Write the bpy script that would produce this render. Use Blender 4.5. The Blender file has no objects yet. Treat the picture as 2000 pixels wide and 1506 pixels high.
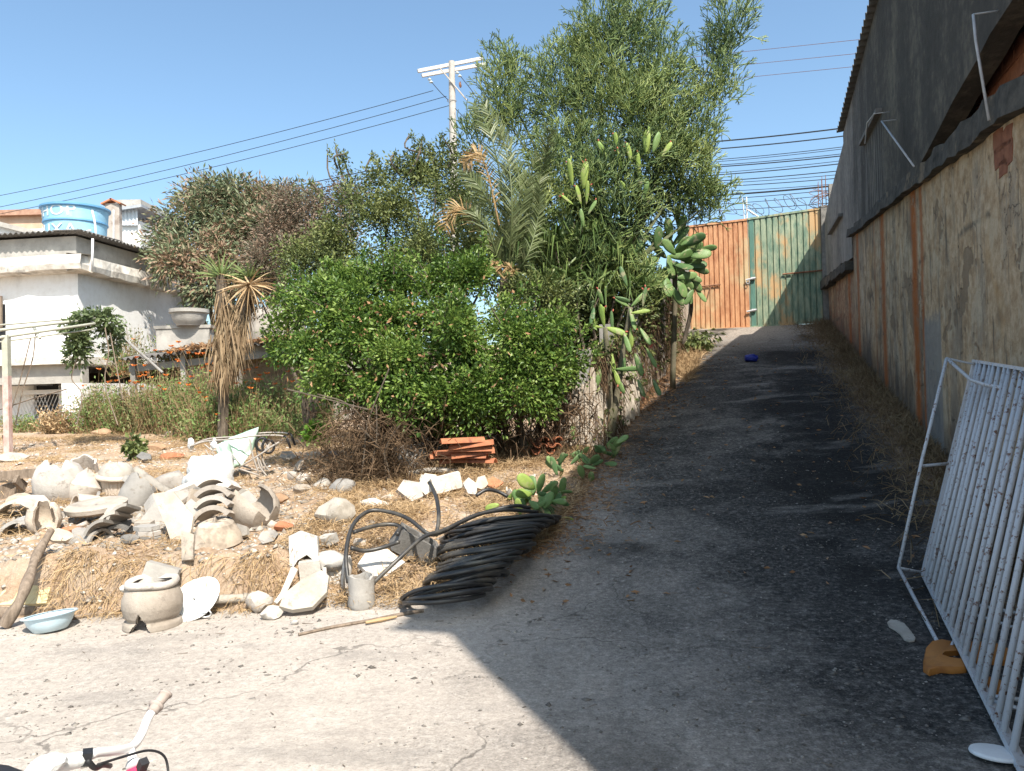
import bpy, bmesh, math, random
import numpy as np
from mathutils import Vector, Matrix, Euler
R_ = math.radians
random.seed(7); rng = np.random.default_rng(11)
scene = bpy.context.scene
col = scene.collection

# ------------------------------------------------------------ camera
FPX = 1500.0; ROLL = R_(1.4); PITCH = R_(0.5)
CAM = np.array([0, 0, 1.6])
_f = np.array([0, math.cos(PITCH), math.sin(PITCH)])
_r0 = np.array([1, 0, 0.]); _u0 = np.cross(_r0, _f)
_c, _s = math.cos(ROLL), math.sin(ROLL)
CR = _c * _r0 - _s * _u0; CU = _s * _r0 + _c * _u0
cd = bpy.data.cameras.new('camera'); cam = bpy.data.objects.new('camera', cd); col.objects.link(cam)
cd.sensor_fit = 'HORIZONTAL'; cd.sensor_width = 36.0; cd.lens = 36.0 * FPX / 2000.0
cd.clip_start = 0.05; cd.clip_end = 2000
mw = Matrix.Identity(4)
for i in range(3):
    mw[i][0] = CR[i]; mw[i][1] = CU[i]; mw[i][2] = -_f[i]; mw[i][3] = CAM[i]
cam.matrix_world = mw
scene.camera = cam

# ------------------------------------------------------------ sky and sun
AZ = R_(22.3); EL = R_(51)
S = Vector((math.sin(AZ) * math.cos(EL), -math.cos(AZ) * math.cos(EL), math.sin(EL)))
wd = bpy.data.worlds.new('World'); scene.world = wd; wd.use_nodes = True
nt = wd.node_tree; nt.nodes.clear()
sky = nt.nodes.new('ShaderNodeTexSky'); sky.sky_type = 'NISHITA'; sky.sun_disc = False
sky.sun_elevation = EL; sky.sun_rotation = math.pi - AZ
sky.altitude = 800; sky.air_density = 1.0; sky.dust_density = 4.4; sky.ozone_density = 0.9
bg = nt.nodes.new('ShaderNodeBackground'); bg.inputs['Strength'].default_value = 0.13
wo = nt.nodes.new('ShaderNodeOutputWorld')
tint = nt.nodes.new('ShaderNodeMix'); tint.data_type = 'RGBA'; tint.blend_type = 'MULTIPLY'; tint.inputs[0].default_value = 1; tint.inputs[7].default_value = (.88, 1.01, 1.0, 1)
nt.links.new(sky.outputs[0], tint.inputs[6]); nt.links.new(tint.outputs[2], bg.inputs[0]); nt.links.new(bg.outputs[0], wo.inputs[0])
sl = bpy.data.lights.new('sun', 'SUN'); sl.energy = 4.2; sl.angle = R_(0.55); sl.color = (1.0, 0.93, 0.83)
so = bpy.data.objects.new('sun', sl); col.objects.link(so)
so.rotation_euler = S.to_track_quat('Z', 'Y').to_euler(); so.location = (5, -10, 20)
scene.view_settings.view_transform = 'Standard'; scene.view_settings.look = 'None'
scene.view_settings.gamma = 1; scene.view_settings.exposure = 1.0
scene.view_settings.use_curve_mapping = False
scene.cycles.max_bounces = 6; scene.cycles.diffuse_bounces = 3; scene.cycles.glossy_bounces = 2
scene.cycles.transparent_max_bounces = 4; scene.cycles.caustics_reflective = False

# ------------------------------------------------------------ placing helpers
def ray(px, py): return _f + CR * (px - 1000) / FPX + CU * (753 - py) / FPX
def W(px, py, d): return CAM + ray(px, py) * d
HD = R_(16.5)
wv = np.array([math.sin(HD), math.cos(HD), 0.0]); nv = np.array([-math.cos(HD), math.sin(HD), 0.0])
WB = np.array([4.67, 8.3, 0.0])
def UV(u, v, z):          # u along the building wall, v to its left
    p = WB + wv * (u - WB @ wv) + nv * v
    return np.array([p[0], p[1], z])
def ss(x, a, b):
    t = np.clip((x - a) / (b - a), 0, 1); return t * t * (3 - 2 * t)
def sp(x, k): return np.maximum(x, 0) + k * np.log1p(np.exp(-np.abs(x) / k))

_lat = rng.random((256, 256))
def vnoise(x, y):
    xi = np.floor(x).astype(int); yi = np.floor(y).astype(int); fx = x - xi; fy = y - yi
    fx = fx * fx * (3 - 2 * fx); fy = fy * fy * (3 - 2 * fy)
    a = _lat[xi & 255, yi & 255]; b = _lat[(xi + 1) & 255, yi & 255]; c = _lat[xi & 255, (yi + 1) & 255]; d = _lat[(xi + 1) & 255, (yi + 1) & 255]
    return (a * (1 - fx) + b * fx) * (1 - fy) + (c * (1 - fx) + d * fx) * fy - .5
def fbm(x, y, o=4):
    s = 0; a = 1
    for k in range(o):
        s = s + a * vnoise(x * 2 ** k + 17.3 * k, y * 2 ** k + 5.1 * k); a *= .5
    return s

def rampz(x, y):
    u = x * wv[0] + y * wv[1]
    z = .216 * sp(u - 5.8, .8)
    return 3.15 - sp(3.15 - z, .05)
def drivez(x, y):
    x = np.asarray(x, float); y = np.asarray(y, float)
    return rampz(x, y) + .035 * fbm(x * .7, y * .7, 3) + .010 * fbm(x * 5, y * 5, 3) * ss(x, -3, 1)
FOOT = np.array([(-60, 8), (-6, 5.8), (-3.6, 5.6), (-2.6, 5.6), (-1.97, 5.62), (-1.4, 5.72), (-.95, 5.6), (-.5, 5.9), (.0, 6.55), (.3, 7.1), (.7, 8.3),
                 (1.07, 10.24), (1.95, 12.05), (2.7, 13.83), (4.75, 19.8), (5.6, 23)])
def sdist(x, y):
    best = np.full(x.shape, 1e9); sg = np.ones(x.shape)
    for a, b in zip(FOOT[:-1], FOOT[1:]):
        d = b - a; L = d @ d
        t = np.clip(((x - a[0]) * d[0] + (y - a[1]) * d[1]) / L, 0, 1)
        qx = a[0] + t * d[0]; qy = a[1] + t * d[1]
        ds = np.hypot(x - qx, y - qy); cr = d[0] * (y - a[1]) - d[1] * (x - a[0])
        m = ds < best - 1e-9; best = np.where(m, ds, best); sg = np.where(m, np.sign(cr), sg)
    return best * sg
def terrz(x, y):
    x = np.atleast_1d(np.asarray(x, float)); y = np.atleast_1d(np.asarray(y, float))
    v = (x - WB[0]) * nv[0] + (y - WB[1]) * nv[1]
    base = .42 + .038 * (y - 6.2) + .05 * fbm(x * .5, y * .5, 2)
    T = base + sp(rampz(x, y) - base, .12) * (1 - ss(v, 5.2, 9.5))
    y0 = 21.5 + 8 * (1 - ss(x, -5, -2))
    T = T + (3.12 - T) * ss(y, y0, y0 + 3)
    T = T + .07 * fbm(x * 1.7, y * 1.7, 3) + .05 * fbm(x * 6, y * 6, 3)
    sd = sdist(x, y)
    sd = np.where(y > 21, 5, sd)
    wid = .30 + 1.0 * ss(x, -2.0, -1.3) * (1 - ss(y, 6.8, 8))
    wig = .14 * fbm(x * 2.3, y * 2.3, 3) + .06 * fbm(x * 9, y * 9, 2)
    s = ss((sd + wig) / wid, -.1, 1)
    P = drivez(x, y) - .10
    return P * (1 - s) + T * s
def Z(x, y):
    x = np.atleast_1d(np.asarray(x, float)); y = np.atleast_1d(np.asarray(y, float))
    return np.where((sdist(x, y) > .55) & (y < 20), terrz(x, y), np.maximum(drivez(x, y), terrz(x, y)))
def zat(x, y): return float(Z(np.array([x]), np.array([y]))[0])
def hit(px, py, dmin=1.5, dmax=40):
    d = ray(px, py); ts = np.linspace(dmin, dmax, 900); P = CAM + d * ts[:, None]
    m = P[:, 2] < Z(P[:, 0], P[:, 1]); k = int(np.argmax(m)) if m.any() else 899
    a, b = ts[max(k - 1, 0)], ts[k]
    ts = np.linspace(a, b, 12); P = CAM + d * ts[:, None]; m = P[:, 2] < Z(P[:, 0], P[:, 1])
    k = int(np.argmax(m)) if m.any() else 11
    return P[k], float(ts[k])

# ------------------------------------------------------------ mesh helpers
class Geo:
    def __init__(s): s.v = []; s.f = []
    def add(s, vs, fs):
        o = len(s.v); s.v += [tuple(map(float, p)) for p in vs]; s.f += [tuple(i + o for i in f) for f in fs]; return s
def frame(p0, p1, up=(0, 0, 1)):
    z = np.asarray(p1, float) - p0; z = z / (np.linalg.norm(z) + 1e-9); u = np.asarray(up, float)
    if abs(z @ u) > .98: u = np.array([1, 0, 0.])
    x = np.cross(u, z); x /= np.linalg.norm(x); y = np.cross(z, x); return x, y, z
def box(g, c, sx, sy, sz, x=(1, 0, 0), y=(0, 1, 0), z=(0, 0, 1)):
    c = np.asarray(c, float); x = np.asarray(x, float) * sx / 2; y = np.asarray(y, float) * sy / 2; z = np.asarray(z, float) * sz / 2
    vs = [c + a * x + b * y + e * z for e in (-1, 1) for b in (-1, 1) for a in (-1, 1)]
    return g.add(vs, [(0, 2, 3, 1), (4, 5, 7, 6), (0, 1, 5, 4), (2, 6, 7, 3), (0, 4, 6, 2), (1, 3, 7, 5)])
def bar(g, p0, p1, a, b, up=(0, 0, 1)):
    p0 = np.asarray(p0, float); p1 = np.asarray(p1, float); x, y, z = frame(p0, p1, up)
    return box(g, (p0 + p1) / 2, a, b, np.linalg.norm(p1 - p0), x, y, z)
def tube(g, pts, r, n=8, cap=True):
    pts = [np.asarray(p, float) for p in pts]; N = len(pts)
    rs = list(np.interp(np.linspace(0, 1, N), np.linspace(0, 1, len(r)), r)) if hasattr(r, '__len__') else [r] * N
    vs = []; fs = []; x = None
    for i, p in enumerate(pts):
        t = pts[min(i + 1, N - 1)] - pts[max(i - 1, 0)]; t = t / (np.linalg.norm(t) + 1e-9)
        if x is None:
            x, y, _ = frame(p, p + t)
        else:
            x = x - t * (x @ t); x /= (np.linalg.norm(x) + 1e-9)
        y = np.cross(t, x)
        for k in range(n):
            a = 2 * math.pi * k / n; vs.append(p + rs[i] * (math.cos(a) * x + math.sin(a) * y))
    for i in range(N - 1):
        for k in range(n):
            fs.append((i * n + k, i * n + (k + 1) % n, (i + 1) * n + (k + 1) % n, (i + 1) * n + k))
    if cap: fs.append(tuple(range(n))[::-1]); fs.append(tuple(range((N - 1) * n, N * n)))
    return g.add(vs, fs)
def spline(pts, m=6):
    P = [np.asarray(p, float) for p in pts]; P = [2 * P[0] - P[1]] + P + [2 * P[-1] - P[-2]]; out = []
    for i in range(1, len(P) - 2):
        for k in range(m):
            t = k / m; a, b, c, d = P[i - 1], P[i], P[i + 1], P[i + 2]
            out.append(.5 * ((2 * b) + (c - a) * t + (2 * a - 5 * b + 4 * c - d) * t * t + (3 * b - a - 3 * c + d) * t ** 3))
    out.append(P[-2]); return out
def lathe(g, prof, M=Matrix.Identity(4), a0=0, a1=360, n=24, fn=None):
    full = abs(a1 - a0) >= 359.9; m = len(prof); cols = n if full else n + 1; vs = []
    for k in range(cols):
        a = R_(a0 + (a1 - a0) * k / n)
        for j, (r, z) in enumerate(prof):
            p = Vector((r * math.cos(a), r * math.sin(a), z))
            if fn: p = fn(p, a, j)
            vs.append(M @ p)
    fs = []
    for k in range(n):
        k2 = (k + 1) % cols
        for j in range(m - 1): fs.append((k * m + j, k2 * m + j, k2 * m + j + 1, k * m + j + 1))
    return g.add(vs, fs)
def shell(g, prof, th, M, a0, a1, n=18, jag=0.0, seed=0):
    """broken thick shell of revolution: outer profile, inner profile, closed rims"""
    rr = random.Random(seed); full = abs(a1 - a0) >= 359.9; m = len(prof); cols = n if full else n + 1; vs = []
    for k in range(cols):
        a = R_(a0 + (a1 - a0) * k / n); jz = jag * (.8 * math.sin(2.2 * a + seed) + .5 * math.sin(5.3 * a + seed * 2.7) + rr.uniform(-.3, .3)) * .8
        for q in (0, 1):
            for j, (r, z) in enumerate(prof):
                r2 = max(r - q * th, .001); zz = z + (jz if j == m - 1 else 0) - (q * th * .0)
                vs.append(M @ Vector((r2 * math.cos(a), r2 * math.sin(a), zz)))
    fs = []; s = 2 * m
    for k in range(n):
        k2 = (k + 1) % cols
        for j in range(m - 1):
            fs.append((k * s + j, k2 * s + j, k2 * s + j + 1, k * s + j + 1))
            fs.append((k * s + m + j, k * s + m + j + 1, k2 * s + m + j + 1, k2 * s + m + j))
        for j in (0, m - 1): fs.append((k * s + j, k * s + m + j, k2 * s + m + j, k2 * s + j))
    if not full:
        for k in (0, cols - 1):
            for j in range(m - 1): fs.append((k * s + j, k * s + j + 1, k * s + m + j + 1, k * s + m + j))
    return g.add(vs, fs)
def slab(g, poly, th, M):
    n = len(poly); vs = [M @ Vector((x, y, 0)) for x, y in poly] + [M @ Vector((x * .985, y * .985, th)) for x, y in poly]
    return g.add(vs, [tuple(range(n))[::-1], tuple(range(n, 2 * n))] + [(i, (i + 1) % n, n + (i + 1) % n, n + i) for i in range(n)])
_ico = None
def rock(g, c, sx, sy, sz, seed=0, rough=.18, rot=0, sub=2, flat=.0):
    bm = bmesh.new(); bmesh.ops.create_icosphere(bm, subdivisions=sub, radius=1); rr = random.Random(seed)
    pl = [(Vector((rr.uniform(-1, 1), rr.uniform(-1, 1), rr.uniform(-1, 1))).normalized(), rr.uniform(.55, .85)) for _ in range(9)]
    vs = []
    for v in bm.verts:
        p = v.co.copy()
        for nn, dd in pl:
            e = p.dot(nn) - dd
            if e > 0: p -= nn * e * .92
        p *= 1 + rr.uniform(-rough, rough) * .25
        vs.append(p)
    fs = [tuple(v.index for v in f.verts) for f in bm.faces]; bm.free(); cr, sr = math.cos(rot), math.sin(rot)
    out = []
    for p in vs:
        x, y, z = p.x * sx, p.y * sy, p.z * sz
        out.append((c[0] + x * cr - y * sr, c[1] + x * sr + y * cr, c[2] + z))
    return g.add(out, fs)

def link(name, me, mat, parent=None):
    o = bpy.data.objects.new(name, me); col.objects.link(o)
    if mat is not None:
        for m in (mat if isinstance(mat, (list, tuple)) else [mat]): me.materials.append(m)
    if parent is not None: o.parent = parent
    return o
def world_origin(o):
    p = Vector((0, 0, 0))
    while o is not None: p += o.location; o = o.parent
    return p
def mesh_of(name, g, smooth=None):
    me = bpy.data.meshes.new(name); me.from_pydata(g.v, [], g.f); me.validate(); me.update()
    if smooth:
        bm = bmesh.new(); bm.from_mesh(me); bmesh.ops.recalc_face_normals(bm, faces=bm.faces); bm.to_mesh(me); bm.free()
        me.shade_smooth()
        if smooth is not True:
            try: me.set_sharp_from_angle(angle=R_(smooth))
            except Exception: pass
    return me
def part(name, g, mat, parent, smooth=None, label=None, stuff=False):
    me = mesh_of(name, g, smooth); me.transform(Matrix.Translation(-world_origin(parent)))
    o = link(name, me, mat, parent)
    if label: o['label'] = label
    if stuff: o['kind'] = 'stuff'
    return o
def tag(o, label, cat, group=None, kind=None):
    if label: o['label'] = label
    if cat: o['category'] = cat
    if group: o['group'] = group
    if kind: o['kind'] = kind
    return o
def thing(name, loc, label, cat, group=None):
    o = bpy.data.objects.new(name, None); col.objects.link(o); o.location = Vector([float(q) for q in loc]); o.empty_display_size = .2
    return tag(o, label, cat, group)
def solo(name, g, mat, label, cat, group=None, smooth=None, kind=None):
    me = mesh_of(name, g, smooth); a = np.array([v.co for v in me.vertices]); c = (a.min(0) + a.max(0)) / 2; c[2] = a[:, 2].min()
    me.transform(Matrix.Translation(-Vector(c))); o = link(name, me, mat); o.location = Vector(c)
    return tag(o, label, cat, group, kind)
def npmesh(name, V, F):
    V = np.ascontiguousarray(V, dtype=np.float32).reshape(-1, 3); F = np.ascontiguousarray(F, dtype=np.int32); k = F.shape[1]
    me = bpy.data.meshes.new(name); me.vertices.add(len(V)); me.vertices.foreach_set('co', V.ravel())
    me.loops.add(F.size); me.loops.foreach_set('vertex_index', F.ravel())
    me.polygons.add(len(F)); me.polygons.foreach_set('loop_start', np.arange(0, F.size, k, dtype=np.int32))
    me.update(calc_edges=True); me.validate(); return me
def nppart(name, VF, mat, parent, smooth=False, stuff=False, label=None):
    V, F = VF
    if len(V) == 0: return None
    V = V - np.array(world_origin(parent)) if parent is not None else V
    me = npmesh(name, V, F)
    if smooth: me.shade_smooth()
    o = link(name, me, mat, parent)
    if stuff: o['kind'] = 'stuff'
    if label: o['label'] = label
    return o
def cat_(*L):
    Vs = []; Fs = []; o = 0
    for V, F in L:
        Vs.append(V); Fs.append(F + o); o += len(V)
    return np.concatenate(Vs), np.concatenate(Fs)
def unit(a): return a / (np.linalg.norm(a, axis=-1, keepdims=True) + 1e-9)
def leaves(C, D, L, Wd, fold=.25, curl=0.0):
    """one folded diamond leaf (4 verts) per centre"""
    C = np.asarray(C, float); n = len(C); D = unit(np.asarray(D, float)); r = unit(rng.normal(size=(n, 3)) + np.array([0, 0, .6]))
    X = unit(np.cross(D, r)); Nn = np.cross(X, D)
    L = np.broadcast_to(L, (n,))[:, None] * rng.uniform(.5, 1.4, (n, 1)); w = np.broadcast_to(Wd, (n,))[:, None] * rng.uniform(.8, 1.2, (n, 1))
    b = C; t = C + D * L - Nn * L * curl; m = C + D * L * .45
    l = m - X * w * .5 + Nn * w * fold; rr = m + X * w * .5 + Nn * w * fold
    V = np.stack([b, l, t, rr], 1).reshape(-1, 3); i = np.arange(n)[:, None] * 4
    F = np.concatenate([i + np.array([[0, 1, 2]]), i + np.array([[0, 2, 3]])]).astype(int)
    return V, F
def sticks(P0, P1, r0, r1, n=3):
    P0 = np.asarray(P0, float); P1 = np.asarray(P1, float); N = len(P0); z = unit(P1 - P0)
    h = np.where(np.abs(z[:, 2:3]) > .9, np.array([[1., 0, 0]]), np.array([[0., 0, 1]])); x = unit(np.cross(h, z)); y = np.cross(z, x)
    r0 = np.broadcast_to(r0, (N,))[:, None]; r1 = np.broadcast_to(r1, (N,))[:, None]; ring = []
    for P, r in ((P0, r0), (P1, r1)):
        for k in range(n):
            a = 2 * math.pi * k / n; ring.append(P + r * (math.cos(a) * x + math.sin(a) * y))
    V = np.stack(ring, 1).reshape(-1, 3); i = np.arange(N)[:, None] * 2 * n
    F = np.concatenate([i + np.array([[k, (k + 1) % n, n + (k + 1) % n, n + k]]) for k in range(n)]).astype(int)
    return V, F
def blades(C, D, L, w, sag=.3, up=None):
    """thin two-piece blades (5 verts -> 3 tris as 2 quads-ish)"""
    C = np.asarray(C, float); n = len(C); D = unit(np.asarray(D, float)); L = np.broadcast_to(L, (n,))[:, None]; w = np.broadcast_to(w, (n,))[:, None]
    X = unit(np.cross(D, unit(rng.normal(size=(n, 3))))); m = C + D * L * .55; t = C + D * L + np.array([0, 0, -1.]) * L * sag
    V = np.stack([C - X * w, C + X * w, m - X * w * .8, m + X * w * .8, t], 1).reshape(-1, 3); i = np.arange(n)[:, None] * 5
    F = np.concatenate([i + np.array([[0, 1, 3]]), i + np.array([[0, 3, 2]]), i + np.array([[2, 3, 4]])]).astype(int)
    return V, F
def inball(n, c, r):
    d = unit(rng.normal(size=(n, 3))) * rng.random((n, 1)) ** .42
    return np.asarray(c, float) + d * np.asarray(r, float), d

# ------------------------------------------------------------ materials
def N(nt, t, **k):
    n = nt.nodes.new(t)
    for a, b in k.items():
        if hasattr(n, a) and not a.startswith('i_'): setattr(n, a, b)
    return n
def ramp(nt, cols):
    r = nt.nodes.new('ShaderNodeValToRGB'); e = r.color_ramp.elements
    while len(e) > 1: e.remove(e[-1])
    e[0].position = cols[0][0]; e[0].color = (*cols[0][1], 1)
    for p, c in cols[1:]:
        q = e.new(p); q.color = (*c, 1)
    return r
def newmat(name):
    m = bpy.data.materials.new(name); m.use_nodes = True; nt = m.node_tree; b = nt.nodes['Principled BSDF']; return m, nt, b
def mixc(nt, fac, a, b, mode='MIX'):
    m = nt.nodes.new('ShaderNodeMix'); m.data_type = 'RGBA'; m.blend_type = mode
    L = nt.links
    for v, i in ((fac, 0), (a, 6), (b, 7)):
        if isinstance(v, (int, float)): m.inputs[i].default_value = v
        elif isinstance(v, tuple): m.inputs[i].default_value = (*v, 1)
        else: L.new(v, m.inputs[i])
    return m.outputs[2]
def noise(nt, scale, detail=4, rough=.6, vec=None, stretch=None, dist=0):
    n = nt.nodes.new('ShaderNodeTexNoise'); n.inputs['Scale'].default_value = scale; n.inputs['Detail'].default_value = detail
    n.inputs['Roughness'].default_value = rough; n.inputs['Distortion'].default_value = dist
    if vec is None: vec = pos(nt)
    if stretch:
        mp = nt.nodes.new('ShaderNodeMapping'); mp.inputs['Scale'].default_value = stretch; nt.links.new(vec, mp.inputs[0]); vec = mp.outputs[0]
    nt.links.new(vec, n.inputs['Vector']); return n.outputs[0]
def pos(nt):
    for n in nt.nodes:
        if n.type == 'NEW_GEOMETRY': return n.outputs['Position']
    return nt.nodes.new('ShaderNodeNewGeometry').outputs['Position']
def mathn(nt, op, a, b=None, clamp=False):
    m = nt.nodes.new('ShaderNodeMath'); m.operation = op; m.use_clamp = clamp
    for i, v in ((0, a), (1, b)):
        if v is None: continue
        if isinstance(v, (int, float)): m.inputs[i].default_value = v
        else: nt.links.new(v, m.inputs[i])
    return m.outputs[0]
def dot(nt, vec, d):
    n = nt.nodes.new('ShaderNodeVectorMath'); n.operation = 'DOT_PRODUCT'; nt.links.new(vec, n.inputs[0]); n.inputs[1].default_value = tuple(d); return n.outputs['Value']
def maprange(nt, v, a, b, c=0, d=1, smooth=True):
    m = nt.nodes.new('ShaderNodeMapRange'); m.interpolation_type = 'SMOOTHSTEP' if smooth else 'LINEAR'
    nt.links.new(v, m.inputs[0])
    for i, x in zip((1, 2, 3, 4), (a, b, c, d)): m.inputs[i].default_value = x
    return m.outputs[0]
def bump(nt, b, h, strength, dist=.02):
    n = nt.nodes.new('ShaderNodeBump'); n.inputs['Strength'].default_value = strength; n.inputs['Distance'].default_value = dist
    nt.links.new(h, n.inputs['Height']); nt.links.new(n.outputs[0], b.inputs['Normal'])
def spec(b, v):
    b.inputs['Specular IOR Level'].default_value = v
def M1(name, a, b_, scale=6, rough=.85, bmp=.4, bs=None, c=None, stretch=None, bd=.01, obj=False, sp_=.25, rand=0.0, metal=0, orand=0.0):
    """two/three tone weathered surface"""
    m, nt, b = newmat(name); v = pos(nt)
    if obj: v = nt.nodes.new('ShaderNodeTexCoord').outputs['Object']
    n1 = noise(nt, scale, 6, .65, v, stretch); r = ramp(nt, [(.32, a), (.68, b_)]); nt.links.new(n1, r.inputs[0]); out = r.outputs[0]
    if c is not None:
        n2 = noise(nt, scale * .37, 5, .7, v, stretch); k = maprange(nt, n2, .55, .68); out = mixc(nt, k, out, c)
    if rand:
        g = [x for x in nt.nodes if x.type == 'NEW_GEOMETRY'] or [nt.nodes.new('ShaderNodeNewGeometry')]
        k = maprange(nt, g[0].outputs['Random Per Island'], 0, 1, 1 - rand, 1 + rand, False)
        hs = nt.nodes.new('ShaderNodeHueSaturation'); nt.links.new(out, hs.inputs['Color']); nt.links.new(k, hs.inputs['Value']); out = hs.outputs[0]
    if orand:
        oi = nt.nodes.new('ShaderNodeObjectInfo'); hs = nt.nodes.new('ShaderNodeHueSaturation'); nt.links.new(out, hs.inputs['Color']); nt.links.new(maprange(nt, oi.outputs['Random'], 0, 1, 1 - orand, 1 + orand * .8, False), hs.inputs['Value']); nt.links.new(maprange(nt, mathn(nt, 'FRACT', mathn(nt, 'MULTIPLY', oi.outputs['Random'], 7.3)), 0, 1, .6, 1.35, False), hs.inputs['Saturation']); out = hs.outputs[0]
        kd = maprange(nt, noise(nt, 9, 7, .75, v), .56, .66); out = mixc(nt, mathn(nt, 'MULTIPLY', kd, .55), out, (.16, .135, .11))
    nt.links.new(out, b.inputs['Base Color']); b.inputs['Roughness'].default_value = rough; spec(b, sp_); b.inputs['Metallic'].default_value = metal
    if bmp: bump(nt, b, noise(nt, bs or scale * 6, 6, .7, v), bmp, bd)
    return m
def MLeaf(name, cols, rough=.45, trans=.25, clump=1.6, dry=None, sp_=.35):
    """leaf colours drawn per leaf, shifted by clump"""
    m, nt, b = newmat(name); g = nt.nodes.new('ShaderNodeNewGeometry')
    n1 = noise(nt, clump, 2, .5, g.outputs['Position']); k = mathn(nt, 'ADD', mathn(nt, 'MULTIPLY', g.outputs['Random Per Island'], .6), mathn(nt, 'MULTIPLY', n1, .9)); k = mathn(nt, 'SUBTRACT', k, .25, True)
    r = ramp(nt, [(i / (len(cols) - 1), c) for i, c in enumerate(cols)]); nt.links.new(k, r.inputs[0]); out = r.outputs[0]
    if dry is not None:
        n2 = noise(nt, clump * .6, 3, .6, g.outputs['Position']); kk = maprange(nt, n2, .52, .64); out = mixc(nt, kk, out, dry)
    nt.links.new(out, b.inputs['Base Color']); b.inputs['Roughness'].default_value = rough; spec(b, sp_)
    if trans:
        t = nt.nodes.new('ShaderNodeBsdfTranslucent'); nt.links.new(out, t.inputs[0]); mx = nt.nodes.new('ShaderNodeMixShader'); mx.inputs[0].default_value = trans
        o = [x for x in nt.nodes if x.type == 'OUTPUT_MATERIAL'][0]
        nt.links.new(b.outputs[0], mx.inputs[1]); nt.links.new(t.outputs[0], mx.inputs[2]); nt.links.new(mx.outputs[0], o.inputs[0])
    return m
MT = {}
MT['conc'] = M1('concrete_rubble', (.35, .30, .25), (.53, .47, .405), 4, .92, .7, 30, c=(.22, .19, .16), rand=.08, orand=.3)
MT['conc_grey'] = M1('concrete_grey', (.27, .25, .225), (.38, .355, .32), 4, .92, .5, 50, c=(.21, .19, .17), orand=.3)
MT['conc_white'] = M1('plaster_white', (.42, .38, .33), (.58, .54, .48), 5, .9, .6, 30, c=(.28, .25, .21), orand=.3)
MT['conc_dark'] = M1('cement_dark', (.13, .125, .115), (.2, .19, .18), 12, .95, .6, 60)
MT['terracotta'] = M1('terracotta', (.36, .13, .065), (.5, .21, .11), 9, .85, .3, 40, c=(.22, .09, .06), rand=.15)
MT['wood'] = M1('weathered_wood', (.13, .10, .075), (.28, .22, .17), 5, .9, .8, 30, stretch=(6, 6, 1))
MT['soil'] = M1('soil_lump', (.25, .15, .09), (.4, .27, .17), 6, .95, .6)
MT['straw'] = MLeaf('straw', [(.22, .15, .08), (.42, .29, .16), (.56, .42, .26)], .8, .1, sp_=.15)
MT['straw_dark'] = MLeaf('dead_twigs', [(.05, .035, .022), (.10, .065, .04), (.20, .135, .08)], .85, .05, sp_=.1)
MT['litter'] = MLeaf('leaf_litter', [(.16, .08, .04), (.3, .17, .09), (.42, .28, .16)], .8, .1, sp_=.15)
MT['bark'] = M1('bark', (.07, .055, .04), (.16, .13, .10), 9, .95, .9, 40, stretch=(3, 3, .7))
MT['whitepaint'] = M1('old_white_paint', (.66, .66, .66), (.75, .75, .74), 20, .5, .05, c=None)
MT['steel'] = M1('galvanised_steel', (.35, .35, .36), (.5, .5, .5), 8, .5, .1)
MT['dsteel'] = M1('dull_dark_steel', (.09, .09, .10), (.16, .16, .17), 8, .6, .1)
MT['rust'] = M1('rusty_steel', (.16, .07, .04), (.28, .14, .08), 20, .8, .3)
MT['black'] = M1('black_rubber', (.012, .012, .014), (.022, .022, .025), 8, .55, .1, sp_=.4)
MT['hose'] = M1('black_hose', (.016, .016, .018), (.045, .043, .040), 3, .42, .08, c=(.10, .09, .075), sp_=.5)

def rustpaint():
    m, nt, b = newmat('white_paint_with_rust'); n1 = noise(nt, 38, 5, .7); k = maprange(nt, n1, .555, .61); n2 = noise(nt, 5, 3, .6); k2 = maprange(nt, n2, .35, .6)
    k = mathn(nt, 'MULTIPLY', k, k2)
    nt.links.new(mixc(nt, k, (.50, .51, .53), (.15, .065, .035)), b.inputs['Base Color']); b.inputs['Roughness'].default_value = .5; return m
MT['gridpaint'] = rustpaint()

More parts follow.
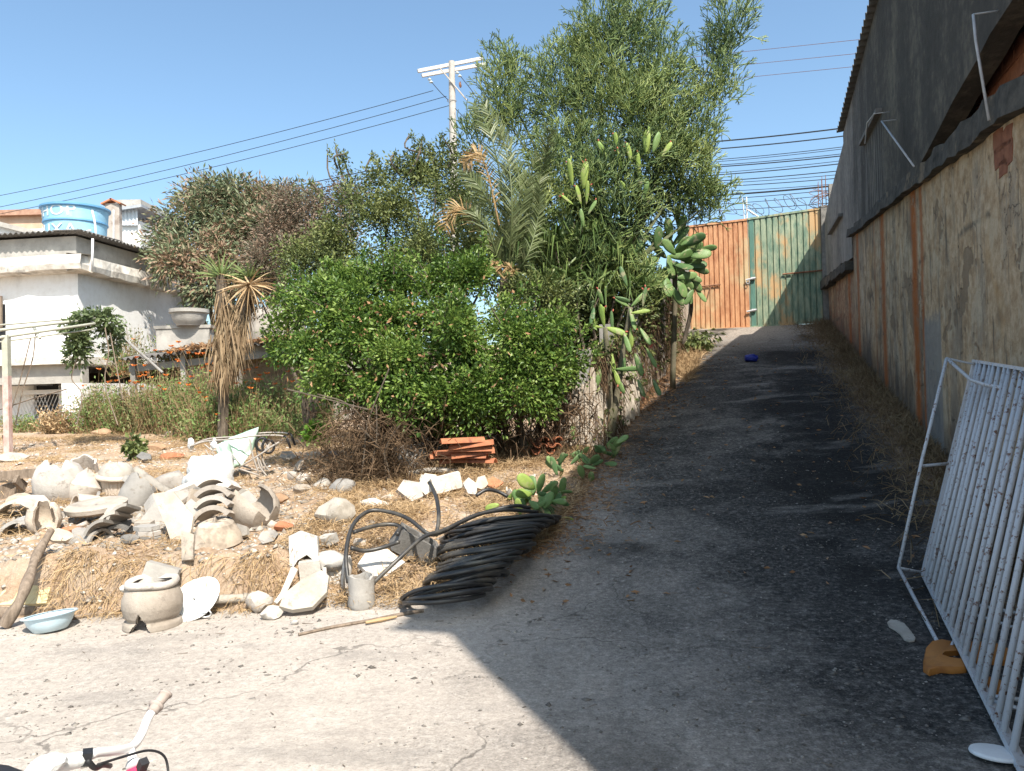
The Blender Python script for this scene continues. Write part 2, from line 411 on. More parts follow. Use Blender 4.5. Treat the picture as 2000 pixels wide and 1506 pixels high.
# ground materials ---------------------------------------------------
def mat_drive():
    m, nt, b = newmat('worn_concrete_drive'); p = pos(nt)
    n1 = noise(nt, .55, 6, .6, p); n2 = noise(nt, 3.5, 8, .72, p); n3 = noise(nt, 26, 6, .75, p); n4 = noise(nt, 90, 3, .6, p)
    r = ramp(nt, [(.3, (.29, .255, .225)), (.5, (.41, .365, .32)), (.72, (.53, .48, .43))]); nt.links.new(mathn(nt, 'ADD', mathn(nt, 'MULTIPLY', n2, .6), mathn(nt, 'MULTIPLY', n3, .4)), r.inputs[0])
    base = r.outputs[0]
    # darker to the right: soot and tar, plus ramp shade deepened in the colour
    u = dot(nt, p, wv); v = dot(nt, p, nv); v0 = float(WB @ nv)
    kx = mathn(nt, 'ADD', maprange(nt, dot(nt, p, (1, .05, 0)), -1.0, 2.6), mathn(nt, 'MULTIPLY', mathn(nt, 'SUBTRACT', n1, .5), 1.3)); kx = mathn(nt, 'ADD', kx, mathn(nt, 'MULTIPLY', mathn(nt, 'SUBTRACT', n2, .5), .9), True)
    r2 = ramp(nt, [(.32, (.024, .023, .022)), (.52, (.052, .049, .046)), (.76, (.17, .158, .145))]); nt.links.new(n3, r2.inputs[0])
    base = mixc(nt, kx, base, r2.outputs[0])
    top = maprange(nt, u, 15.5, 19.5); base = mixc(nt, mathn(nt, 'MULTIPLY', top, .75), base, (.30, .26, .22))
    # tar patch mid ramp, clean end
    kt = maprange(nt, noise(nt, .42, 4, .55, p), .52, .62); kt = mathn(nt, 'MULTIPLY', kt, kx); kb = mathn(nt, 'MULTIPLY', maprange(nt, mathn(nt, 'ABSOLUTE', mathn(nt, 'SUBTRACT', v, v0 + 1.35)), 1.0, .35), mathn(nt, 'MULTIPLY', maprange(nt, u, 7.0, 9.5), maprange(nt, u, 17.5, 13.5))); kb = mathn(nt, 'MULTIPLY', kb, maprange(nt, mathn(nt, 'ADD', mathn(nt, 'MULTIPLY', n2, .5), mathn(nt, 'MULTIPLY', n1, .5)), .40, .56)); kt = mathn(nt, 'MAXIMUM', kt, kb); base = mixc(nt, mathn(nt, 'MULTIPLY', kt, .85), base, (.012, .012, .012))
    # earth washed along the edges of the ramp
    ke = maprange(nt, v, v0 + 3.2, v0 + 4.1); ke2 = maprange(nt, v, v0 + .75, v0 + .2); ke = mathn(nt, 'MAXIMUM', mathn(nt, 'MULTIPLY', ke, maprange(nt, u, 7, 9)), ke2)
    ke = mathn(nt, 'MULTIPLY', ke, maprange(nt, n2, .35, .6)); base = mixc(nt, ke, base, (.25, .17, .11))
    # grey dark drifts on the pale slab
    kd = maprange(nt, noise(nt, 1.1, 5, .6, p, (.6, 1.8, 1)), .55, .68); base = mixc(nt, mathn(nt, 'MULTIPLY', kd, .5), base, (.23, .21, .19))
    # pale grit
    vo = nt.nodes.new('ShaderNodeTexVoronoi'); vo.inputs['Scale'].default_value = 34; nt.links.new(p, vo.inputs['Vector'])
    kg = maprange(nt, vo.outputs['Distance'], .16, .10); kg = mathn(nt, 'MULTIPLY', kg, maprange(nt, noise(nt, 2.2, 4, .6, p), .45, .6)); base = mixc(nt, mathn(nt, 'MULTIPLY', kg, .35), base, (.36, .34, .31))
    vc = nt.nodes.new('ShaderNodeTexVoronoi'); vc.feature = 'DISTANCE_TO_EDGE'; vc.inputs['Scale'].default_value = .55; dv = nt.nodes.new('ShaderNodeVectorMath'); dv.operation = 'ADD'; nz = nt.nodes.new('ShaderNodeTexNoise'); nz.inputs['Scale'].default_value = 2.2; nz.inputs['Detail'].default_value = 6; nt.links.new(p, nz.inputs['Vector']); nt.links.new(p, dv.inputs[0]); nt.links.new(nz.outputs['Color'], dv.inputs[1]); nt.links.new(dv.outputs[0], vc.inputs['Vector'])
    kc = mathn(nt, 'MULTIPLY', maprange(nt, vc.outputs['Distance'], .010, .002), maprange(nt, n1, .42, .55)); base = mixc(nt, mathn(nt, 'MULTIPLY', kc, .6), base, (.05, .045, .04))
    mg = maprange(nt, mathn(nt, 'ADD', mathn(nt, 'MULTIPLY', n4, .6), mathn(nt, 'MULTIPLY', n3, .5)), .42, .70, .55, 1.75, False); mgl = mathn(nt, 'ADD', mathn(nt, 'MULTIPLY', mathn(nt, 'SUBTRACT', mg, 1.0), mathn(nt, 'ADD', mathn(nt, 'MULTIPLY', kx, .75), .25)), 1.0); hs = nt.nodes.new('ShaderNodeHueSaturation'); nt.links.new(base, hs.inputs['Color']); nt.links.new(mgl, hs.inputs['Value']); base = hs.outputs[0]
    nt.links.new(base, b.inputs['Base Color']); b.inputs['Roughness'].default_value = .92; spec(b, .2)
    h = mathn(nt, 'ADD', mathn(nt, 'MULTIPLY', n3, .8), mathn(nt, 'ADD', mathn(nt, 'MULTIPLY', n4, .35), mathn(nt, 'MULTIPLY', kg, .3)))
    bump(nt, b, h, .75, .018); return m
def mat_soil():
    m, nt, b = newmat('dry_red_soil'); p = pos(nt)
    n2 = noise(nt, 2.4, 8, .7, p); n3 = noise(nt, 22, 6, .75, p)
    r = ramp(nt, [(.28, (.23, .145, .09)), (.5, (.38, .265, .175)), (.72, (.50, .39, .29))]); nt.links.new(n2, r.inputs[0])
    r2 = ramp(nt, [(.35, (.22, .13, .075)), (.65, (.62, .50, .38))]); nt.links.new(n3, r2.inputs[0])
    base = mixc(nt, .4, r.outputs[0], r2.outputs[0])
    kk = maprange(nt, noise(nt, .7, 4, .6, p), .5, .62); base = mixc(nt, mathn(nt, 'MULTIPLY', kk, .6), base, (.45, .37, .29))
    nt.links.new(base, b.inputs['Base Color']); b.inputs['Roughness'].default_value = .97; spec(b, .1)
    bump(nt, b, mathn(nt, 'ADD', n3, mathn(nt, 'MULTIPLY', n2, .8)), .9, .03); return m

# ============================================================ SETTING
def axis(segs):
    out = []
    for a, b, st in segs: out += list(np.arange(a, b - 1e-6, st))
    return np.array(out + [segs[-1][1]])
def sheet(name, fn, xs, ys, mat, keep=None):
    X, Y = np.meshgrid(xs, ys); Zz = fn(X.ravel(), Y.ravel()); V = np.stack([X.ravel(), Y.ravel(), Zz], 1)
    nx = len(xs); i = (np.arange(len(ys) - 1)[:, None] * nx + np.arange(nx - 1)[None]).ravel()
    F = np.stack([i, i + 1, i + nx + 1, i + nx], 1)
    if keep is not None: F = F[keep(V[F[:, 0], 0], V[F[:, 0], 1])]
    me = npmesh(name, V, F); me.shade_smooth(); o = link(name, me, mat); o['kind'] = 'structure'; return o
xs = axis([(-200, -40, 20), (-40, -8, 1.5), (-8, -5, .2), (-5, 2.4, .035), (2.4, 9, .15), (9, 40, 3), (40, 200, 20)])
ys = axis([(-60, -5, 5), (-5, 4.6, .3), (4.6, 8.8, .035), (8.8, 13, .08), (13, 22, .25), (22, 40, .8), (40, 400, 30)])
def terr_only(x, y):
    z = terrz(x, y); v = (x - WB[0]) * nv[0] + (y - WB[1]) * nv[1]
    return z
sheet('ground', terr_only, xs, ys, mat_soil())
xs2 = axis([(-200, -20, 20), (-20, -6, 1), (-6, 5, .06), (5, 10, .2), (10, 40, 5), (40, 60, 20)])
ys2 = axis([(-60, -5, 5), (-5, 2, .5), (2, 9, .06), (9, 21, .15), (21, 24.5, .5)])
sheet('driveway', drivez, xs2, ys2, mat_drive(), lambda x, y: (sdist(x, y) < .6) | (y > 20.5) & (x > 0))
g = Geo(); box(g, (0, 31, 3.0), 200, 9, .3); o = link('road', mesh_of('road', g), M1('asphalt', (.05, .05, .05), (.07, .07, .07), 3, .9)); o['kind'] = 'structure'

# ============================================================ RIGHT BUILDING
def mat_wall_low():
    m, nt, b = newmat('stained_tan_plaster'); p = pos(nt); u = dot(nt, p, wv); z = dot(nt, p, (0, 0, 1))
    n1 = noise(nt, 1.3, 7, .68, p, (1.6, 1.6, .45)); n2 = noise(nt, 7, 8, .72, p); n3 = noise(nt, 4, 6, .65, p, (2.5, 2.5, .22))
    r = ramp(nt, [(.34, (.36, .235, .135)), (.5, (.52, .375, .235)), (.64, (.66, .51, .345))]); nt.links.new(n2, r.inputs[0]); base = r.outputs[0]
    base = mixc(nt, mathn(nt, 'MULTIPLY', maprange(nt, n1, .50, .62), .65), base, (.34, .29, .23)); base = mixc(nt, mathn(nt, 'MULTIPLY', maprange(nt, noise(nt, 2.6, 7, .7, p, (1, 1, .7)), .52, .60), .6), base, (.64, .53, .38))
    base = mixc(nt, mathn(nt, 'MULTIPLY', maprange(nt, n3, .55, .66), .8), base, (.12, .105, .085))
    base = mixc(nt, mathn(nt, 'MULTIPLY', maprange(nt, noise(nt, .75, 5, .62, p, (1, 1, .8)), .54, .66), .75), base, (.15, .125, .095)); base = mixc(nt, mathn(nt, 'MULTIPLY', maprange(nt, noise(nt, .6, 4, .6, p, (1.2, 1.2, .9), .5), .55, .64), .5), base, (.58, .36, .17))
    # mould below the ledge, along the foot, on old render line
    kz = maprange(nt, mathn(nt, 'ADD', z, mathn(nt, 'MULTIPLY', n3, 1.1)), 4.1, 4.9); base = mixc(nt, mathn(nt, 'MULTIPLY', kz, .5), base, (.18, .155, .12))
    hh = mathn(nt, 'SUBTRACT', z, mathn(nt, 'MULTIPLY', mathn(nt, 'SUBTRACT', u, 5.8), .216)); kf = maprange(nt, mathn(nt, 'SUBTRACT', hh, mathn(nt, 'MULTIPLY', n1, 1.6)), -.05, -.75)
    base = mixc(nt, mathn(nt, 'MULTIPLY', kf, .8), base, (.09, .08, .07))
    # rough brick-red patches far end
    kb = mathn(nt, 'MULTIPLY', maprange(nt, u, 15.0, 16.2), maprange(nt, n2, .42, .58)); base = mixc(nt, mathn(nt, 'MULTIPLY', kb, .8), base, (.24, .12, .08))
    # flaked dark spots
    vo = nt.nodes.new('ShaderNodeTexVoronoi'); vo.inputs['Scale'].default_value = 5.5; vo.inputs['Randomness'].default_value = 1
    mp = nt.nodes.new('ShaderNodeMapping'); mp.inputs['Scale'].default_value = (1.5, 1.5, .8); nt.links.new(p, mp.inputs[0]); nt.links.new(mp.outputs[0], vo.inputs['Vector'])
    ks = maprange(nt, mathn(nt, 'ADD', vo.outputs['Distance'], mathn(nt, 'MULTIPLY', mathn(nt, 'SUBTRACT', n2, .5), .5)), .10, .06); base = mixc(nt, ks, base, (.11, .075, .055))
    kfl = maprange(nt, noise(nt, 1.3, 4, .6, p, (1, 1, .8), .2), .585, .60); base = mixc(nt, mathn(nt, 'MULTIPLY', kfl, .75), base, (.25, .185, .125))
    vc = nt.nodes.new('ShaderNodeTexVoronoi'); vc.feature = 'DISTANCE_TO_EDGE'; vc.inputs['Scale'].default_value = .9; dv = nt.nodes.new('ShaderNodeVectorMath'); dv.operation = 'ADD'; nz = nt.nodes.new('ShaderNodeTexNoise'); nz.inputs['Scale'].default_value = 3; nz.inputs['Detail'].default_value = 5; nt.links.new(p, nz.inputs['Vector']); nt.links.new(p, dv.inputs[0]); nt.links.new(nz.outputs['Color'], dv.inputs[1]); nt.links.new(dv.outputs[0], vc.inputs['Vector'])
    kc = mathn(nt, 'MULTIPLY', maprange(nt, vc.outputs['Distance'], .010, .003), maprange(nt, n1, .5, .58)); base = mixc(nt, mathn(nt, 'MULTIPLY', kc, .6), base, (.10, .08, .06))
    # horizontal render joint
    kj = maprange(nt, mathn(nt, 'ABSOLUTE', mathn(nt, 'SUBTRACT', mathn(nt, 'ADD', z, mathn(nt, 'MULTIPLY', mathn(nt, 'SUBTRACT', n1, .5), .12)), 3.05)), .06, .0); kj = mathn(nt, 'MULTIPLY', kj, maprange(nt, noise(nt, 1.7, 5, .7, p), .50, .62)); base = mixc(nt, mathn(nt, 'MULTIPLY', kj, .7), base, (.10, .09, .075))
    # rust runs
    wob = mathn(nt, 'ADD', mathn(nt, 'MULTIPLY', mathn(nt, 'SUBTRACT', noise(nt, 1.0, 4, .6, p, (.1, .1, 1)), .5), .22), mathn(nt, 'MULTIPLY', mathn(nt, 'SUBTRACT', noise(nt, 12, 4, .7, p), .5), .16))
    for u0, w_, z0, z1, s_ in ((10.55, .26, 4.2, -1, 1.0), (10.15, .12, 4.2, -1, .8), (12.7, .26, 4.2, -1, .9), (15.2, .22, 4.2, -1, .8), (16.6, .3, 4, -1, .8), (13.4, .1, 4, -1, .4)):
        k = maprange(nt, mathn(nt, 'ABSOLUTE', mathn(nt, 'ADD', mathn(nt, 'SUBTRACT', u, u0), wob)), w_, w_ * .15)
        k = mathn(nt, 'MULTIPLY', k, maprange(nt, n2, .30, .50)); k = mathn(nt, 'MULTIPLY', k, s_)
        base = mixc(nt, k, base, (.42, .14, .045))
    # patch of bare cement
    k = mathn(nt, 'MULTIPLY', maprange(nt, mathn(nt, 'ABSOLUTE', mathn(nt, 'SUBTRACT', u, 9.75)), .42, .36), maprange(nt, mathn(nt, 'ADD', z, mathn(nt, 'MULTIPLY', n2, .5)), 2.7, 2.5)); base = mixc(nt, mathn(nt, 'MULTIPLY', k, .75), base, (.27, .275, .27))
    nt.links.new(base, b.inputs['Base Color']); b.inputs['Roughness'].default_value = .95; spec(b, .15)
    hh_ = mathn(nt, 'SUBTRACT', mathn(nt, 'ADD', n2, mathn(nt, 'MULTIPLY', noise(nt, 30, 6, .7, p), .6)), ks); hh_ = mathn(nt, 'SUBTRACT', hh_, mathn(nt, 'MULTIPLY', mathn(nt, 'ADD', kfl, kc), .6)); bump(nt, b, hh_, .9, .03); return m
def mat_wall_up():
    m, nt, b = newmat('mouldy_grey_plaster'); p = pos(nt); u = dot(nt, p, wv); z = dot(nt, p, (0, 0, 1))
    n1 = noise(nt, 1.1, 7, .68, p, (1.8, 1.8, .3)); n2 = noise(nt, 8, 7, .7, p); n3 = mathn(nt, 'ADD', mathn(nt, 'MULTIPLY', noise(nt, 1.6, 7, .66, p, (1.0, 1.0, .38)), .6), mathn(nt, 'MULTIPLY', n2, .40))
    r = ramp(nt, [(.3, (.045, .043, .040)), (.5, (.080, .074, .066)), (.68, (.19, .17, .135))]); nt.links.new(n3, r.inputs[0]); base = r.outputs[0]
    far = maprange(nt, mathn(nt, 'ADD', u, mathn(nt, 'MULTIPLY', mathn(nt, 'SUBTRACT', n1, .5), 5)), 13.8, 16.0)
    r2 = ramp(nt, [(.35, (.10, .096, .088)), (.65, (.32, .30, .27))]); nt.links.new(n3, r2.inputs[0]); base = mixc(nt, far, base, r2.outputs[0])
    # light runs under the slot windows
    for u0, u1, zt in ((12.3, 14.0, 5.5), (16.2, 18.6, 4.9)):
        k = mathn(nt, 'MULTIPLY', maprange(nt, mathn(nt, 'ABSOLUTE', mathn(nt, 'SUBTRACT', u, (u0 + u1) / 2)), (u1 - u0) / 2 + .15, (u1 - u0) / 2 - .1), maprange(nt, z, zt + .1, zt - .1))
        k = mathn(nt, 'MULTIPLY', k, maprange(nt, noise(nt, 4, 4, .6, p, (3, 3, .2)), .47, .6)); base = mixc(nt, mathn(nt, 'MULTIPLY', k, .35), base, (.34, .32, .29))
    base = mixc(nt, mathn(nt, 'MULTIPLY', maprange(nt, n2, .62, .72), .4), base, (.2, .18, .145))
    nt.links.new(base, b.inputs['Base Color']); b.inputs['Roughness'].default_value = .95; spec(b, .15); bump(nt, b, mathn(nt, 'ADD', n2, mathn(nt, 'MULTIPLY', noise(nt, 30, 5, .7, p), .5)), .7, .02); return m
MLOW, MUP = mat_wall_low(), mat_wall_up()
bld = thing('building', UV(8, 0, .4), 'tall building along the ramp with mouldy grey upper wall above stained tan plaster', 'building')
def wallpoly(g, pts, v0, v1):
    n = len(pts); vs = [UV(u, v0, z) for u, z in pts] + [UV(u, v1, z) for u, z in pts]
    g.add(vs, [tuple(range(n)), tuple(range(n, 2 * n))[::-1]] + [(i, n + i, n + (i + 1) % n, (i + 1) % n) for i in range(n)])
g = Geo()
lowt = [(-.22, 3.42), (6.36, 3.60), (8.0, 3.78), (9.6, 3.91), (12.15, 4.13), (15.7, 4.39)]
for (a, za), (b_, zb) in zip(lowt[:-1], lowt[1:]): wallpoly(g, [(a, -1), (b_, -1), (b_, zb), (a, za)], 0, -.22)
wallpoly(g, [(15.7, 0), (20.55, 0), (20.55, 4.15), (15.7, 3.95)], -.03, -.22)
part('lower_wall', g, MLOW, bld, label='tan plaster wall with rust runs')
g = Geo()
upb = [(-.22, 4.9), (6.79, 4.54), (7.36, 4.52), (7.71, 4.46), (8.54, 4.38), (9.47, 4.23), (10.2, 4.14), (13.7, 4.36), (15.69, 4.5)]
upt = [(-.22, 8.36), (6.79, 8.10), (7.36, 8.0), (7.71, 7.93), (8.54, 7.79), (9.47, 7.66), (10.2, 7.55), (13.7, 7.05), (15.69, 6.73)]
for k in range(len(upb) - 1): wallpoly(g, [upb[k], upb[k + 1], upt[k + 1], upt[k]], .02, -.2)
wallpoly(g, [(15.7, 3.98), (16.5, 4.03), (16.5, 6.58), (15.7, 6.72)], .02, -.2)
wallpoly(g, [(16.51, 4.03), (20.3, 4.2), (20.3, 5.6), (19.4, 5.85), (18.2, 6.1), (16.51, 6.4)], .015, -.2)
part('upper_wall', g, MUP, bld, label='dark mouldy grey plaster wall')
g = Geo()
ld = [(u_, float(np.interp(u_, [-.22, 6.36, 7.14, 8.0, 9.6, 12.15, 14.8, 15.7], [3.4, 3.57, 3.68, 3.74, 3.88, 4.10, 4.29, 4.37]))) for u_ in list(np.arange(-.22, 6, .5)) + list(np.arange(6, 15.6, .22)) + [15.7]]
rr = random.Random(3)
hs = [(float(np.interp(u_, [6, 15], [.26, .15])) + rr.uniform(-.035, .03), .10 + rr.uniform(-.025, .03), rr.uniform(-.02, .02)) for u_, _z in ld]
for k in range(len(ld) - 1):
    (a, za), (b_, zb) = ld[k], ld[k + 1]; h0, w0, e0 = hs[k]; h1, w1, e1 = hs[k + 1]
    vs = [UV(a, -.1, za + .003), UV(a, w0, za + e0), UV(a, w0 * .8, za + h0), UV(a, -.1, za + h0 + .02), UV(b_, -.1, zb + .003), UV(b_, w1, zb + e1), UV(b_, w1 * .8, zb + h1), UV(b_, -.1, zb + h1 + .02)]
    g.add(vs, [(0, 1, 5, 4), (1, 2, 6, 5), (2, 3, 7, 6), (0, 3, 2, 1), (4, 5, 6, 7)])
part('ledge', g, M1('mouldy_concrete_ledge', (.035, .033, .03), (.11, .10, .085), 7, .95, .9, 22, c=(.19, .15, .105)), bld, label='crumbling mouldy concrete ledge')
g = Geo()
for k in range(8):
    a = 15.75 + k * .57; b_ = a + .57; zz = 3.86 + (k * .57) * .045 + rr.uniform(-.02, .02); box(g, (UV((a + b_) / 2, .07, zz)), .16, .572, .15 + rr.uniform(0, .06), nv, wv)
part('ledge', g, bpy.data.materials['mouldy_concrete_ledge'], bld)
# brick infill seen through the gap over the ledge
brick_me = None
bg_ = Geo(); box(bg_, (0, 0, 0), .20, .275, .175)
brick_me = mesh_of('brick', bg_); brick_me.materials.append(M1('clay_brick', (.20, .075, .045), (.32, .14, .08), 12, .9, .5, 60, rand=0))
rot = Matrix(((nv[0], wv[0], 0), (nv[1], wv[1], 0), (0, 0, 1))).to_4x4()
org = world_origin(bld)
for row in range(7):
    for k in range(22):
        u = 3.7 + k * .29 + (.145 if row % 2 else 0); z = 3.80 + row * .187
        lo = np.interp(u, [6.4, 9.5], [3.7, 4.05]); hi = np.interp(u, [p[0] for p in upb], [p[1] for p in upb])
        if z < lo or z > hi + .25: continue
        o = bpy.data.objects.new('brick', brick_me); col.objects.link(o); o.parent = bld; o.matrix_local = Matrix.Translation(Vector(UV(u, -.42 + rr.uniform(-.006, .006), z)) - org) @ rot
g = Geo(); wallpoly(g, [(-.2, 3.4), (10.6, 3.8), (10.6, 5.5), (-.2, 5.9)], -.54, -.6)
part('mortar', g, M1('old_mortar', (.2, .17, .14), (.3, .26, .22), 8), bld)
# bricks laid bare by fallen plaster
for (px, py, w_, h_) in ((1950, 276, .30, .22), (1968, 266, .27, .17), (1953, 305, .28, .19), (1969, 296, .24, .22), (1960, 328, .22, .14)):
    d = ray(px, py); t = ((WB - CAM) @ nv) / (d @ nv); p = CAM + d * t
    gg = Geo(); rg = random.Random(px); poly = [(x_ * w_ * rg.uniform(.75, 1.05), y_ * h_ * rg.uniform(.75, 1.05)) for x_, y_ in ((.5, 0), (.5, .45), (0, .5), (-.5, .45), (-.5, 0), (-.45, -.5), (0, -.5), (.45, -.45))]
    vs = [p + nv * .006 + wv * x + np.array([0, 0, y]) for x, y in poly] + [p - nv * .05 + wv * x + np.array([0, 0, y]) for x, y in poly]; n = 8
    gg.add(vs, [tuple(range(n))[::-1]] + [(i, (i + 1) % n, n + (i + 1) % n, n + i) for i in range(n)])
    part('brick', gg, bpy.data.materials['clay_brick'], bld)
# slot windows with sills
for u0, u1, z0 in ((12.3, 13.95, 5.6), (16.9, 18.9, 5.05)):
    g = Geo(); z1 = z0 - .04; box(g, UV((u0 + u1) / 2, .06, z0), .09, u1 - u0, .06, nv, wv); s_ = part('window', g, MT['conc_dark'], bld)
def wallpt(px, py, off=.12):
    d = ray(px, py); t = ((WB - CAM) @ nv + off) / (d @ nv); return CAM + d * t
for pts in ([(1901, 28, .2), (1906, 80, .2), (1932, 235, .16)], [(1722, 237, .2), (1785, 325, .16)], [(1708, 222, .25), (1694, 240, .2), (1690, 280, .12)]):
    g = Geo(); P = [wallpt(a, b_, o_) for a, b_, o_ in pts]; tube(g, P, .012, 6)
    q = P[0]; tube(g, [q, q - nv * (.19)], .008, 5); part('rod', g, MT['steel'], bld, smooth=True)
# roof sheets
def corr(n, p0, e1, L1, e2, L2, amp, pitch, th=.008):
    """corrugated sheet: waves run along e2, repeat along e1"""
    e1 = np.asarray(e1, float); e2 = np.asarray(e2, float); up = np.cross(e1, e2); up = up / np.linalg.norm(up); up = up if up[2] > 0 else -up
    m = max(int(L1 / pitch * 8), 4); g = Geo(); vs = []
    for k in range(m + 1):
        a = L1 * k / m; h = amp * math.sin(2 * math.pi * a / pitch)
        for q in (0, 1):
            for t in (0, 1): vs.append(np.asarray(p0) + e1 * a + e2 * L2 * t + up * (h + q * th))
    fs = []
    for k in range(m):
        b = 4 * k; fs += [(b, b + 4, b + 5, b + 1), (b + 2, b + 3, b + 7, b + 6), (b, b + 2, b + 6, b + 4), (b + 1, b + 5, b + 7, b + 3)]
    return g.add(vs, fs)
mroof = M1('old_fibre_cement', (.10, .095, .09), (.18, .17, .16), 5, .95, .5)
rl = [(-.62, 8.42), (6.35, 8.24), (7.93, 7.92), (10.04, 7.60), (13.44, 7.12), (16.55, 6.62)]
for k in range(len(rl) - 1):
    (a, za), (b_, zb) = rl[k], rl[k + 1]; p0 = UV(a, .13, za); p1 = UV(b_, .13, zb); e1 = p1 - p0; L = np.linalg.norm(e1); e1 /= L
    g = corr(0, p0, e1, L, unit(-nv * 1.0 + np.array([0, 0, .12])), 7, .03, .18, .012); part('roof_sheet', g, mroof, bld)
g = Geo(); box(g, UV(20.3, -3.6, 2.5), 7.0, .2, 8, nv, wv); box(g, UV(-.12, -3.6, 3.5), 6.6, .2, 9, nv, wv); box(g, UV(9.5, -7.0, 3), .2, 20, 10, nv, wv); part('far_wall', g, MUP, bld)

# ============================================================ GATE
def mat_gate(name, c1, c2, c3, lo, hi):
    m, nt, b = newmat(name); p = pos(nt); n1 = noise(nt, 1.2, 6, .65, p, (1, 1, .5)); n2 = noise(nt, 9, 6, .7, p, (1, 1, .3))
    r = ramp(nt, [(.35, c1), (.62, c2)]); nt.links.new(n2, r.inputs[0]); k = maprange(nt, n1, lo, hi)
    nt.links.new(mixc(nt, k, r.outputs[0], c3), b.inputs['Base Color']); b.inputs['Roughness'].default_value = .65; spec(b, .3); bump(nt, b, n2, .15, .01); return m
MO = mat_gate('rust_orange_paint', (.34, .14, .065), (.54, .29, .15), (.46, .38, .22), .47, .68)
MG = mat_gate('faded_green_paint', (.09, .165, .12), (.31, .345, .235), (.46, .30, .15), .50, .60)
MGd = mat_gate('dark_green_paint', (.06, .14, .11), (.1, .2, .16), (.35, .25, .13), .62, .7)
gp0 = W(1368, 638, 19.75); gp1 = W(1613, 629, 19.0)
gp0 = UV(gp0 @ wv, (gp0 - WB) @ nv, 0); ug = 20.38
vL = 3.30; vR = .10
def gate_leaf(va, vb, zb0, zb1, zt0, zt1, mat, label, nstr, mdark=None):
    """va left, vb right (v coordinate)"""
    root = thing('gate_leaf', UV(ug, (va + vb) / 2, 3.1), label, 'gate', 'sheet metal gate leaves at the top of the ramp')
    def zb(v): t = (va - v) / (va - vb); return zb0 + t * (zb1 - zb0)
    def zt(v): t = (va - v) / (va - vb); return zt0 + t * (zt1 - zt0)
    for k in range(nstr):
        a = va - (va - vb) * k / nstr; c = va - (va - vb) * (k + 1) / nstr; wd_ = a - c; g = Geo()
        prof = [(a + .004, 0), (a - wd_ * .16, 0), (a - wd_ * .24, .03), (c + wd_ * .06, .03), (c - .001, 0.002)]
        vs = []
        for v, dd in prof:
            vs += [UV(ug - dd, v, zb(v) + .06), UV(ug - dd, v, zt(v) - .05)]
        for v, dd in prof:
            vs += [UV(ug - dd + .004, v, zb(v) + .06), UV(ug - dd + .004, v, zt(v) - .05)]
        fs = [(2 * i, 2 * i + 1, 2 * i + 3, 2 * i + 2) for i in range(4)] + [(10 + 2 * i, 12 + 2 * i, 13 + 2 * i, 11 + 2 * i) for i in range(4)] + [(0, 10, 11, 1), (8, 9, 19, 18)]
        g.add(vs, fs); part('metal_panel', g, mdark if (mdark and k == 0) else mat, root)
    g = Geo()
    for f_, s_ in ((zb, .045), (zt, -.03)): bar(g, UV(ug - .02, va, f_(va) + s_), UV(ug - .02, vb, f_(vb) + s_), .06, .05)
    for v in (va - .02, vb + .02): bar(g, UV(ug + .01, v, zb(v) + .02), UV(ug + .01, v, zt(v)), .04, .04)
    part('frame', g, mat, root); return root
vm = 1.83
gl = gate_leaf(vL, vm, 3.05, 3.05, 5.80, 5.86, MO, 'rust orange sheet metal gate leaf with a bolt across its left side', 12)
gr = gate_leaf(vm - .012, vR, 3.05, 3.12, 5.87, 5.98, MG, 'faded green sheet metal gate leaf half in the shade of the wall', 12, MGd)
g = Geo(); tube(g, [UV(ug - .07, vL + .05, 4.19), UV(ug - .07, vL - .78, 4.22)], .022, 6); tube(g, [UV(ug - .07, vL - .55, 4.22), UV(ug - .12, vL - .50, 4.0)], .015, 6); part('bolt', g, MT['rust'], gl)
g = Geo(); tube(g, [UV(ug - .07, vR - .05, 4.42), UV(ug - .07, vR + .92, 4.38)], .022, 6); part('bolt', g, MT['rust'], gr)
for z in (4.32, 3.52):
    g = Geo(); tube(g, [UV(ug - .09, vm + .07, z - .03), UV(ug - .09, vm - .17, z + .01)], .024, 8); box(g, UV(ug - .06, vm - .10, z), .10, .05, .07, nv, wv)
    if z > 4: 
        tube(g, [UV(ug - .1, vm + .02, z - .02) + np.array([0, 0, -.06]) + .05 * np.array([0, 0, math.cos(a)]) + nv * .04 * math.sin(a) for a in np.linspace(0, 2 * math.pi, 9)], .01, 5)
    part('latch', g, MT['steel'], gr, smooth=30)
for v, h, nm in ((vR - .05, 6.0, 'dark cracked concrete gate post against the tall building wall'), (vL + .10, 5.8, 'grey concrete gate post behind the prickly pear pads')):
    g = Geo(); bar(g, UV(ug - .02, v - .0 if v > 1 else v - .06, 2.9), UV(ug - .02, v if v > 1 else v - .06, h), .20, .2, nv)
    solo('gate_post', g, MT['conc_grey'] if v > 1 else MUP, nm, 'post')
# razor wire, bracket, rebar
g = Geo(); pts = []
for k in range(0, 560):
    t = k / 560; a = 2 * math.pi * 15 * t; v = vL + .1 - (vL - vR) * t + .07 * math.sin(23 * t) + .05 * math.sin(61 * t + 1); rr_ = .17 + .05 * math.sin(31 * t) + .04 * math.sin(77 * t + 2)
    pts.append(UV(ug + .05 + rr_ * math.sin(a) * .8, v + .14 * math.sin(a + 1.1), 5.90 + .16 + .12 * t + .04 * math.sin(17 * t) + rr_ * math.cos(a)))
tube(g, pts, .007, 4, cap=False)
rngb = random.Random(4)
for k in range(0, 560, 4):
    p = pts[k]; q = np.array([rngb.uniform(-1, 1), rngb.uniform(-1, 1), rngb.uniform(-1, 1)]); q = q / np.linalg.norm(q) * .022; box(g, p, .035, .010, .002, unit(q), unit(np.cross(q, [0, 0, 1.01])), unit(np.cross(q, np.cross(q, [0, 0, 1.01]))))
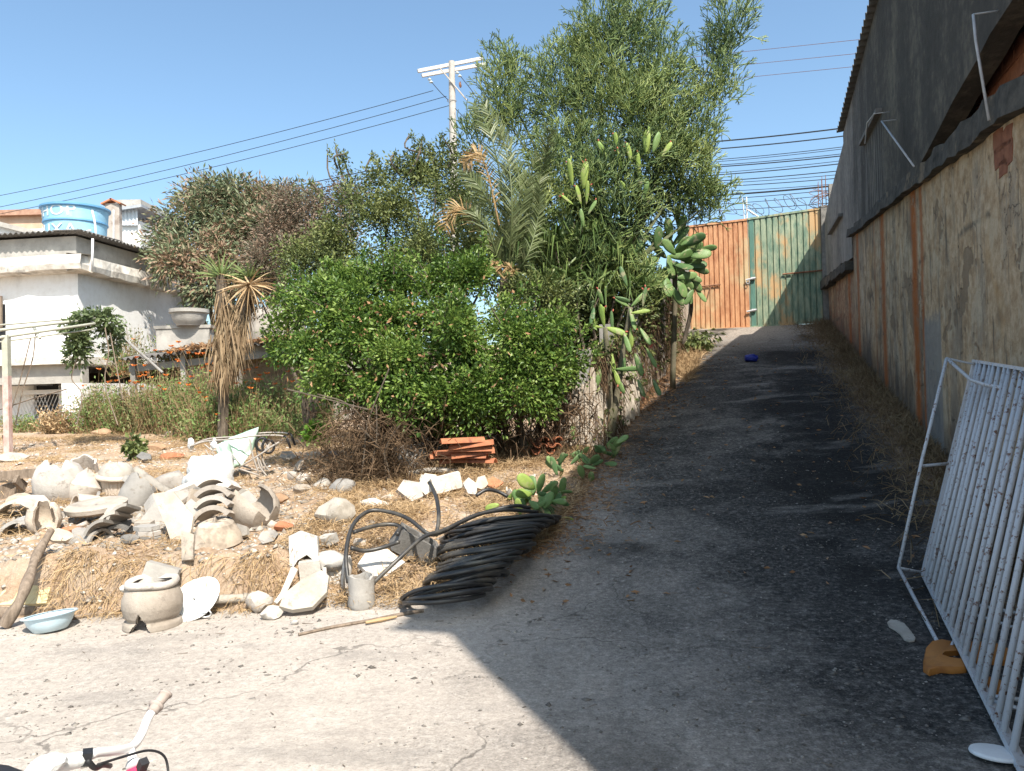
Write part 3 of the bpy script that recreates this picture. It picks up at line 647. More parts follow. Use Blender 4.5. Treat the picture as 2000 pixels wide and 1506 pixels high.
solo('razor_wire', g, MT['dsteel'], 'coil of razor wire running along the top of both gate leaves', 'razor wire')
g = Geo(); c = UV(ug, vm, 5.85); 
tube(g, [c, c + np.array([0, 0, .55]) - wv * .05], .018, 6); tube(g, [c + nv * .06, c + np.array([0, 0, .55]) + nv * .1], .014, 6); tube(g, [c + np.array([0, 0, .25]), c - nv * .28 + np.array([0, 0, .03])], .02, 6)
solo('wire_bracket', g, MT['whitepaint'], 'white metal bracket standing over the joint between the gate leaves', 'bracket')
rb = thing('rebar_cage', UV(ug, vR - .1, 5.95), 'starter bars wrapped in barbed coil on top of the right gate post', 'rebar')
for i in range(6):
    g = Geo(); a = i * math.pi / 3; p = UV(ug + .02 + .06 * math.cos(a), vR - .06 + .1 * math.sin(a), 5.9); tube(g, [p, p + np.array([0, 0, .78 + .1 * math.sin(i * 5)])], .007, 5); part('bar', g, MT['rust'], rb)
g = Geo()
for k in range(7):
    cc = UV(ug, vR - .02, 6.03 + k * .06); tube(g, [cc + (nv * math.cos(a) + wv * math.sin(a) * .8 + np.array([0, 0, .5 * math.cos(a + k)])) * (.2 + .03 * (k % 3)) for a in np.linspace(0, 2 * math.pi, 15)], .006, 4, False)
part('wire_coil', g, MT['rust'], rb)

# ============================================================ GARDEN WALL left of the ramp
def mat_thatch():
    return M1('bleached_fence_board', (.30, .24, .18), (.58, .52, .44), 7, .95, .9, 24, c=(.13, .10, .08), stretch=(2.5, 2.5, .25))
MTH = mat_thatch(); MFW = M1('stained_whitewash', (.27, .22, .175), (.50, .44, .37), 3.2, .95, .9, 26, c=(.13, .10, .075), stretch=(1, 1, .5))
gw = thing('garden_wall', (1.3, 11, .9), 'whitewashed stained garden wall along the left edge of the ramp', 'wall')
segs = [((1.00, 9.9), (1.40, 10.85), 2.05, .25), ((1.42, 10.9), (1.98, 12.1), 2.45, .16), ((2.0, 12.15), (2.75, 13.9), 2.95, .2), ((2.77, 13.95), (3.45, 16.1), 3.5, .2), ((3.47, 16.15), (4.62, 19.85), 4.2, .2)]
for i, (a, b_, zt, th) in enumerate(segs):
    a = np.array(a); b_ = np.array(b_); L = np.linalg.norm(b_ - a); e = np.append((b_ - a) / L, 0); nn = np.array([-e[1], e[0], 0]); g = Geo(); m = 5
    for k in range(m):
        c0 = a + (b_ - a) * k / m; c1 = a + (b_ - a) * (k + 1) / m; zz = zt + rr.uniform(-.06, .03); z0 = zat(*c0) - .3; c = np.append((c0 + c1) / 2, (z0 + zz) / 2)
        box(g, c + nn * (th / 2 + rr.uniform(0, .012)), L / m * .996, th, zz - z0, e, nn)
    part('wall_panel', g, MFW, gw)
    p = np.append(a, 0); z0 = zat(*a) - .2
    g = Geo(); box(g, p + np.array([0, 0, (z0 + zt + .08) / 2]) + nn * .06, .14, .17, zt + .08 - z0, e, nn); part('post', g, MT['conc_grey'], gw)
# brick with broken render, shelf
g = Geo(); p = W(1300, 612, 14.6); box(g, p, .28, .25, .04); box(g, W(1298, 600, 14.7), .22, .2, .12); part('niche', g, MT['conc_grey'], gw)
g = Geo(); p = W(1272, 592, 13.6); rock(g, p, .16, .12, .3, 4); part('bare_brick', g, MT['terracotta'], gw)
# split boards standing against its near end
for i in range(15):
    px = 1098 + i * 10.5; d = 9.75 + (max(px - 1150, 0)) * .010; q, dd = hit(px, 880 - max(px - 1165, 0) * .85, 6, 14); zt = q[2] + (.95 if i % 3 else 1.1) * (1 if i > 3 else .8) - rr.uniform(0, .15)
    x, y = q[0], q[1]; g = Geo(); w_ = rr.uniform(.035, .05)
    vs = []
    for zz, ww in ((q[2] - .15, w_), (q[2] + .4, w_ * 1.05), (zt - .12, w_), (zt, w_ * .5)):
        for sx, sy in ((-1, -1), (1, -1), (1, 1), (-1, 1)): vs.append((x + sx * ww + (zz - q[2]) * rr.uniform(-.02, .02), y + sy * .02, zz))
    fs = [(4 * k + j, 4 * k + (j + 1) % 4, 4 * k + 4 + (j + 1) % 4, 4 * k + 4 + j) for k in range(3) for j in range(4)] + [(12, 13, 14, 15)]
    g.add(vs, fs); part('stake', g, MTH, gw)

# ============================================================ HOUSE ON THE LEFT
HC = W(155, 700, 20); HC[2] = 0
he1 = np.array([.13, .99, 0]); he1 /= np.linalg.norm(he1); he2 = np.array([-he1[1], he1[0], 0])
def HP(a, b, z): return HC + he1 * a + he2 * b + np.array([0, 0, z])
def hbox(g, a0, a1, b0, b1, z0, z1): return box(g, HP((a0 + a1) / 2, (b0 + b1) / 2, (z0 + z1) / 2), a1 - a0, b1 - b0, z1 - z0, he1, he2)
def mat_house():
    m, nt, b = newmat('old_whitewash'); p = pos(nt); n2 = noise(nt, 2.2, 7, .7, p, (1, 1, .35)); n3 = noise(nt, 6, 6, .7, p); z = dot(nt, p, (0, 0, 1))
    base = mixc(nt, maprange(nt, n3, .4, .7), (.80, .80, .79), (.74, .73, .71))
    k = mathn(nt, 'MULTIPLY', maprange(nt, mathn(nt, 'ADD', z, mathn(nt, 'MULTIPLY', n2, 1.3)), 5.4, 5.9), .5); base = mixc(nt, k, base, (.24, .23, .22))
    k = mathn(nt, 'MULTIPLY', maprange(nt, n2, .62, .72), .3); base = mixc(nt, k, base, (.36, .33, .30))
    kg = mathn(nt, 'MULTIPLY', maprange(nt, dot(nt, p, he1), float(HC @ he1) + 3.9, float(HC @ he1) + 4.8), maprange(nt, n3, .3, .5)); base = mixc(nt, mathn(nt, 'MULTIPLY', kg, .8), base, (.25, .25, .245))
    nt.links.new(base, b.inputs['Base Color']); b.inputs['Roughness'].default_value = .95; spec(b, .1); bump(nt, b, n3, .3, .02); return m
MH = mat_house(); MCO = M1('flaking_cornice', (.38, .34, .29), (.78, .75, .69), 2.6, .95, .7, 14, c=(.18, .165, .15)); MPA = M1('grey_parapet', (.30, .285, .26), (.44, .415, .38), 3, .95, .6, 20, c=(.21, .2, .185))
hs_ = thing('house', HP(3, 4, .9), 'white two storey house with flaking cornice and wavy sheet roof', 'house')
g = Geo(); hbox(g, 0, 6.3, 0, 9, 2.82, 4.98); part('upper_wall', g, MH, hs_)
g = Geo()
nseg = 22
def cornice(g, fa, n, L):
    rr = random.Random(5); prev = None
    for k in range(n + 1):
        t = L * k / n; j = rr.uniform(-.05, .04); j2 = rr.uniform(-.03, .03)
        ring = [fa(t, .0, 4.97), fa(t, .42 + j, 5.0 + j2), fa(t, .46 + j, 5.16), fa(t, .40 + j2, 5.40), fa(t, .0, 5.44)]
        if prev is not None:
            o = len(g.v); g.add(prev + ring, [(i, i + 1, i + 6, i + 5) for i in range(4)] + [(4, 0, 5, 9)])
        prev = ring
cornice(g, lambda t, o, z: HP(t - .42 if t < .01 else t, -o * .72, z), nseg, 6.9); cornice(g, lambda t, o, z: HP(-o, t - .42 if t < .01 else t, z), nseg, 9)
part('cornice', g, MCO, hs_)
g = Geo(); hbox(g, .12, 6.6, .12, .27, 5.4, 5.98); hbox(g, .121, .27, .271, 9, 5.4, 5.98); part('parapet', g, MPA, hs_)
g = corr(0, HP(-.18, -.2, 6.06), he2, 2.6, unit(he1 + np.array([0, 0, .02])), 1.8, .028, .16, .012); part('roof_sheet', g, mroof, hs_)
g = corr(0, HP(-.12, 2.3, 6.02), he2, 6.5, unit(he1 + np.array([0, 0, .05])), 1.8, .028, .16, .012); part('roof_sheet', g, mroof, hs_)
g = corr(0, HP(-.2, .55, 6.07), he1, 7.2, unit(-he2 + np.array([0, 0, -.03])), .80, .028, .16, .012); part('roof_sheet', g, mroof, hs_)
g = Geo(); hbox(g, .3, 7.0, .3, 9, 5.9, 5.99); part('roof_slab', g, MPA, hs_)
g = Geo(); tube(g, [W(181, 466, 19.7), W(180, 531, 19.75)], .03, 8); part('downpipe', g, MT['whitepaint'], hs_, smooth=True)
# lower storey
g = Geo(); hbox(g, -.12, 6.3, -.05, 9, 2.62, 2.815); part('floor_slab', g, MCO, hs_)
g = Geo(); hbox(g, .1, .35, -.0, 9, 2.12, 2.617); part('beam', g, MPA, hs_)
g = Geo(); hbox(g, .1, 6.2, .003, .6, .5, 2.118); part('pillar', g, MH, hs_)
g = Geo(); hbox(g, 1.2, 1.4, .61, .72, .5, 2.117); hbox(g, 1.2, 1.4, 1.32, 1.55, .5, 2.117); hbox(g, 1.2, 1.4, 2.3, 9, .5, 2.117); hbox(g, 1.2, 1.4, 1.55, 2.3, .5, 1.0); hbox(g, 1.2, 1.4, .72, 1.32, 1.9, 2.116); part('porch_wall', g, MH, hs_)
g = Geo(); hbox(g, 1.28, 1.33, .72, 1.32, .5, 1.9); dr = part('door', g, M1('door_paint', (.10, .085, .07), (.16, .13, .11), 4), hs_)
g = Geo()
for k in range(4): hbox(g, 1.25, 1.279, .78 + k * .135, .80 + k * .135, .6, 1.85)
part('door_batten', g, MT['wood'], dr)
g = Geo(); hbox(g, 1.3, 1.33, 1.55, 2.3, 1.0, 2.1); wn = part('window', g, MT['black'], hs_)
g = Geo()
for k in range(12):
    a = 1.5 + k * .11
    for s_ in (-1, 1): bar(g, HP(1.17, a, .75), HP(1.17, a + s_ * .5, 1.85), .012, .012)
part('window_lattice', g, MT['whitepaint'], wn)
g = Geo(); hbox(g, .9, 1.15, 1.2, 2.5, 1.86, 1.98); part('window_hood', g, MT['whitepaint'], hs_)
g = Geo(); hbox(g, -.01, .03, 2.1, 2.9, 3.05, 4.25); part('window', g, MT['black'], hs_)
g = Geo(); bar(g, W(2, 578, 20.2), W(2, 640, 20.2), .05, .05); part('window_frame', g, MT['wood'], hs_)
# lean-to roof right of it
co = thing('lean_to', W(420, 770, 18), 'low lean-to with leaf covered corrugated roof behind the orange flowers', 'shed')
p0 = W(236, 703, 19.2); p1 = W(600, 662, 17.4); e = unit(p1 - p0); L = np.linalg.norm(p1 - p0)
bk = unit(np.array([.15, 1, .17])); g = corr(0, p0, e, L, bk, 3.6, .035, .19, .012); part('roof_sheet', g, mroof, co)
for t in (.03, .32, .62, .98):
    g = Geo(); p = p0 + e * L * t + bk * .3; bar(g, (p[0], p[1], .6), (p[0], p[1], p[2] - .03), .12, .12); part('post', g, MT['conc_grey'], co)
g = Geo(); a = p0 + np.array([.3, 3.4, 0]); b_ = p1 + np.array([.3, 3.4, 0]); bar(g, (a[0], a[1], 1.6), (b_[0], b_[1], 1.6), .1, 3.0, (0, 0, 1)); 
part('back_wall', g, MT['conc_grey'], co)
g = Geo(); box(g, (p0 + p1) / 2 + np.array([0, .4, -.22]), L * .98, .12, .16, e, unit(np.cross([0, 0, 1], e))); part('beam', g, MT['conc_grey'], co)
n = 2600; t = rng.random(n); k = rng.random(n); k = k * k; C = p0 + e * (L * (.25 + .73 * t))[:, None] + bk * (3.4 * k)[:, None] + np.array([0, 0, .045]) + rng.random((n, 1)) * np.array([0, 0, .07])
nppart('fallen_leaves', leaves(C, rng.normal(size=(n, 3)) * [1, 1, .3], .13, .05), MT['litter'], co, stuff=True)
# low wall and urn behind it
g = Geo(); c = W(362, 660, 19.6); box(g, c + np.array([0, 0, -.04]), 1.35, .3, .54); box(g, c + np.array([0, 0, .27]), 1.45, .36, .08); solo('low_wall', g, MPA, 'short stained low wall with a coping, carrying the old concrete bowl', 'wall')
g = Geo(); c = W(370, 637, 19.5); lathe(g, [(.30, 0), (.32, .04), (.36, .08), (.41, .18), (.43, .28), (.44, .30), (.48, .33), (.48, .42), (.44, .42), (.38, .3), (.01, .26)], Matrix.Translation(Vector(c))); solo('concrete_bowl', g, MPA, 'round concrete garden bowl on the low wall by the white house', 'planter', smooth=40)
g = Geo(); shell(g, [(.75, 0), (.78, .5), (.7, .9), (.5, 1.1), (.01, 1.12)], .08, Matrix.Translation(Vector(W(538, 690, 19))), 0, 360, 20); solo('concrete_drum', g, MT['conc_grey'], 'rounded grey concrete drum half hidden between yucca and bush', 'drum')
# pole leaning at the vine
g = Geo(); tube(g, [W(236, 655, 16.5), W(318, 728, 15.6)], .026, 8); tube(g, [W(214, 635, 16.8), W(236, 655, 16.5)], .03, 8); solo('leaning_pole', g, MPO_ if 0 else MT['conc_grey'], 'pale pole slanting down from the vine into the flowering weeds', 'pole')
# pipe frame
pf = thing('pipe_pergola', W(12, 822, 13.5), 'faded pipe pergola frame on a peeling reddish post before the house', 'pergola')
MPI = M1('faded_green_pipe', (.34, .35, .28), (.46, .45, .38), 6, .7); MPR = M1('peeling_red_post', (.42, .24, .2), (.62, .5, .46), 7, .85, .4)
for a, b_, r in (((-60, 652, 13.5), (190, 622, 14.6), .028), ((-60, 668, 13.0), (186, 632, 14.4), .026), ((-60, 676, 13.3), (185, 643, 14.4), .015), ((-60, 640, 15), (150, 622, 15), .018)):
    g = Geo(); tube(g, [W(*a), W(*b_)], r, 8); part('rail', g, MPI, pf, smooth=True)
g = Geo(); tube(g, [W(66, 640, 14.4), W(78, 660, 13.5)], .03, 6); part('rail', g, MPI, pf, smooth=True)
p = W(12, 655, 13.4); g = Geo(); bar(g, (p[0], p[1], zat(p[0], p[1]) - .1), (p[0], p[1], 2.1), .1, .1); part('post', g, MPR, pf)
g = Geo(); bar(g, (p[0], p[1], 2.1), (p[0], p[1], p[2]), .1, .1); part('post', g, MPI, pf)

# buildings far left
def house_box(name, label, px0, px1, pyt, pyb, d, depth, mat, cat='building', roof=None):
    a = W(px0, pyt, d); b_ = W(px1, pyt, d); r = thing(name, ((a[0] + b_[0]) / 2, d + depth / 2, .5), label, cat); g = Geo(); zt = a[2]; box(g, ((a[0] + b_[0]) / 2, d + depth / 2, (zt + .2) / 2), b_[0] - a[0], depth, zt - .2); part('wall', g, mat, r); return r, a, b_, zt
MOR = M1('faded_orange_render', (.48, .32, .22), (.60, .44, .33), 1.5, .95); MWH = M1('far_white_render', (.66, .65, .63), (.78, .77, .75), 1.0, .95, c=(.5, .48, .45))
r, a, b_, zt = house_box('orange_building', 'low faded orange building just behind the blue water tank', -60, 215, 424, 0, 42, 6, MOR)
g = Geo(); box(g, ((a[0] + b_[0]) / 2, 45, zt + .15), b_[0] - a[0] + .5, 6.6, .3); part('roof', g, M1('old_tiles', (.3, .17, .12), (.45, .28, .2), 3), r)
r, a, b_, zt = house_box('white_wing', 'low white wing with a sloping top left of the water tank', -80, 96, 450, 0, 30, 3, MWH)
g = Geo(); bar(g, W(-80, 418, 29.9), W(96, 462, 29.9), .25, .18); part('coping', g, MPA, r)
g = Geo(); q0, q1, q2 = W(-80, 420, 29.98), W(94, 462, 29.98), W(-80, 462, 29.98); o3 = np.array([0, .3, 0]); g.add([q0, q2, q1, q0 + o3, q2 + o3, q1 + o3], [(0, 1, 2), (3, 5, 4), (0, 3, 4, 1), (1, 4, 5, 2), (2, 5, 3, 0)]); part('wall', g, MWH, r)
g = Geo(); q = W(214, 395, 27); zt = q[2]; box(g, (q[0], 27.2, (zt + 2) / 2 + .0), .50, .2, zt - 2); r = thing('roof_tower', (q[0], 27.5, 2), 'narrow grey rendered tower with a tiled cap beside the tank', 'tower'); part('wall', g, M1('brown_grey_render', (.34, .3, .26), (.45, .4, .36), 3, c=(.25, .2, .17)), r)
g = Geo(); 
for s_ in (-1, 1): box(g, (q[0] + s_ * .16, 27.2, zt + .06), .42, .4, .05, unit([1, 0, -s_ * .45]), (0, 1, 0), unit([s_ * .45, 0, 1]))
part('roof', g, MT['terracotta'], r)
g = Geo(); tube(g, [W(222, 410, 27.05), W(222, 470, 27.05)], .025, 8); part('pipe', g, MT['whitepaint'], r)
r, a, b_, zt = house_box('white_annex', 'tall white building with blue grey sheet cladding under its roof', 226, 272, 432, 0, 33, 4, MWH)
x0, x1 = a[0], b_[0]
g = corr(0, W(226, 440, 32.9), unit(W(268, 440, 32.9) - W(226, 440, 32.9)), .95, (0, 0, 1), .74, .03, .16); part('cladding_sheet', g, M1('galvanised_cladding', (.52, .56, .6), (.62, .66, .7), 3, .5), r)
g = Geo(); A = W(222, 412, 32.6); B_ = W(276, 404, 32.6); C_ = W(326, 422, 36); D_ = W(240, 404, 38)
g.add([A, B_, C_ + np.array([0, 4, 0]), D_] + [q + np.array([0, 0, .12]) for q in (A, B_, C_ + np.array([0, 4, 0]), D_)], [(0, 3, 2, 1), (4, 5, 6, 7), (0, 1, 5, 4), (1, 2, 6, 5), (2, 3, 7, 6), (3, 0, 4, 7)]); part('roof', g, M1('metal_roof', (.3, .32, .35), (.4, .42, .45), 4, .5), r)
g = Geo(); box(g, W(292, 470, 38), 1.6, 5, 2.8); part('wall', g, MPA, r)
g = Geo()
for k in range(7): box(g, W(277 + k * 7, 433 + k * 1.2, 35.2), .05, .05, .45)
bar(g, W(274, 424, 35.2), W(322, 432, 35.2), .05, .05); bar(g, W(274, 442, 35.2), W(322, 446, 35.2), .05, .05); part('railing', g, MT['steel'], r)
# water tank
tk = thing('water_tank', W(150, 470, 23), 'round light blue water tank with white lettering on the house roof', 'water tank')
c = W(149, 478, 23.5); tr = .93; zt_ = W(149, 410, 23.5)[2]; zb_ = c[2]; H_ = zt_ - zb_
MTK = M1('blue_plastic_tank', (.24, .47, .64), (.32, .55, .70), 3, .5, .05, c=(.40, .60, .72)); M = Matrix.Translation(Vector(c))
g = Geo(); lathe(g, [(.01, 0), (tr * .86, 0), (tr * .9, H_ * .3), (tr * .92, H_ * .55)], M, n=48); lathe(g, [(tr * .935, H_ * .57), (tr * .97, H_ * .95)], M, n=48); part('body', g, MTK, tk, smooth=30)
g = Geo(); lathe(g, [(tr * .92, H_ * .54), (tr * .96, H_ * .56), (tr * .955, H_ * .60), (tr * .93, H_ * .61)], M, n=48); lathe(g, [(tr * .96, H_ * .93), (tr * 1.04, H_ * .97), (tr * 1.04, H_ * 1.02), (tr * .98, H_ * 1.04), (.01, H_ * 1.10)], M, n=48)
part('rim', g, M1('blue_tank_rim', (.11, .28, .48), (.15, .34, .55), 3, .5, .05), tk, smooth=30)
g = Geo(); tube(g, spline([W(188, 478, 22.45), W(186, 440, 22.42), W(180, 411, 22.5)], 4), .03, 8); tube(g, [W(165, 452, 22.4), W(178, 450, 22.4)], .025, 8); part('pipe', g, MT['whitepaint'], tk, smooth=True)
g = Geo(); box(g, c + np.array([0, 0, -.55]), 2.2, 2.2, 1.08); part('stand', g, MPA, tk)
for txt, hz, a0 in (('SHOP', .68, -137.5), ('LUXA', .16, -137.5)):
    cu = bpy.data.curves.new('lettering', 'FONT'); cu.body = txt; cu.size = H_ * .42; cu.space_character = 1.12; cu.extrude = .004
    to = bpy.data.objects.new('tmp', cu); col.objects.link(to); bpy.context.view_layer.update()
    me = bpy.data.meshes.new_from_object(to.evaluated_get(bpy.context.evaluated_depsgraph_get())); bpy.data.objects.remove(to); bm = bmesh.new(); bm.from_mesh(me)
    bmesh.ops.subdivide_edges(bm, edges=[e_ for e_ in bm.edges if e_.calc_length() > .06], cuts=3)
    for v in bm.verts:
        a = R_(a0 - 16) + v.co.x * 1.25 / tr; h = hz * H_ + v.co.y; rr_ = tr * (.90 + .07 * min(h / H_, 1)) + .006 + v.co.z
        v.co = Vector((rr_ * math.cos(a), rr_ * math.sin(a), h)) + Vector(c)
    bm.to_mesh(me); bm.free(); me.name = 'lettering'; me.transform(Matrix.Translation(-world_origin(tk))); link('lettering', me, MT['whitepaint'], tk)

# ============================================================ UTILITY POLE AND WIRES
MPO = M1('concrete_pole', (.36, .33, .30), (.46, .43, .39), 6, .85, .2)
dp = 29.0
pb = W(886, 420, dp); pt = W(882, 120, dp); po = thing('utility_pole', (pb[0], pb[1], 3.0), 'tall concrete utility pole with double crossarms behind the palm', 'utility pole')
g = Geo(); tube(g, [(pb[0], pb[1], 2.9), (pt[0], pt[1], pt[2])], [.21, .115], 14); part('pole', g, MPO, po, smooth=40)
for (x0, y0, x1, y1, dd) in ((816, 139, 943, 114, dp - .18), (824, 148, 949, 125, dp + .2)):
    g = Geo(); bar(g, W(x0, y0, dd), W(x1, y1, dd + .9), .10, .12)
    ca = part('crossarm', g, M1('crossarm_paint', (.50, .49, .47), (.6, .59, .57), 5, .8), po)
g = Geo(); bar(g, W(860, 134, dp - .2), W(912, 196, dp - .1), .05, .04); part('brace', g, MPO, po)
for (x, y) in ((839, 157), (842, 162), (893, 144), (898, 150), (950, 133), (953, 138)):
    g = Geo(); p = W(x, y, dp - .1); lathe(g, [(.01, 0), (.07, .01), (.075, .04), (.03, .07), (.01, .09)], Matrix.Translation(Vector(p)), n=12); part('insulator', g, M1('glass_insulator', (.5, .55, .55), (.6, .65, .65), 3, .2), po, smooth=True)
g = Geo(); tube(g, spline([W(836, 152, dp), W(858, 178, dp - .3), W(876, 196, dp - .2)], 5), .014, 5); tube(g, spline([W(889, 212, dp - .2), W(905, 228, dp - .4), W(924, 243, dp - .8)], 5), .014, 5); tube(g, spline([W(900, 150, dp - .2), W(920, 175, dp - .5), W(930, 190, dp - .5)], 5), .014, 5)
part('jumper_wire', g, MT['black'], po)
for z_ in (197, 280):
    g = Geo(); p = W(882.5 + (z_ - 197) * .02, z_, dp); tube(g, [p + np.array([math.cos(a) * .17, math.sin(a) * .17, 0]) for a in np.linspace(0, 6.28, 17)], .012, 5, False); part('band', g, MT['steel'], po)
g = Geo(); rock(g, W(899, 165, dp - .1), .06, .06, .13, 3); part('fuse_cutout', g, MT['rust'], po)
def wire(pa, pb_, r, label, grp, mat=MT['black'], sag=.0):
    g = Geo(); a = W(*pa); b_ = W(*pb_); pts = []
    for k in range(13):
        t = k / 12; p = a + (b_ - a) * t; p[2] -= sag * 4 * t * (1 - t); pts.append(p)
    tube(g, pts, r, 5); solo('power_line', g, mat, label, 'power line', grp)
for i, (ya, yb, xe, nm) in enumerate(((385, 177, 846, 'upper'), (409, 188, 872, 'middle'), (421, 206, 878, 'lowest'))):
    wire((-260, ya + 44, 36), (xe, yb, dp), .012, 'thin power line sagging left from the pole, the %s of three' % nm, 'power lines left of the pole', sag=.35)
for i, (ya, yb) in enumerate(((352, 340), (372, 352))):
    wire((300, ya + 70, 40), (745, yb - 12, 31), .02, ('upper' if i == 0 else 'lower') + ' dark cable crossing the sky above the grey green bush', 'cables above the bush')
for ya, yb, nm in ((103, 79, 'highest'), (128, 106, 'second highest'), (153, 131, 'third highest')):
    wire((1300, ya + 14, 33), (1720, yb - 6, 27), .009, nm + ' of the thin red lines high above the gate', 'thin lines high over the gate', MT['rust'])
ws = [(270, 246, .028), (284, 262, .024), (305, 283, .014), (309, 287, .012), (314, 297, .014), (317, 301, .022), (330, 310, .012), (333, 316, .02), (344, 330, .018), (347, 338, .012), (353, 345, .016), (362, 356, .012), (372, 358, .034), (380, 366, .014), (389, 376, .012), (400, 392, .014)]
_o = ['topmost', 'second', 'third', 'fourth', 'fifth', 'sixth', 'seventh', 'eighth']
CABN = ['%s of the two thick cables well above the close bundle over the gate' % ('upper', 'lower')[i] for i in range(2)] + ['thin cable over the gate, %s of the upper bundle below the two thick ones' % _o[i] for i in range(6)] + ['cable over the gate, %s of the lower bundle nearest the razor wire' % _o[i] for i in range(8)]
for i, (ya, yb, r) in enumerate(ws):
    wire((1250, ya + 16, 32), (1700, yb - 3, 28), r, CABN[i], 'cables strung over the gate', sag=.1)

# ============================================================ VEGETATION
ML_bush = MLeaf('bright_bush_leaves', [(.03, .066, .017), (.08, .15, .03), (.17, .26, .05), (.34, .42, .12)], .4, .3, 1.5)
ML_olive = MLeaf('olive_leaves', [(.04, .06, .024), (.09, .12, .04), (.17, .20, .065), (.29, .30, .11)], .5, .2, 1.3)
ML_pink = MLeaf('reddish_grey_leaves', [(.07, .07, .045), (.13, .12, .08), (.26, .18, .13), (.34, .25, .17)], .55, .2, 1.1)
ML_mango = MLeaf('grey_green_leaves', [(.08, .10, .055), (.13, .17, .09), (.20, .22, .12), (.30, .19, .13), (.33, .22, .14)], .5, .15, .8)
ML_pencil = MLeaf('pencil_stems', [(.04, .08, .04), (.10, .155, .06), (.22, .28, .09), (.42, .46, .16)], .42, .0, .9)
ML_palm = MLeaf('palm_leaflets', [(.09, .12, .05), (.14, .17, .07), (.19, .20, .10)], .45, .2, .8)
ML_weed = MLeaf('weed_leaves', [(.08, .13, .035), (.13, .21, .055), (.20, .28, .09), (.30, .30, .14)], .6, .3, 1.3, dry=(.27, .24, .12))
ML_vivid = MLeaf('vivid_leaves', [(.09, .2, .02), (.16, .32, .04), (.24, .42, .07)], .45, .35, 3)
ML_yucca = MLeaf('yucca_blades', [(.10, .16, .05), (.17, .23, .08), (.28, .29, .12)], .5, .15, 3)
ML_flower = MLeaf('orange_petals', [(.65, .16, .03), (.75, .25, .04), (.7, .18, .1)], .6, .2, 3)

def crownleaves(lobes, n, L, w, per=22, cl=.16, droop=.15, shellb=.42):
    """leaves gathered in sprays over ellipsoid lobes given as pixel centre, depth and pixel radii"""
    vol = np.array([(l[3] * l[4]) ** 1.0 for l in lobes], float); vol /= vol.sum(); out = []
    for l, f in zip(lobes, vol):
        px, py, d, rx, ry = l[:5]; c = W(px, py, d); k = d / FPX; rz = (rx + ry) / 2 * k * (l[5] if len(l) > 5 else .7); m = max(int(n * f / per), 3)
        Rv = np.array([rx * k, rz, ry * k]); ns = 16 + int(10 * rng.random()); sd_ = unit(rng.normal(size=(ns, 3)) + np.array([0, -.25, .1])); sr = rng.uniform(.15, .42, (ns, 1)); sc = sd_ * (rng.uniform(.72, 1.12, (ns, 1)) - sr * .45); ix = rng.choice(ns, m, p=(sr[:, 0] ** 2) / (sr[:, 0] ** 2).sum())
        bb, _d = inball(m, (0, 0, 0), 1.0); Cc = c + (sc[ix] + bb * sr[ix]) * Rv; dd = unit(sc[ix] * .5 + bb); C = np.repeat(Cc, per, 0); D = np.repeat(dd, per, 0); q = rng.normal(size=C.shape); q /= np.linalg.norm(q, axis=1, keepdims=True) 
        s = cl * rng.random((len(C), 1)) ** .5 * rng.uniform(.6, 1.3, (m, 1)).repeat(per, 0)
        C = C + q * s; out.append(leaves(C, D * .7 + q * .8 + np.array([0, 0, -droop]) + rng.normal(size=C.shape) * .35, L, w))
    return cat_(*out)
def branches(base, tips, r=.03, seed=0, mat=None, wob=.12):
    g = Geo(); rr = random.Random(seed); base = np.asarray(base, float)
    for t in tips:
        t = np.asarray(t, float); L = np.linalg.norm(t - base); m = [base + (t - base) * k / 4 + np.array([rr.uniform(-1, 1), rr.uniform(-1, 1), rr.uniform(-.5, .8)]) * wob * L * (.0 if k in (0, 4) else .5) for k in range(5)]
        P = spline(m, 3); tube(g, P, [r * (1 - .8 * i / (len(P) - 1)) for i in range(len(P))], 5)
    return g
def sprout(p0, p1, n, L, w, rad):
    """long leafy shoot"""
    p0 = np.asarray(p0); p1 = np.asarray(p1); t = rng.random((n, 1)) ** .8; C = p0 + (p1 - p0) * t + rng.normal(size=(n, 3)) * rad * (1 - .6 * t); D = rng.normal(size=(n, 3)) + unit(p1 - p0) * .8
    return leaves(C, D, L, w)

# front bright green bush
q, d = hit(900, 880)
b1 = thing('green_bush', q, 'large bright green bush in the middle with small glossy leaves', 'bush')
lob = [(1035, 690, 9.3, 110, 95), (930, 690, 9.2, 120, 110), (820, 720, 9.3, 130, 95), (690, 700, 9.6, 120, 90), (620, 640, 10, 90, 80), (760, 610, 9.9, 150, 90), (900, 590, 9.9, 130, 80), (660, 590, 10.3, 90, 60), (570, 660, 10.2, 45, 55),
       (880, 800, 9.1, 120, 45), (1010, 760, 9.1, 90, 50), (690, 550, 10.3, 40, 35), (910, 535, 10.1, 45, 30), (760, 780, 9.4, 60, 45), (640, 740, 9.8, 50, 35), (800, 540, 10.2, 90, 35)]
out = [crownleaves(lob, 66000, .062, .032, per=24, cl=.15)]; sg = Geo(); rs = random.Random(12)
for l in lob:
    for j in range(5):
        c = W(l[0], l[1], l[2]); k = l[2] / FPX; a = rs.uniform(-.3, 3.4); e = np.array([math.cos(a) * l[3] * k, rs.uniform(-.5, .1) * l[3] * k, math.sin(a) * l[4] * k]); A0 = c + e * .8; B0 = c + e * rs.uniform(1.15, 1.45) + np.array([0, 0, rs.uniform(.02, .2)]); out.append(sprout(A0, B0, 60, .06, .03, .05)); tube(sg, [A0, B0], [.008, .003], 4)
nppart('crown', cat_(*out), ML_bush, b1); part('shoot', sg, MT['bark'], b1, stuff=True)
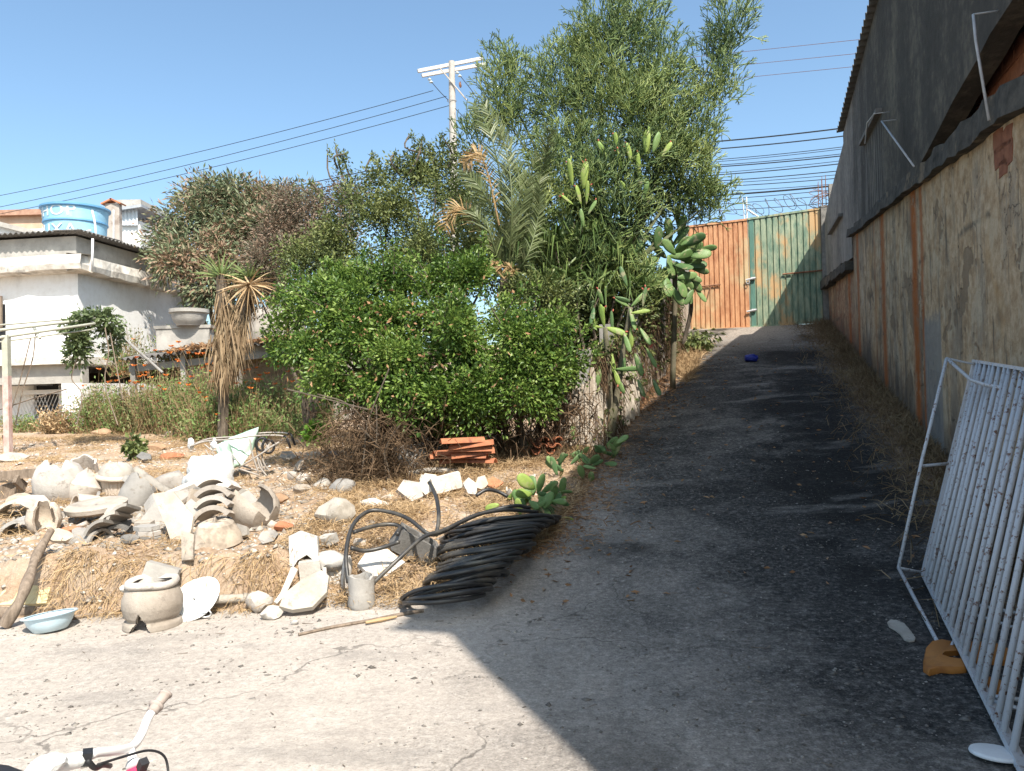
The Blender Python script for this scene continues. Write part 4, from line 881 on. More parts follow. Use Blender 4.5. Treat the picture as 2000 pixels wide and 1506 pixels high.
n = 500; C, _d = inball(n, W(840, 690, 9.2), (1.9, .7, .95)); nppart('dead_leaves', leaves(C, rng.normal(size=(n, 3)), .06, .03), MT['litter'], b1, stuff=True)
tips = [W(l[0], l[1], l[2]) for l in lob]; part('trunk', branches(q + np.array([0, .2, -.1]), tips, .045, 1), MT['bark'], b1)
# grey green taller bush behind
q2 = W(760, 800, 12); q2[2] = zat(q2[0], q2[1])
b2 = thing('olive_bush', q2, 'tall grey green thorny bush behind the bright bush with long shoots in the sky', 'bush')
lob = [(720, 470, 12.5, 120, 95), (830, 420, 12.8, 110, 110), (900, 370, 13, 60, 80), (640, 500, 12.6, 85, 80), (760, 380, 13, 70, 60), (870, 500, 12, 90, 80), (600, 560, 12.2, 60, 60), (700, 560, 11.8, 90, 60), (960, 520, 11.9, 60, 60), (800, 340, 13, 45, 35), (1050, 590, 10.9, 90, 50), (850, 310, 13, 50, 40), (930, 430, 12.4, 50, 60)]
sh = [((690, 400), (655, 280)), ((690, 390), (640, 292)), ((800, 340), (825, 270)), ((850, 330), (838, 285)), ((780, 340), (770, 300)), ((870, 330), (862, 262)), ((700, 380), (668, 300)), ((640, 400), (605, 355)), ((830, 300), (800, 262)), ((900, 330), (925, 280)), ((740, 330), (728, 300)), ((660, 330), (675, 300))]
out = [crownleaves(lob, 44000, .062, .030, per=22, cl=.19)]
sg = Geo()
for (a, b_) in sh:
    A = W(a[0], a[1], 12.8); Bq = W(b_[0], b_[1], 12.9); mid = (A + Bq) / 2 + rng.normal(size=3) * .1; out.append(sprout(A, Bq, 110, .06, .028, .06)); tube(sg, spline([A, mid, Bq], 3), [.015] * 6 + [.004], 5)
nppart('crown', cat_(*out), ML_olive, b2); part('shoot', sg, MT['bark'], b2, stuff=True); part('trunk', branches(q2, [W(l[0], l[1], l[2]) for l in lob], .05, 2), MT['bark'], b2)
# pinkish shrub
q3 = W(600, 800, 15); q3[2] = zat(q3[0], q3[1])
b3 = thing('reddish_bush', q3, 'bush with dry reddish brown leaf tips between the two green crowns', 'bush')
lob = [(600, 420, 15.5, 70, 50), (560, 470, 15.5, 70, 60), (650, 400, 15.5, 50, 35), (540, 530, 15, 60, 60), (640, 460, 15, 55, 45), (700, 380, 15.5, 40, 25), (500, 560, 15.5, 40, 50)]
nppart('crown', crownleaves(lob, 17000, .085, .028, per=20, cl=.26), ML_pink, b3); part('trunk', branches(q3, [W(l[0], l[1], l[2]) for l in lob], .05, 3), MT['bark'], b3)
# left grey-green tree
q4 = W(450, 800, 23); q4[2] = .9
b4 = thing('mango_tree', q4, 'broad grey green tree with rusty young leaves right of the white house', 'tree')
lob = [(420, 420, 23, 70, 60), (360, 450, 22.5, 60, 45), (322, 486, 22, 36, 30), (480, 400, 23, 60, 45), (450, 380, 23.5, 50, 28), (520, 420, 23.5, 60, 50), (390, 500, 21.5, 55, 40), (470, 470, 22.5, 80, 60), (350, 520, 21, 40, 30), (410, 550, 21, 45, 40), (540, 480, 22, 60, 60), (470, 540, 21.5, 60, 50), (580, 390, 24, 50, 25), (400, 385, 23.5, 55, 25)]
nppart('crown', crownleaves(lob, 30000, .19, .055, per=18, cl=.42, droop=.3), ML_mango, b4); part('trunk', branches(q4, [W(l[0], l[1], l[2]) for l in lob], .12, 4), MT['bark'], b4)

# pencil cactus tree
q5, d5 = hit(1185, 700, 9, 14); q5 = W(1185, 690, 12.4)
b5 = thing('pencil_cactus_tree', (q5[0], q5[1], zat(q5[0], q5[1])), 'tall pencil cactus tree with dense thin green stems against the sky', 'tree')
lob = [(985, 170, 13, 55, 80), (1000, 250, 12.9, 60, 60), (1100, 190, 12.8, 75, 95), (1180, 90, 12.8, 75, 90), (1240, 60, 12.8, 60, 70), (1200, 200, 12.5, 110, 90), (1290, 160, 12.6, 55, 100), (1340, 260, 12.6, 70, 80), (1400, 180, 12.8, 45, 70), (1425, 60, 12.9, 38, 65), (1400, 110, 12.9, 45, 45), (1330, 350, 12.3, 80, 70), (1380, 400, 12.4, 50, 40), (1330, 415, 12.6, 75, 40), (1120, 300, 12.3, 80, 60), (1230, 330, 12, 90, 60), (1080, 360, 12, 70, 60), (1200, 420, 11.8, 90, 60), (1110, 450, 11.9, 60, 50), (930, 270, 13, 40, 40), (1250, 230, 12.2, 70, 60), (1040, 420, 11.9, 50, 70), (1150, 520, 11.8, 70, 60), (1230, 560, 11.9, 60, 60), (1080, 520, 11.9, 50, 50), (1180, 350, 11.6, 60, 50), (1130, 110, 12.9, 45, 50), (1300, 290, 12.1, 55, 60)]
def broom(C, D, L0, r):
    """forking stick bunches"""
    A = []; Bq = []; RA = []; RB = []
    def lvl(P, Dd, L, r, k):
        n = len(P); E = P + Dd * L * rng.uniform(.75, 1.25, (n, 1)); A.append(P); Bq.append(E); RA.append(np.full(n, r)); RB.append(np.full(n, r * .85))
        if k == 0: return
        nb = 2 if k > 1 else 3
        for _ in range(nb):
            m = rng.random(n) < .92; q = rng.normal(size=(n, 3)); q -= Dd * (q * Dd).sum(1, keepdims=True); lvl(E[m], unit(Dd + unit(q)[:] * .62 + np.array([0, 0, .10]))[m], L * .92, r * .88, k - 1)
    lvl(C, D, L0, r, 3); return sticks(np.concatenate(A), np.concatenate(Bq), np.concatenate(RA), np.concatenate(RB), 3)
out = []
for l in lob:
    px, py, d, rx, ry = l; c = W(px, py, d); k = d / FPX; m = int(rx * ry / 29); Cc, dd = inball(m, c, (rx * k * .9, (rx + ry) / 2 * k * .6, ry * k * .9)); D = unit(dd * .55 + np.array([0, 0, .75]) + rng.normal(size=Cc.shape) * .28); out.append(broom(Cc, D, .11, .0092))
nppart('crown', cat_(*out), ML_pencil, b5)
lobk = [(1060, 490, 13.2, 60, 60), (1120, 570, 13, 70, 80), (1190, 600, 12.9, 70, 90), (1160, 500, 13.2, 80, 60), (1240, 570, 13, 50, 60), (1010, 480, 13, 50, 60), (1040, 590, 12.6, 60, 70), (1200, 480, 13.2, 60, 50), (1100, 660, 12.2, 60, 60), (1220, 640, 12.2, 45, 50)]
b6 = thing('shaded_bush', W(1130, 740, 13), 'dark broad leaved bush filling the shade under the pencil cactus', 'bush')
nppart('crown', crownleaves(lobk, 16000, .11, .05, per=16, cl=.22), ML_olive, b6)
g = branches(W(1130, 740, 13) - np.array([0, 0, .3]), [W(l[0], l[1], l[2]) for l in lobk], .06, 9); part('trunk', g, MT['bark'], b6)
bs = np.array([q5[0], q5[1], zat(q5[0], q5[1]) - .1]); fk = W(1190, 560, 12.3)
g = Geo(); tube(g, spline([bs, (bs + fk) / 2 + np.array([.05, 0, 0]), fk], 4), .11, 9)
part('trunk', g, MT['bark'], b5, smooth=True)
part('limb', branches(fk, [W(l[0], l[1], l[2]) for l in lob], .05, 5, wob=.08), M1('green_bark', (.10, .13, .06), (.17, .17, .10), 6, .9), b5)

# prickly pears ------------------------------------------------------
MPAD = {}
def mat_pad(name, a, b_, sp2):
    m, nt, b = newmat(name); g = nt.nodes.new('ShaderNodeTexCoord').outputs['Object']; p = pos(nt); n1 = noise(nt, 3, 4, .6, p); base = mixc(nt, maprange(nt, n1, .35, .65), a, b_)
    vo = nt.nodes.new('ShaderNodeTexVoronoi'); vo.inputs['Scale'].default_value = 22; nt.links.new(g, vo.inputs['Vector']); k = maprange(nt, vo.outputs['Distance'], .26, .12)
    base = mixc(nt, mathn(nt, 'MULTIPLY', k, .7), base, sp2); n2 = noise(nt, 9, 4, .6, p); base = mixc(nt, mathn(nt, 'MULTIPLY', maprange(nt, n2, .55, .66), .65), base, (.34, .29, .18))
    nt.links.new(base, b.inputs['Base Color']); b.inputs['Roughness'].default_value = .5; spec(b, .35); bump(nt, b, k, .4, .006); return m
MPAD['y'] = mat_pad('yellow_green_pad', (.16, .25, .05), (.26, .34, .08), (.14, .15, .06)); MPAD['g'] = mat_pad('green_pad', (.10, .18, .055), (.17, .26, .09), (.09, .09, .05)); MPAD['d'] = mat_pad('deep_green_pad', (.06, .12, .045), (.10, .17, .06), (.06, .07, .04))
MRED = M1('red_fruit', (.36, .06, .06), (.45, .16, .09), 20, .6, 0)
def padmesh(name, Lp, Wp, th, mat, seed):
    rr = random.Random(seed); n = 18; on = [rr.uniform(.90, 1.08) for _ in range(n)]; g = Geo(); vs = []; bend = rr.uniform(-.12, .12)
    for ring, (s, t) in enumerate(((1, 0), (.93, .55), (.6, .95), (0.01, 1.0))):
        for sg_ in (1, -1):
            if ring == 0 and sg_ == -1: continue
            for k in range(n):
                a = 2 * math.pi * k / n; zz = .5 - .5 * math.cos(a); w_ = math.sin(a) * (.62 + .5 * zz) ; x = w_ * Wp / 2 * s * 1.02 * (on[k] + on[k - 1]) / 2; z = (.5 + (zz - .5) * s) * Lp
                vs.append((x, sg_ * t * th / 2 * (.55 + .45 * math.sin(math.pi * min(max(z / Lp, .02), .98))) + bend * (z / Lp) ** 2 * Lp, z))
    off = {(0, 1): 0, (0, -1): 0}; i = n
    for r_ in (1, 2, 3):
        for sg_ in (1, -1): off[(r_, sg_)] = i; i += n
    fs = []
    for sg_ in (1, -1):
        for r_ in range(3):
            a0, a1 = off[(r_, sg_)], off[(r_ + 1, sg_)]
            for k in range(n):
                f_ = (a0 + k, a0 + (k + 1) % n, a1 + (k + 1) % n, a1 + k); fs.append(f_ if sg_ == 1 else f_[::-1])
        a1 = off[(3, sg_)]; f_ = tuple(range(a1, a1 + n)); fs.append(f_ if sg_ == 1 else f_[::-1])
    g.add(vs, fs); me = mesh_of(name, g); me.shade_smooth(); me.materials.append(mat); return me
PADS = {k: [padmesh('pad', 1, .40 + .06 * i, .075 + .01 * i, m, i) for i in range(6)] for k, m in MPAD.items()}
fr = Geo(); rock(fr, (0, 0, .02), .012, .012, .024, 2, sub=1); FR = mesh_of('fruit', fr, True); FR.materials.append(MRED)
def addpad(root, base, direction, L, key, rr, w=1.0, roll=None, fruit=0):
    z = unit(np.asarray(direction, float)); f_ = np.array([rr.uniform(-.6, .6), -1, rr.uniform(-.4, .4)]) if roll is None else np.asarray(roll, float); x = np.cross(f_, z); x = unit(x); y = np.cross(z, x)
    m = Matrix(((x[0] * L * w, y[0] * L, z[0] * L), (x[1] * L * w, y[1] * L, z[1] * L), (x[2] * L * w, y[2] * L, z[2] * L))).to_4x4(); m.translation = Vector(np.asarray(base) - np.array(world_origin(root)))
    o = bpy.data.objects.new('pad', rr.choice(PADS[key])); col.objects.link(o); o.parent = root; o.matrix_local = m
    tip = np.asarray(base) + z * L
    for k in range(fruit):
        a = rr.uniform(-.9, .9); fb = np.asarray(base) + z * L * (.52 + .45 * math.cos(a)) + x * L * w * .24 * math.sin(a) * 1.0; fd = unit(z * math.cos(a) + x * math.sin(a)); xx = unit(np.cross(fd, [0, 1, .01])); yy = np.cross(fd, xx)
        q = bpy.data.objects.new('fruit', FR); col.objects.link(q); q.parent = root; mm = Matrix(((xx[0], yy[0], fd[0]), (xx[1], yy[1], fd[1]), (xx[2], yy[2], fd[2]))).to_4x4(); mm.translation = Vector(fb - np.array(world_origin(root))); q.matrix_local = mm
    return tip, z
def growp(root, base, dirn, L, depth, keys, rr, nb=2, spread=.8, droop=0, fr=.25):
    tip, z = addpad(root, base, dirn, L * rr.uniform(.85, 1.15), rr.choice(keys), rr, rr.uniform(.85, 1.1), fruit=(rr.randint(1, 3) if depth == 0 and rr.random() < fr else 0))
    if depth == 0: return
    for k in range(rr.choice((1, nb, nb))):
        nd = unit(z + np.array([rr.uniform(-spread, spread), rr.uniform(-spread, spread) * .7, rr.uniform(-spread * .4, spread * .5) - droop])); growp(root, tip - z * L * .06, nd, L * .93, depth - 1, keys, rr, nb, spread, droop, fr)
def stemtube(root, pts, r0, r1):
    g = Geo(); P = spline(pts, 4); tube(g, P, [r0 + (r1 - r0) * i / (len(P) - 1) for i in range(len(P))], 7); part('stem', g, M1('woody_cactus_stem', (.10, .10, .06), (.2, .17, .12), 8, .9, .5) if 'woody_cactus_stem' not in bpy.data.materials else bpy.data.materials['woody_cactus_stem'], root, smooth=True)
rr = random.Random(21)
def gz_(px, py, d): p = W(px, py, d); return np.array([p[0], p[1], zat(p[0], p[1]) - .03])
# tall ones inside the pencil tree
pa = thing('prickly_pear', gz_(1130, 700, 11.3), 'tall prickly pear with yellow green pads rising through the pencil cactus, middle one', 'cactus')
stemtube(pa, [gz_(1130, 700, 12.3), W(1128, 560, 12.3), W(1138, 440, 11.4)], .05, .03)
for (x, y, dx, dy, L, k) in ((1140, 445, -.15, 1, .34, 'g'), (1135, 400, -.25, 1, .36, 'y'), (1145, 400, .1, 1, .42, 'y'), (1118, 365, -.1, 1, .5, 'y'), (1140, 370, .05, 1, .5, 'y'), (1148, 420, .5, .8, .3, 'g'), (1120, 400, -.7, .5, .28, 'y'), (1112, 320, .3, 1, .15, 'y')):
    addpad(pa, W(x, y, 11.3), (dx, -.15, dy), L * .82, k, rr, .50, fruit=rr.choice((0, 1, 2)))
pa2 = thing('prickly_pear', gz_(1240, 690, 11.6), 'tallest prickly pear with broad sunlit pads high in the pencil cactus, right one', 'cactus')
stemtube(pa2, [gz_(1240, 690, 12.5), W(1235, 520, 12.5), W(1248, 400, 11.9), W(1250, 355, 11.55)], .05, .03)
for (x, y, dx, dy, L, k) in ((1250, 350, -.1, 1, .5, 'y'), (1262, 300, .05, 1, .45, 'y'), (1235, 320, -.3, 1, .4, 'y'), (1215, 330, -.25, 1, .38, 'y'), (1185, 310, -.5, 1, .36, 'y'), (1275, 300, .35, 1, .42, 'g'), (1290, 310, .6, .8, .36, 'y'), (1255, 390, .3, 1, .35, 'g'), (1230, 380, -.5, .7, .32, 'y'), (1195, 340, -.8, .3, .25, 'y'), (1265, 270, .1, 1, .22, 'y'), (1205, 290, -.1, 1, .3, 'y')):
    addpad(pa2, W(x, y, 11.55), (dx, -.1, dy), L * .80, k, rr, .52, fruit=rr.choice((0, 1, 3)))
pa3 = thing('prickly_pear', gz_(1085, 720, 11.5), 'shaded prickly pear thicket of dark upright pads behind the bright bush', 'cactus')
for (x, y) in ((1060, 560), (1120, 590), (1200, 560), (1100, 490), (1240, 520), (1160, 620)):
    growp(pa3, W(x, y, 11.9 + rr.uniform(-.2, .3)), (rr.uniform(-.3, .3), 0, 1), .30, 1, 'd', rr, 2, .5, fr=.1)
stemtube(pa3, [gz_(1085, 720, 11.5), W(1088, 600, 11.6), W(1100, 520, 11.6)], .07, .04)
# beside the gate
pg = thing('prickly_pear', gz_(1312, 700, 12.9), 'dense prickly pear with pale green pads in front of the orange gate leaf', 'cactus')
stemtube(pg, [gz_(1312, 700, 12.9), W(1318, 600, 12.75), W(1318, 520, 12.6)], .05, .04)
for (x, y, dx, dy, L) in ((1345, 500, 1, .1, .44), (1335, 515, 1, -.1, .46), (1340, 480, .9, .5, .42), (1330, 530, .9, -.5, .45), (1320, 510, .4, -.9, .5), (1300, 520, -.2, -1, .5), (1290, 500, -.8, -.4, .48), (1300, 480, -.8, .4, .45), (1310, 470, -.2, 1, .46), (1325, 460, .3, 1, .42), (1345, 490, .8, .9, .38), (1315, 500, .6, .7, .5), (1305, 500, .9, -.1, .5), (1325, 540, .7, -.8, .4), (1290, 530, -.6, -.9, .48), (1275, 545, -.7, -.7, .42), (1345, 520, .8, -.3, .42), (1300, 540, .1, -1, .45), (1330, 490, 1, .25, .45), (1345, 560, .0, -1, .38), (1365, 487, 1, .05, .35), (1318, 485, -.6, .9, .4), (1350, 540, .6, -1, .36), (1283, 515, -1, .1, .4)):
    for _j in range(2): addpad(pg, W(x + _j * rr.uniform(-30, 12), y + _j * rr.uniform(-20, 25), 12.45 + rr.uniform(-.25, .25)), (dx + _j * rr.uniform(-.5, .5), rr.uniform(-.5, .2), dy + _j * rr.uniform(-.5, .5)), L * .82, rr.choice('ggdg'), rr, .8, fruit=1 if rr.random() < .1 else 0)
g = Geo(); P = spline([W(1345, 540, 12.6), W(1350, 600, 12.8), W(1340, 650, 12.9), W(1334, 672, 12.9)], 4); tube(g, P, [.035] * (len(P) - 1) + [.02], 6); part('stem', g, MT['bark'], pg)
# in front on the garden wall
pf_ = thing('prickly_pear', gz_(1190, 800, 10.1), 'prickly pear with long curved pads and red buds hanging over the garden wall end', 'cactus')
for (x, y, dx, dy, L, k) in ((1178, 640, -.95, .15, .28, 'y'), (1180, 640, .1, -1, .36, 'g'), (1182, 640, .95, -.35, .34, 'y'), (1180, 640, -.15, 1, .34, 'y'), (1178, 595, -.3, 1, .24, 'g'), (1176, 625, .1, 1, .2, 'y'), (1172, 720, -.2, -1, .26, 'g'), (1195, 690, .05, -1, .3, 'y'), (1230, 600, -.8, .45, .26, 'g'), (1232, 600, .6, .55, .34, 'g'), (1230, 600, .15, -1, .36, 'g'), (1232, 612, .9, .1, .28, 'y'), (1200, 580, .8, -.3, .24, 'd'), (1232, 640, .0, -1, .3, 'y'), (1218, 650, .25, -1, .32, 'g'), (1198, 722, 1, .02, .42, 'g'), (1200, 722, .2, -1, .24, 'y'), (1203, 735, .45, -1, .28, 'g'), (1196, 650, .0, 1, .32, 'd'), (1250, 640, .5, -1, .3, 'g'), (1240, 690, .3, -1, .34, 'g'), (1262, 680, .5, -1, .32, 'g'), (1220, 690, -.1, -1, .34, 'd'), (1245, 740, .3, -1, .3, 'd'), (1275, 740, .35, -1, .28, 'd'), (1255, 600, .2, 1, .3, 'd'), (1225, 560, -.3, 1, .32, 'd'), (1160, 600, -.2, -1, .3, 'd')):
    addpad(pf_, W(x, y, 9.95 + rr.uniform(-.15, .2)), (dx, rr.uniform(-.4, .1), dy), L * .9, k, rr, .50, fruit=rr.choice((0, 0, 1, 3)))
stemtube(pf_, [gz_(1190, 800, 10.1), W(1190, 740, 10.05), W(1182, 640, 9.98)], .05, .03); stemtube(pf_, [gz_(1190, 800, 10.1), W(1215, 700, 10.1), W(1232, 600, 10.0)], .05, .03)
# low ones along the drive edge
lows = [(1000, 990, 'yellow green prickly pear sprawling at the top of the hose coil', ((990, 975, 1, .5, .30, 'y'), (1040, 965, -.9, .1, .30, 'y'), (1045, 955, -.8, .7, .36, 'y'), (1040, 970, -.9, -.45, .32, 'y'), (975, 985, -1, -.35, .26, 'y'), (1030, 990, .9, .2, .25, 'g'), (1050, 965, .3, 1, .32, 'g'))),
        (1075, 1000, 'dark low prickly pear with drooping pads right of the hose coil', tuple((1050 + rr.uniform(-25, 50), 1000 + rr.uniform(-40, 15), rr.uniform(-1, 1), rr.uniform(-.2, 1), .27, rr.choice('dg')) for _ in range(20))),
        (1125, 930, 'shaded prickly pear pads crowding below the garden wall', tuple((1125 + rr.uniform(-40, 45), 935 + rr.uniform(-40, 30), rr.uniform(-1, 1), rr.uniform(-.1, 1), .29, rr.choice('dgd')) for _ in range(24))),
        (1110, 880, 'prickly pear with upright pale trunk like pads in the sun', ((1105, 905, -.1, 1, .36, 'g'), (1125, 895, .2, 1, .33, 'y'), (1065, 905, .1, 1, .28, 'y'), (1062, 880, 0, 1, .24, 'g'), (1120, 860, .0, 1, .3, 'g'), (1140, 870, .05, 1, .36, 'g'), (1085, 905, -.3, 1, .26, 'y'), (1030, 880, -.1, 1, .16, 'g'), (1048, 915, .2, 1, .22, 'y')))]
lows += [(1160, 900, 'drooping pads below the split stakes at the wall end', tuple((1165 + rr.uniform(-30, 40), 890 + rr.uniform(-30, 20), rr.uniform(-1, 1), rr.uniform(-.3, 1), .27, rr.choice('dgd')) for _ in range(14))), (1040, 1015, 'small pads lying over the upper right loops of the hose coil', tuple((1050 + rr.uniform(-40, 45), 1000 + rr.uniform(-30, 15), rr.uniform(-1, 1), rr.uniform(-.3, .7), .25, rr.choice('yggd')) for _ in range(12)))]
for x, y, lb, pads in lows:
    q, d = hit(x, y, 4, 14); o = thing('prickly_pear', q, lb, 'cactus', 'prickly pears along the drive edge')
    for (px, py, dx, dy, L, k) in pads: addpad(o, W(px, py, d - .05 + rr.uniform(-.25, .15)), (dx, rr.uniform(-.6, .3), dy), L * rr.uniform(.5, .8), k, rr, rr.uniform(.6, .85))

# strap leaved plant under the pencil cactus
MSTR = MLeaf('strap_leaves', [(.03, .06, .02), (.06, .10, .03), (.12, .17, .05), (.24, .28, .10)], .4, .2, 2)
sq = gz_(1120, 720, 11.4); stp = thing('strap_leaf_plant', sq, 'dark plant with long hanging strap leaves between the bright bush and the garden wall', 'plant')
hubs = [W(1080, 470, 11.6), W(1150, 460, 11.6), (W(1210, 500, 11.6)), W(1110, 540, 11.4), W(1180, 560, 11.4), W(1240, 560, 11.5), W(1060, 560, 11.3), W(1130, 400, 11.8), W(1010, 500, 11.4)]
part('stem', branches(sq, hubs, .04, 31), MT['bark'], stp); o_ = []
for h in hubs:
    n = 70; D = rng.normal(size=(n, 3)); D[:, 2] = rng.uniform(-.3, 1.3, n); o_.append(blades(h + rng.normal(size=(n, 3)) * .07, D, rng.uniform(.35, .7, n), .017, .75))
nppart('leaves', cat_(*o_), MSTR, stp, stuff=True)
# tangle over the garden wall
tg = thing('wall_creeper', (1.6, 11.3, 1.6), 'tangle of dry stems and dull leaves hanging over the garden wall face', 'creeper'); n = 5200; t_ = rng.random(n) ** 1.2; A_ = np.array([(1.0, 9.9), (1.40, 10.85), (1.98, 12.1), (2.75, 13.9), (3.4, 16.0)]); tt = t_ * 3.99; i0 = tt.astype(int); C = A_[i0] + (A_[i0 + 1] - A_[i0]) * (tt - i0)[:, None]
zt_w = np.interp(tt, [0, 1, 2, 3, 4], [2.0, 2.2, 2.7, 3.2, 3.6]); C = np.concatenate([C + np.array([.10, -.03]) + rng.normal(size=(n, 2)) * .05, (zt_w + .1 - rng.random(n) ** 1.8 * 1.15)[:, None]], 1); keepm = fbm(C[:, 1] * 1.3, C[:, 2] * 1.3, 3) > -.12; C = C[keepm]; n = len(C)
D = rng.normal(size=(n, 3)) * .35; D[:, 2] = -1; nppart('dead_stems', blades(C, D, rng.uniform(.15, .5, n), .005, .1), MT['straw_dark'], tg, stuff=True)
m_ = rng.random(n) < .5; C = C[m_] + rng.normal(size=(m_.sum(), 3)) * .06; nppart('leaves', leaves(C, rng.normal(size=C.shape) + [.5, -.6, -.4], .085, .04), ML_olive, tg, stuff=True)

# palm ----------------------------------------------------------------
q6 = gz_(985, 760, 11.2); pm = thing('palm', q6, 'palm with arching grey green fronds left of the pencil cactus', 'palm')
hub = W(985, 545, 11.2); g = Geo(); tube(g, spline([q6, (q6 + hub) / 2, hub], 4), .07, 8); part('trunk', g, MT['bark'], pm)
def frond(root, pts, Lf, mat, n=46, w=.012, name='frond', gap=.75):
    P = np.array(spline(pts, 8)); m = len(P); tt = np.linspace(.12, .985, n); idx = tt * (m - 1); i0 = idx.astype(int); f_ = (idx - i0)[:, None]; C = P[i0] * (1 - f_) + P[np.minimum(i0 + 1, m - 1)] * f_
    T = unit(P[np.minimum(i0 + 1, m - 1)] - P[i0]); side = unit(np.cross(T, np.array([.15, -1, .25]))); ln = Lf * np.sin(np.pi * (.12 + .80 * tt)) ** .6; Cs = []; Ds = []; Ls = []
    for s_ in (-1, 1):
        Cs.append(C); Ds.append(T * gap + side * s_ * .85 + rng.normal(size=C.shape) * .07); Ls.append(ln * rng.uniform(.85, 1.1, n))
    VF = blades(np.concatenate(Cs), np.concatenate(Ds), np.concatenate(Ls), w, .18); g = Geo(); tube(g, list(P), list(np.linspace(.016, .004, m)), 5, False); Vt = np.array(g.v); Ft = np.array([[f[0], f[1], f[2]] for f in g.f] + [[f[0], f[2], f[3]] for f in g.f])
    nppart(name, cat_(VF, (Vt, Ft)), mat, root)
MPD = MLeaf('dry_palm', [(.20, .13, .06), (.33, .22, .10), (.44, .29, .13)], .6, .15, 2)
for pts, L in (([(990, 540), (985, 400), (960, 270), (925, 200)], .5), ([(992, 540), (1000, 400), (985, 280), (940, 195)], .45), ([(995, 540), (1015, 430), (1010, 330), (975, 250)], .45), ([(990, 545), (975, 450), (940, 370), (900, 330)], .42), ([(998, 540), (1030, 430), (1060, 330), (1075, 250)], .4), ([(985, 550), (960, 480), (930, 420), (905, 400)], .35),
               ([(995, 545), (990, 470), (985, 380), (1000, 300)], .42), ([(985, 545), (955, 450), (940, 380), (935, 330)], .38), ([(1000, 545), (1030, 500), (1050, 430), (1055, 360)], .35), ([(992, 545), (1005, 480), (1020, 400), (1050, 300)], .4)):
    frond(pm, [W(a, b_, 11.2 + (rr.uniform(-.4, .2) if i else 0)) for i, (a, b_) in enumerate(pts)], L * .78, ML_palm, n=64, w=.009, gap=1.1)
for pts, L in (([(960, 480), (925, 430), (900, 405), (878, 420), (868, 450)], .28), ([(975, 440), (950, 330), (930, 300), (905, 320)], .25), ([(985, 545), (960, 520), (945, 525), (935, 545)], .16), ([(985, 545), (1000, 525), (975, 520), (950, 515)], .14)):
    frond(pm, [W(a, b_, 10.9) for a, b_ in pts], L, MPD, 30, .011, 'dry_frond')

# yucca ---------------------------------------------------------------
q7 = gz_(432, 760, 14.5); yu = thing('yucca', q7, 'two headed yucca with green spiky tops and hanging dead leaf skirts', 'yucca')
heads = [(432, 540, 14.4, 60), (487, 543, 14.6, 50)]
g = Geo(); tube(g, spline([q7, W(438, 690, 14.5), W(434, 600, 14.4), W(432, 538, 14.4)], 4), .10, 8); tube(g, spline([W(440, 680, 14.5), W(470, 630, 14.5), W(487, 542, 14.6)], 4), .08, 8); part('trunk', g, MT['bark'], yu)
for hx, hy, hd, hl in heads:
    c = W(hx, hy, hd)
    for k in range(46):
        th = math.acos(1 - 1.15 * (k + .5) / 46); ph = k * 2.4; D = np.array([math.sin(th) * math.cos(ph), math.sin(th) * math.sin(ph), math.cos(th)]); L = hl / FPX * hd * rr.uniform(.85, 1.1)
        V, F = blades([c], [D], L, .018, .12); nppart('leaf', (V, F), ML_yucca, yu)
def skirt(c0, c1, n, L, rad):
    t = rng.random((n, 1)); C = c0 + (c1 - c0) * t + rng.normal(size=(n, 3)) * rad * .22; D = rng.normal(size=(n, 3)) * .20; D[:, 2] = -1; return blades(C, D, L * rng.uniform(.6, 1.2, n), .014, .1)
nppart('dead_leaf_skirt', cat_(skirt(W(432, 545, 14.4), W(440, 640, 14.4), 300, .7, .22), skirt(W(484, 548, 14.6), W(466, 630, 14.5), 300, .6, .22), skirt(W(458, 640, 14.4), W(440, 690, 14.4), 420, .62, .5), skirt(W(440, 660, 14.3), W(434, 735, 14.3), 320, .42, .4)), MLeaf('dead_yucca', [(.15, .10, .06), (.27, .19, .11), (.38, .29, .18)], .8, .1, 2), yu, stuff=True)
c = W(487, 555, 14.3)
D = rng.normal(size=(60, 3)); D[:, 2] = D[:, 2] * .6 - .2; nppart('dead_leaf_skirt', blades(np.repeat([c], 60, 0), D, .62, .016, .1), MT['straw'], yu, stuff=True)

# vine ----------------------------------------------------------------
q8 = gz_(205, 830, 15); vi = thing('vine', q8, 'leafy vine draped over the end of the pipe pergola', 'vine')
lob = [(185, 622, 14.6, 46, 14), (152, 655, 14.5, 22, 30), (148, 692, 14.5, 20, 26), (208, 636, 14.8, 22, 14), (222, 668, 15, 12, 26), (140, 640, 14.6, 20, 14)]
nppart('leaves', crownleaves(lob, 1900, .11, .06, per=7, cl=.12), MLeaf('vine_leaves', [(.08, .11, .05), (.14, .19, .08), (.22, .26, .12)], .5, .3, 3), vi)
g = Geo()
for a in ([(205, 640), (212, 690), (205, 750), (230, 830)], [(150, 700), (140, 740), (160, 770), (150, 830)], [(60, 660), (40, 740), (22, 800)], [(70, 640), (64, 700), (45, 760), (30, 830)], [(215, 650), (228, 720), (240, 780)], [(0, 800), (60, 780), (130, 760)], [(5, 850), (15, 900), (30, 870)]):
    tube(g, spline([W(x, y, 14.4) for x, y in a], 4), .012, 4)
part('stem', g, MT['straw'] if False else MT['wood'], vi)

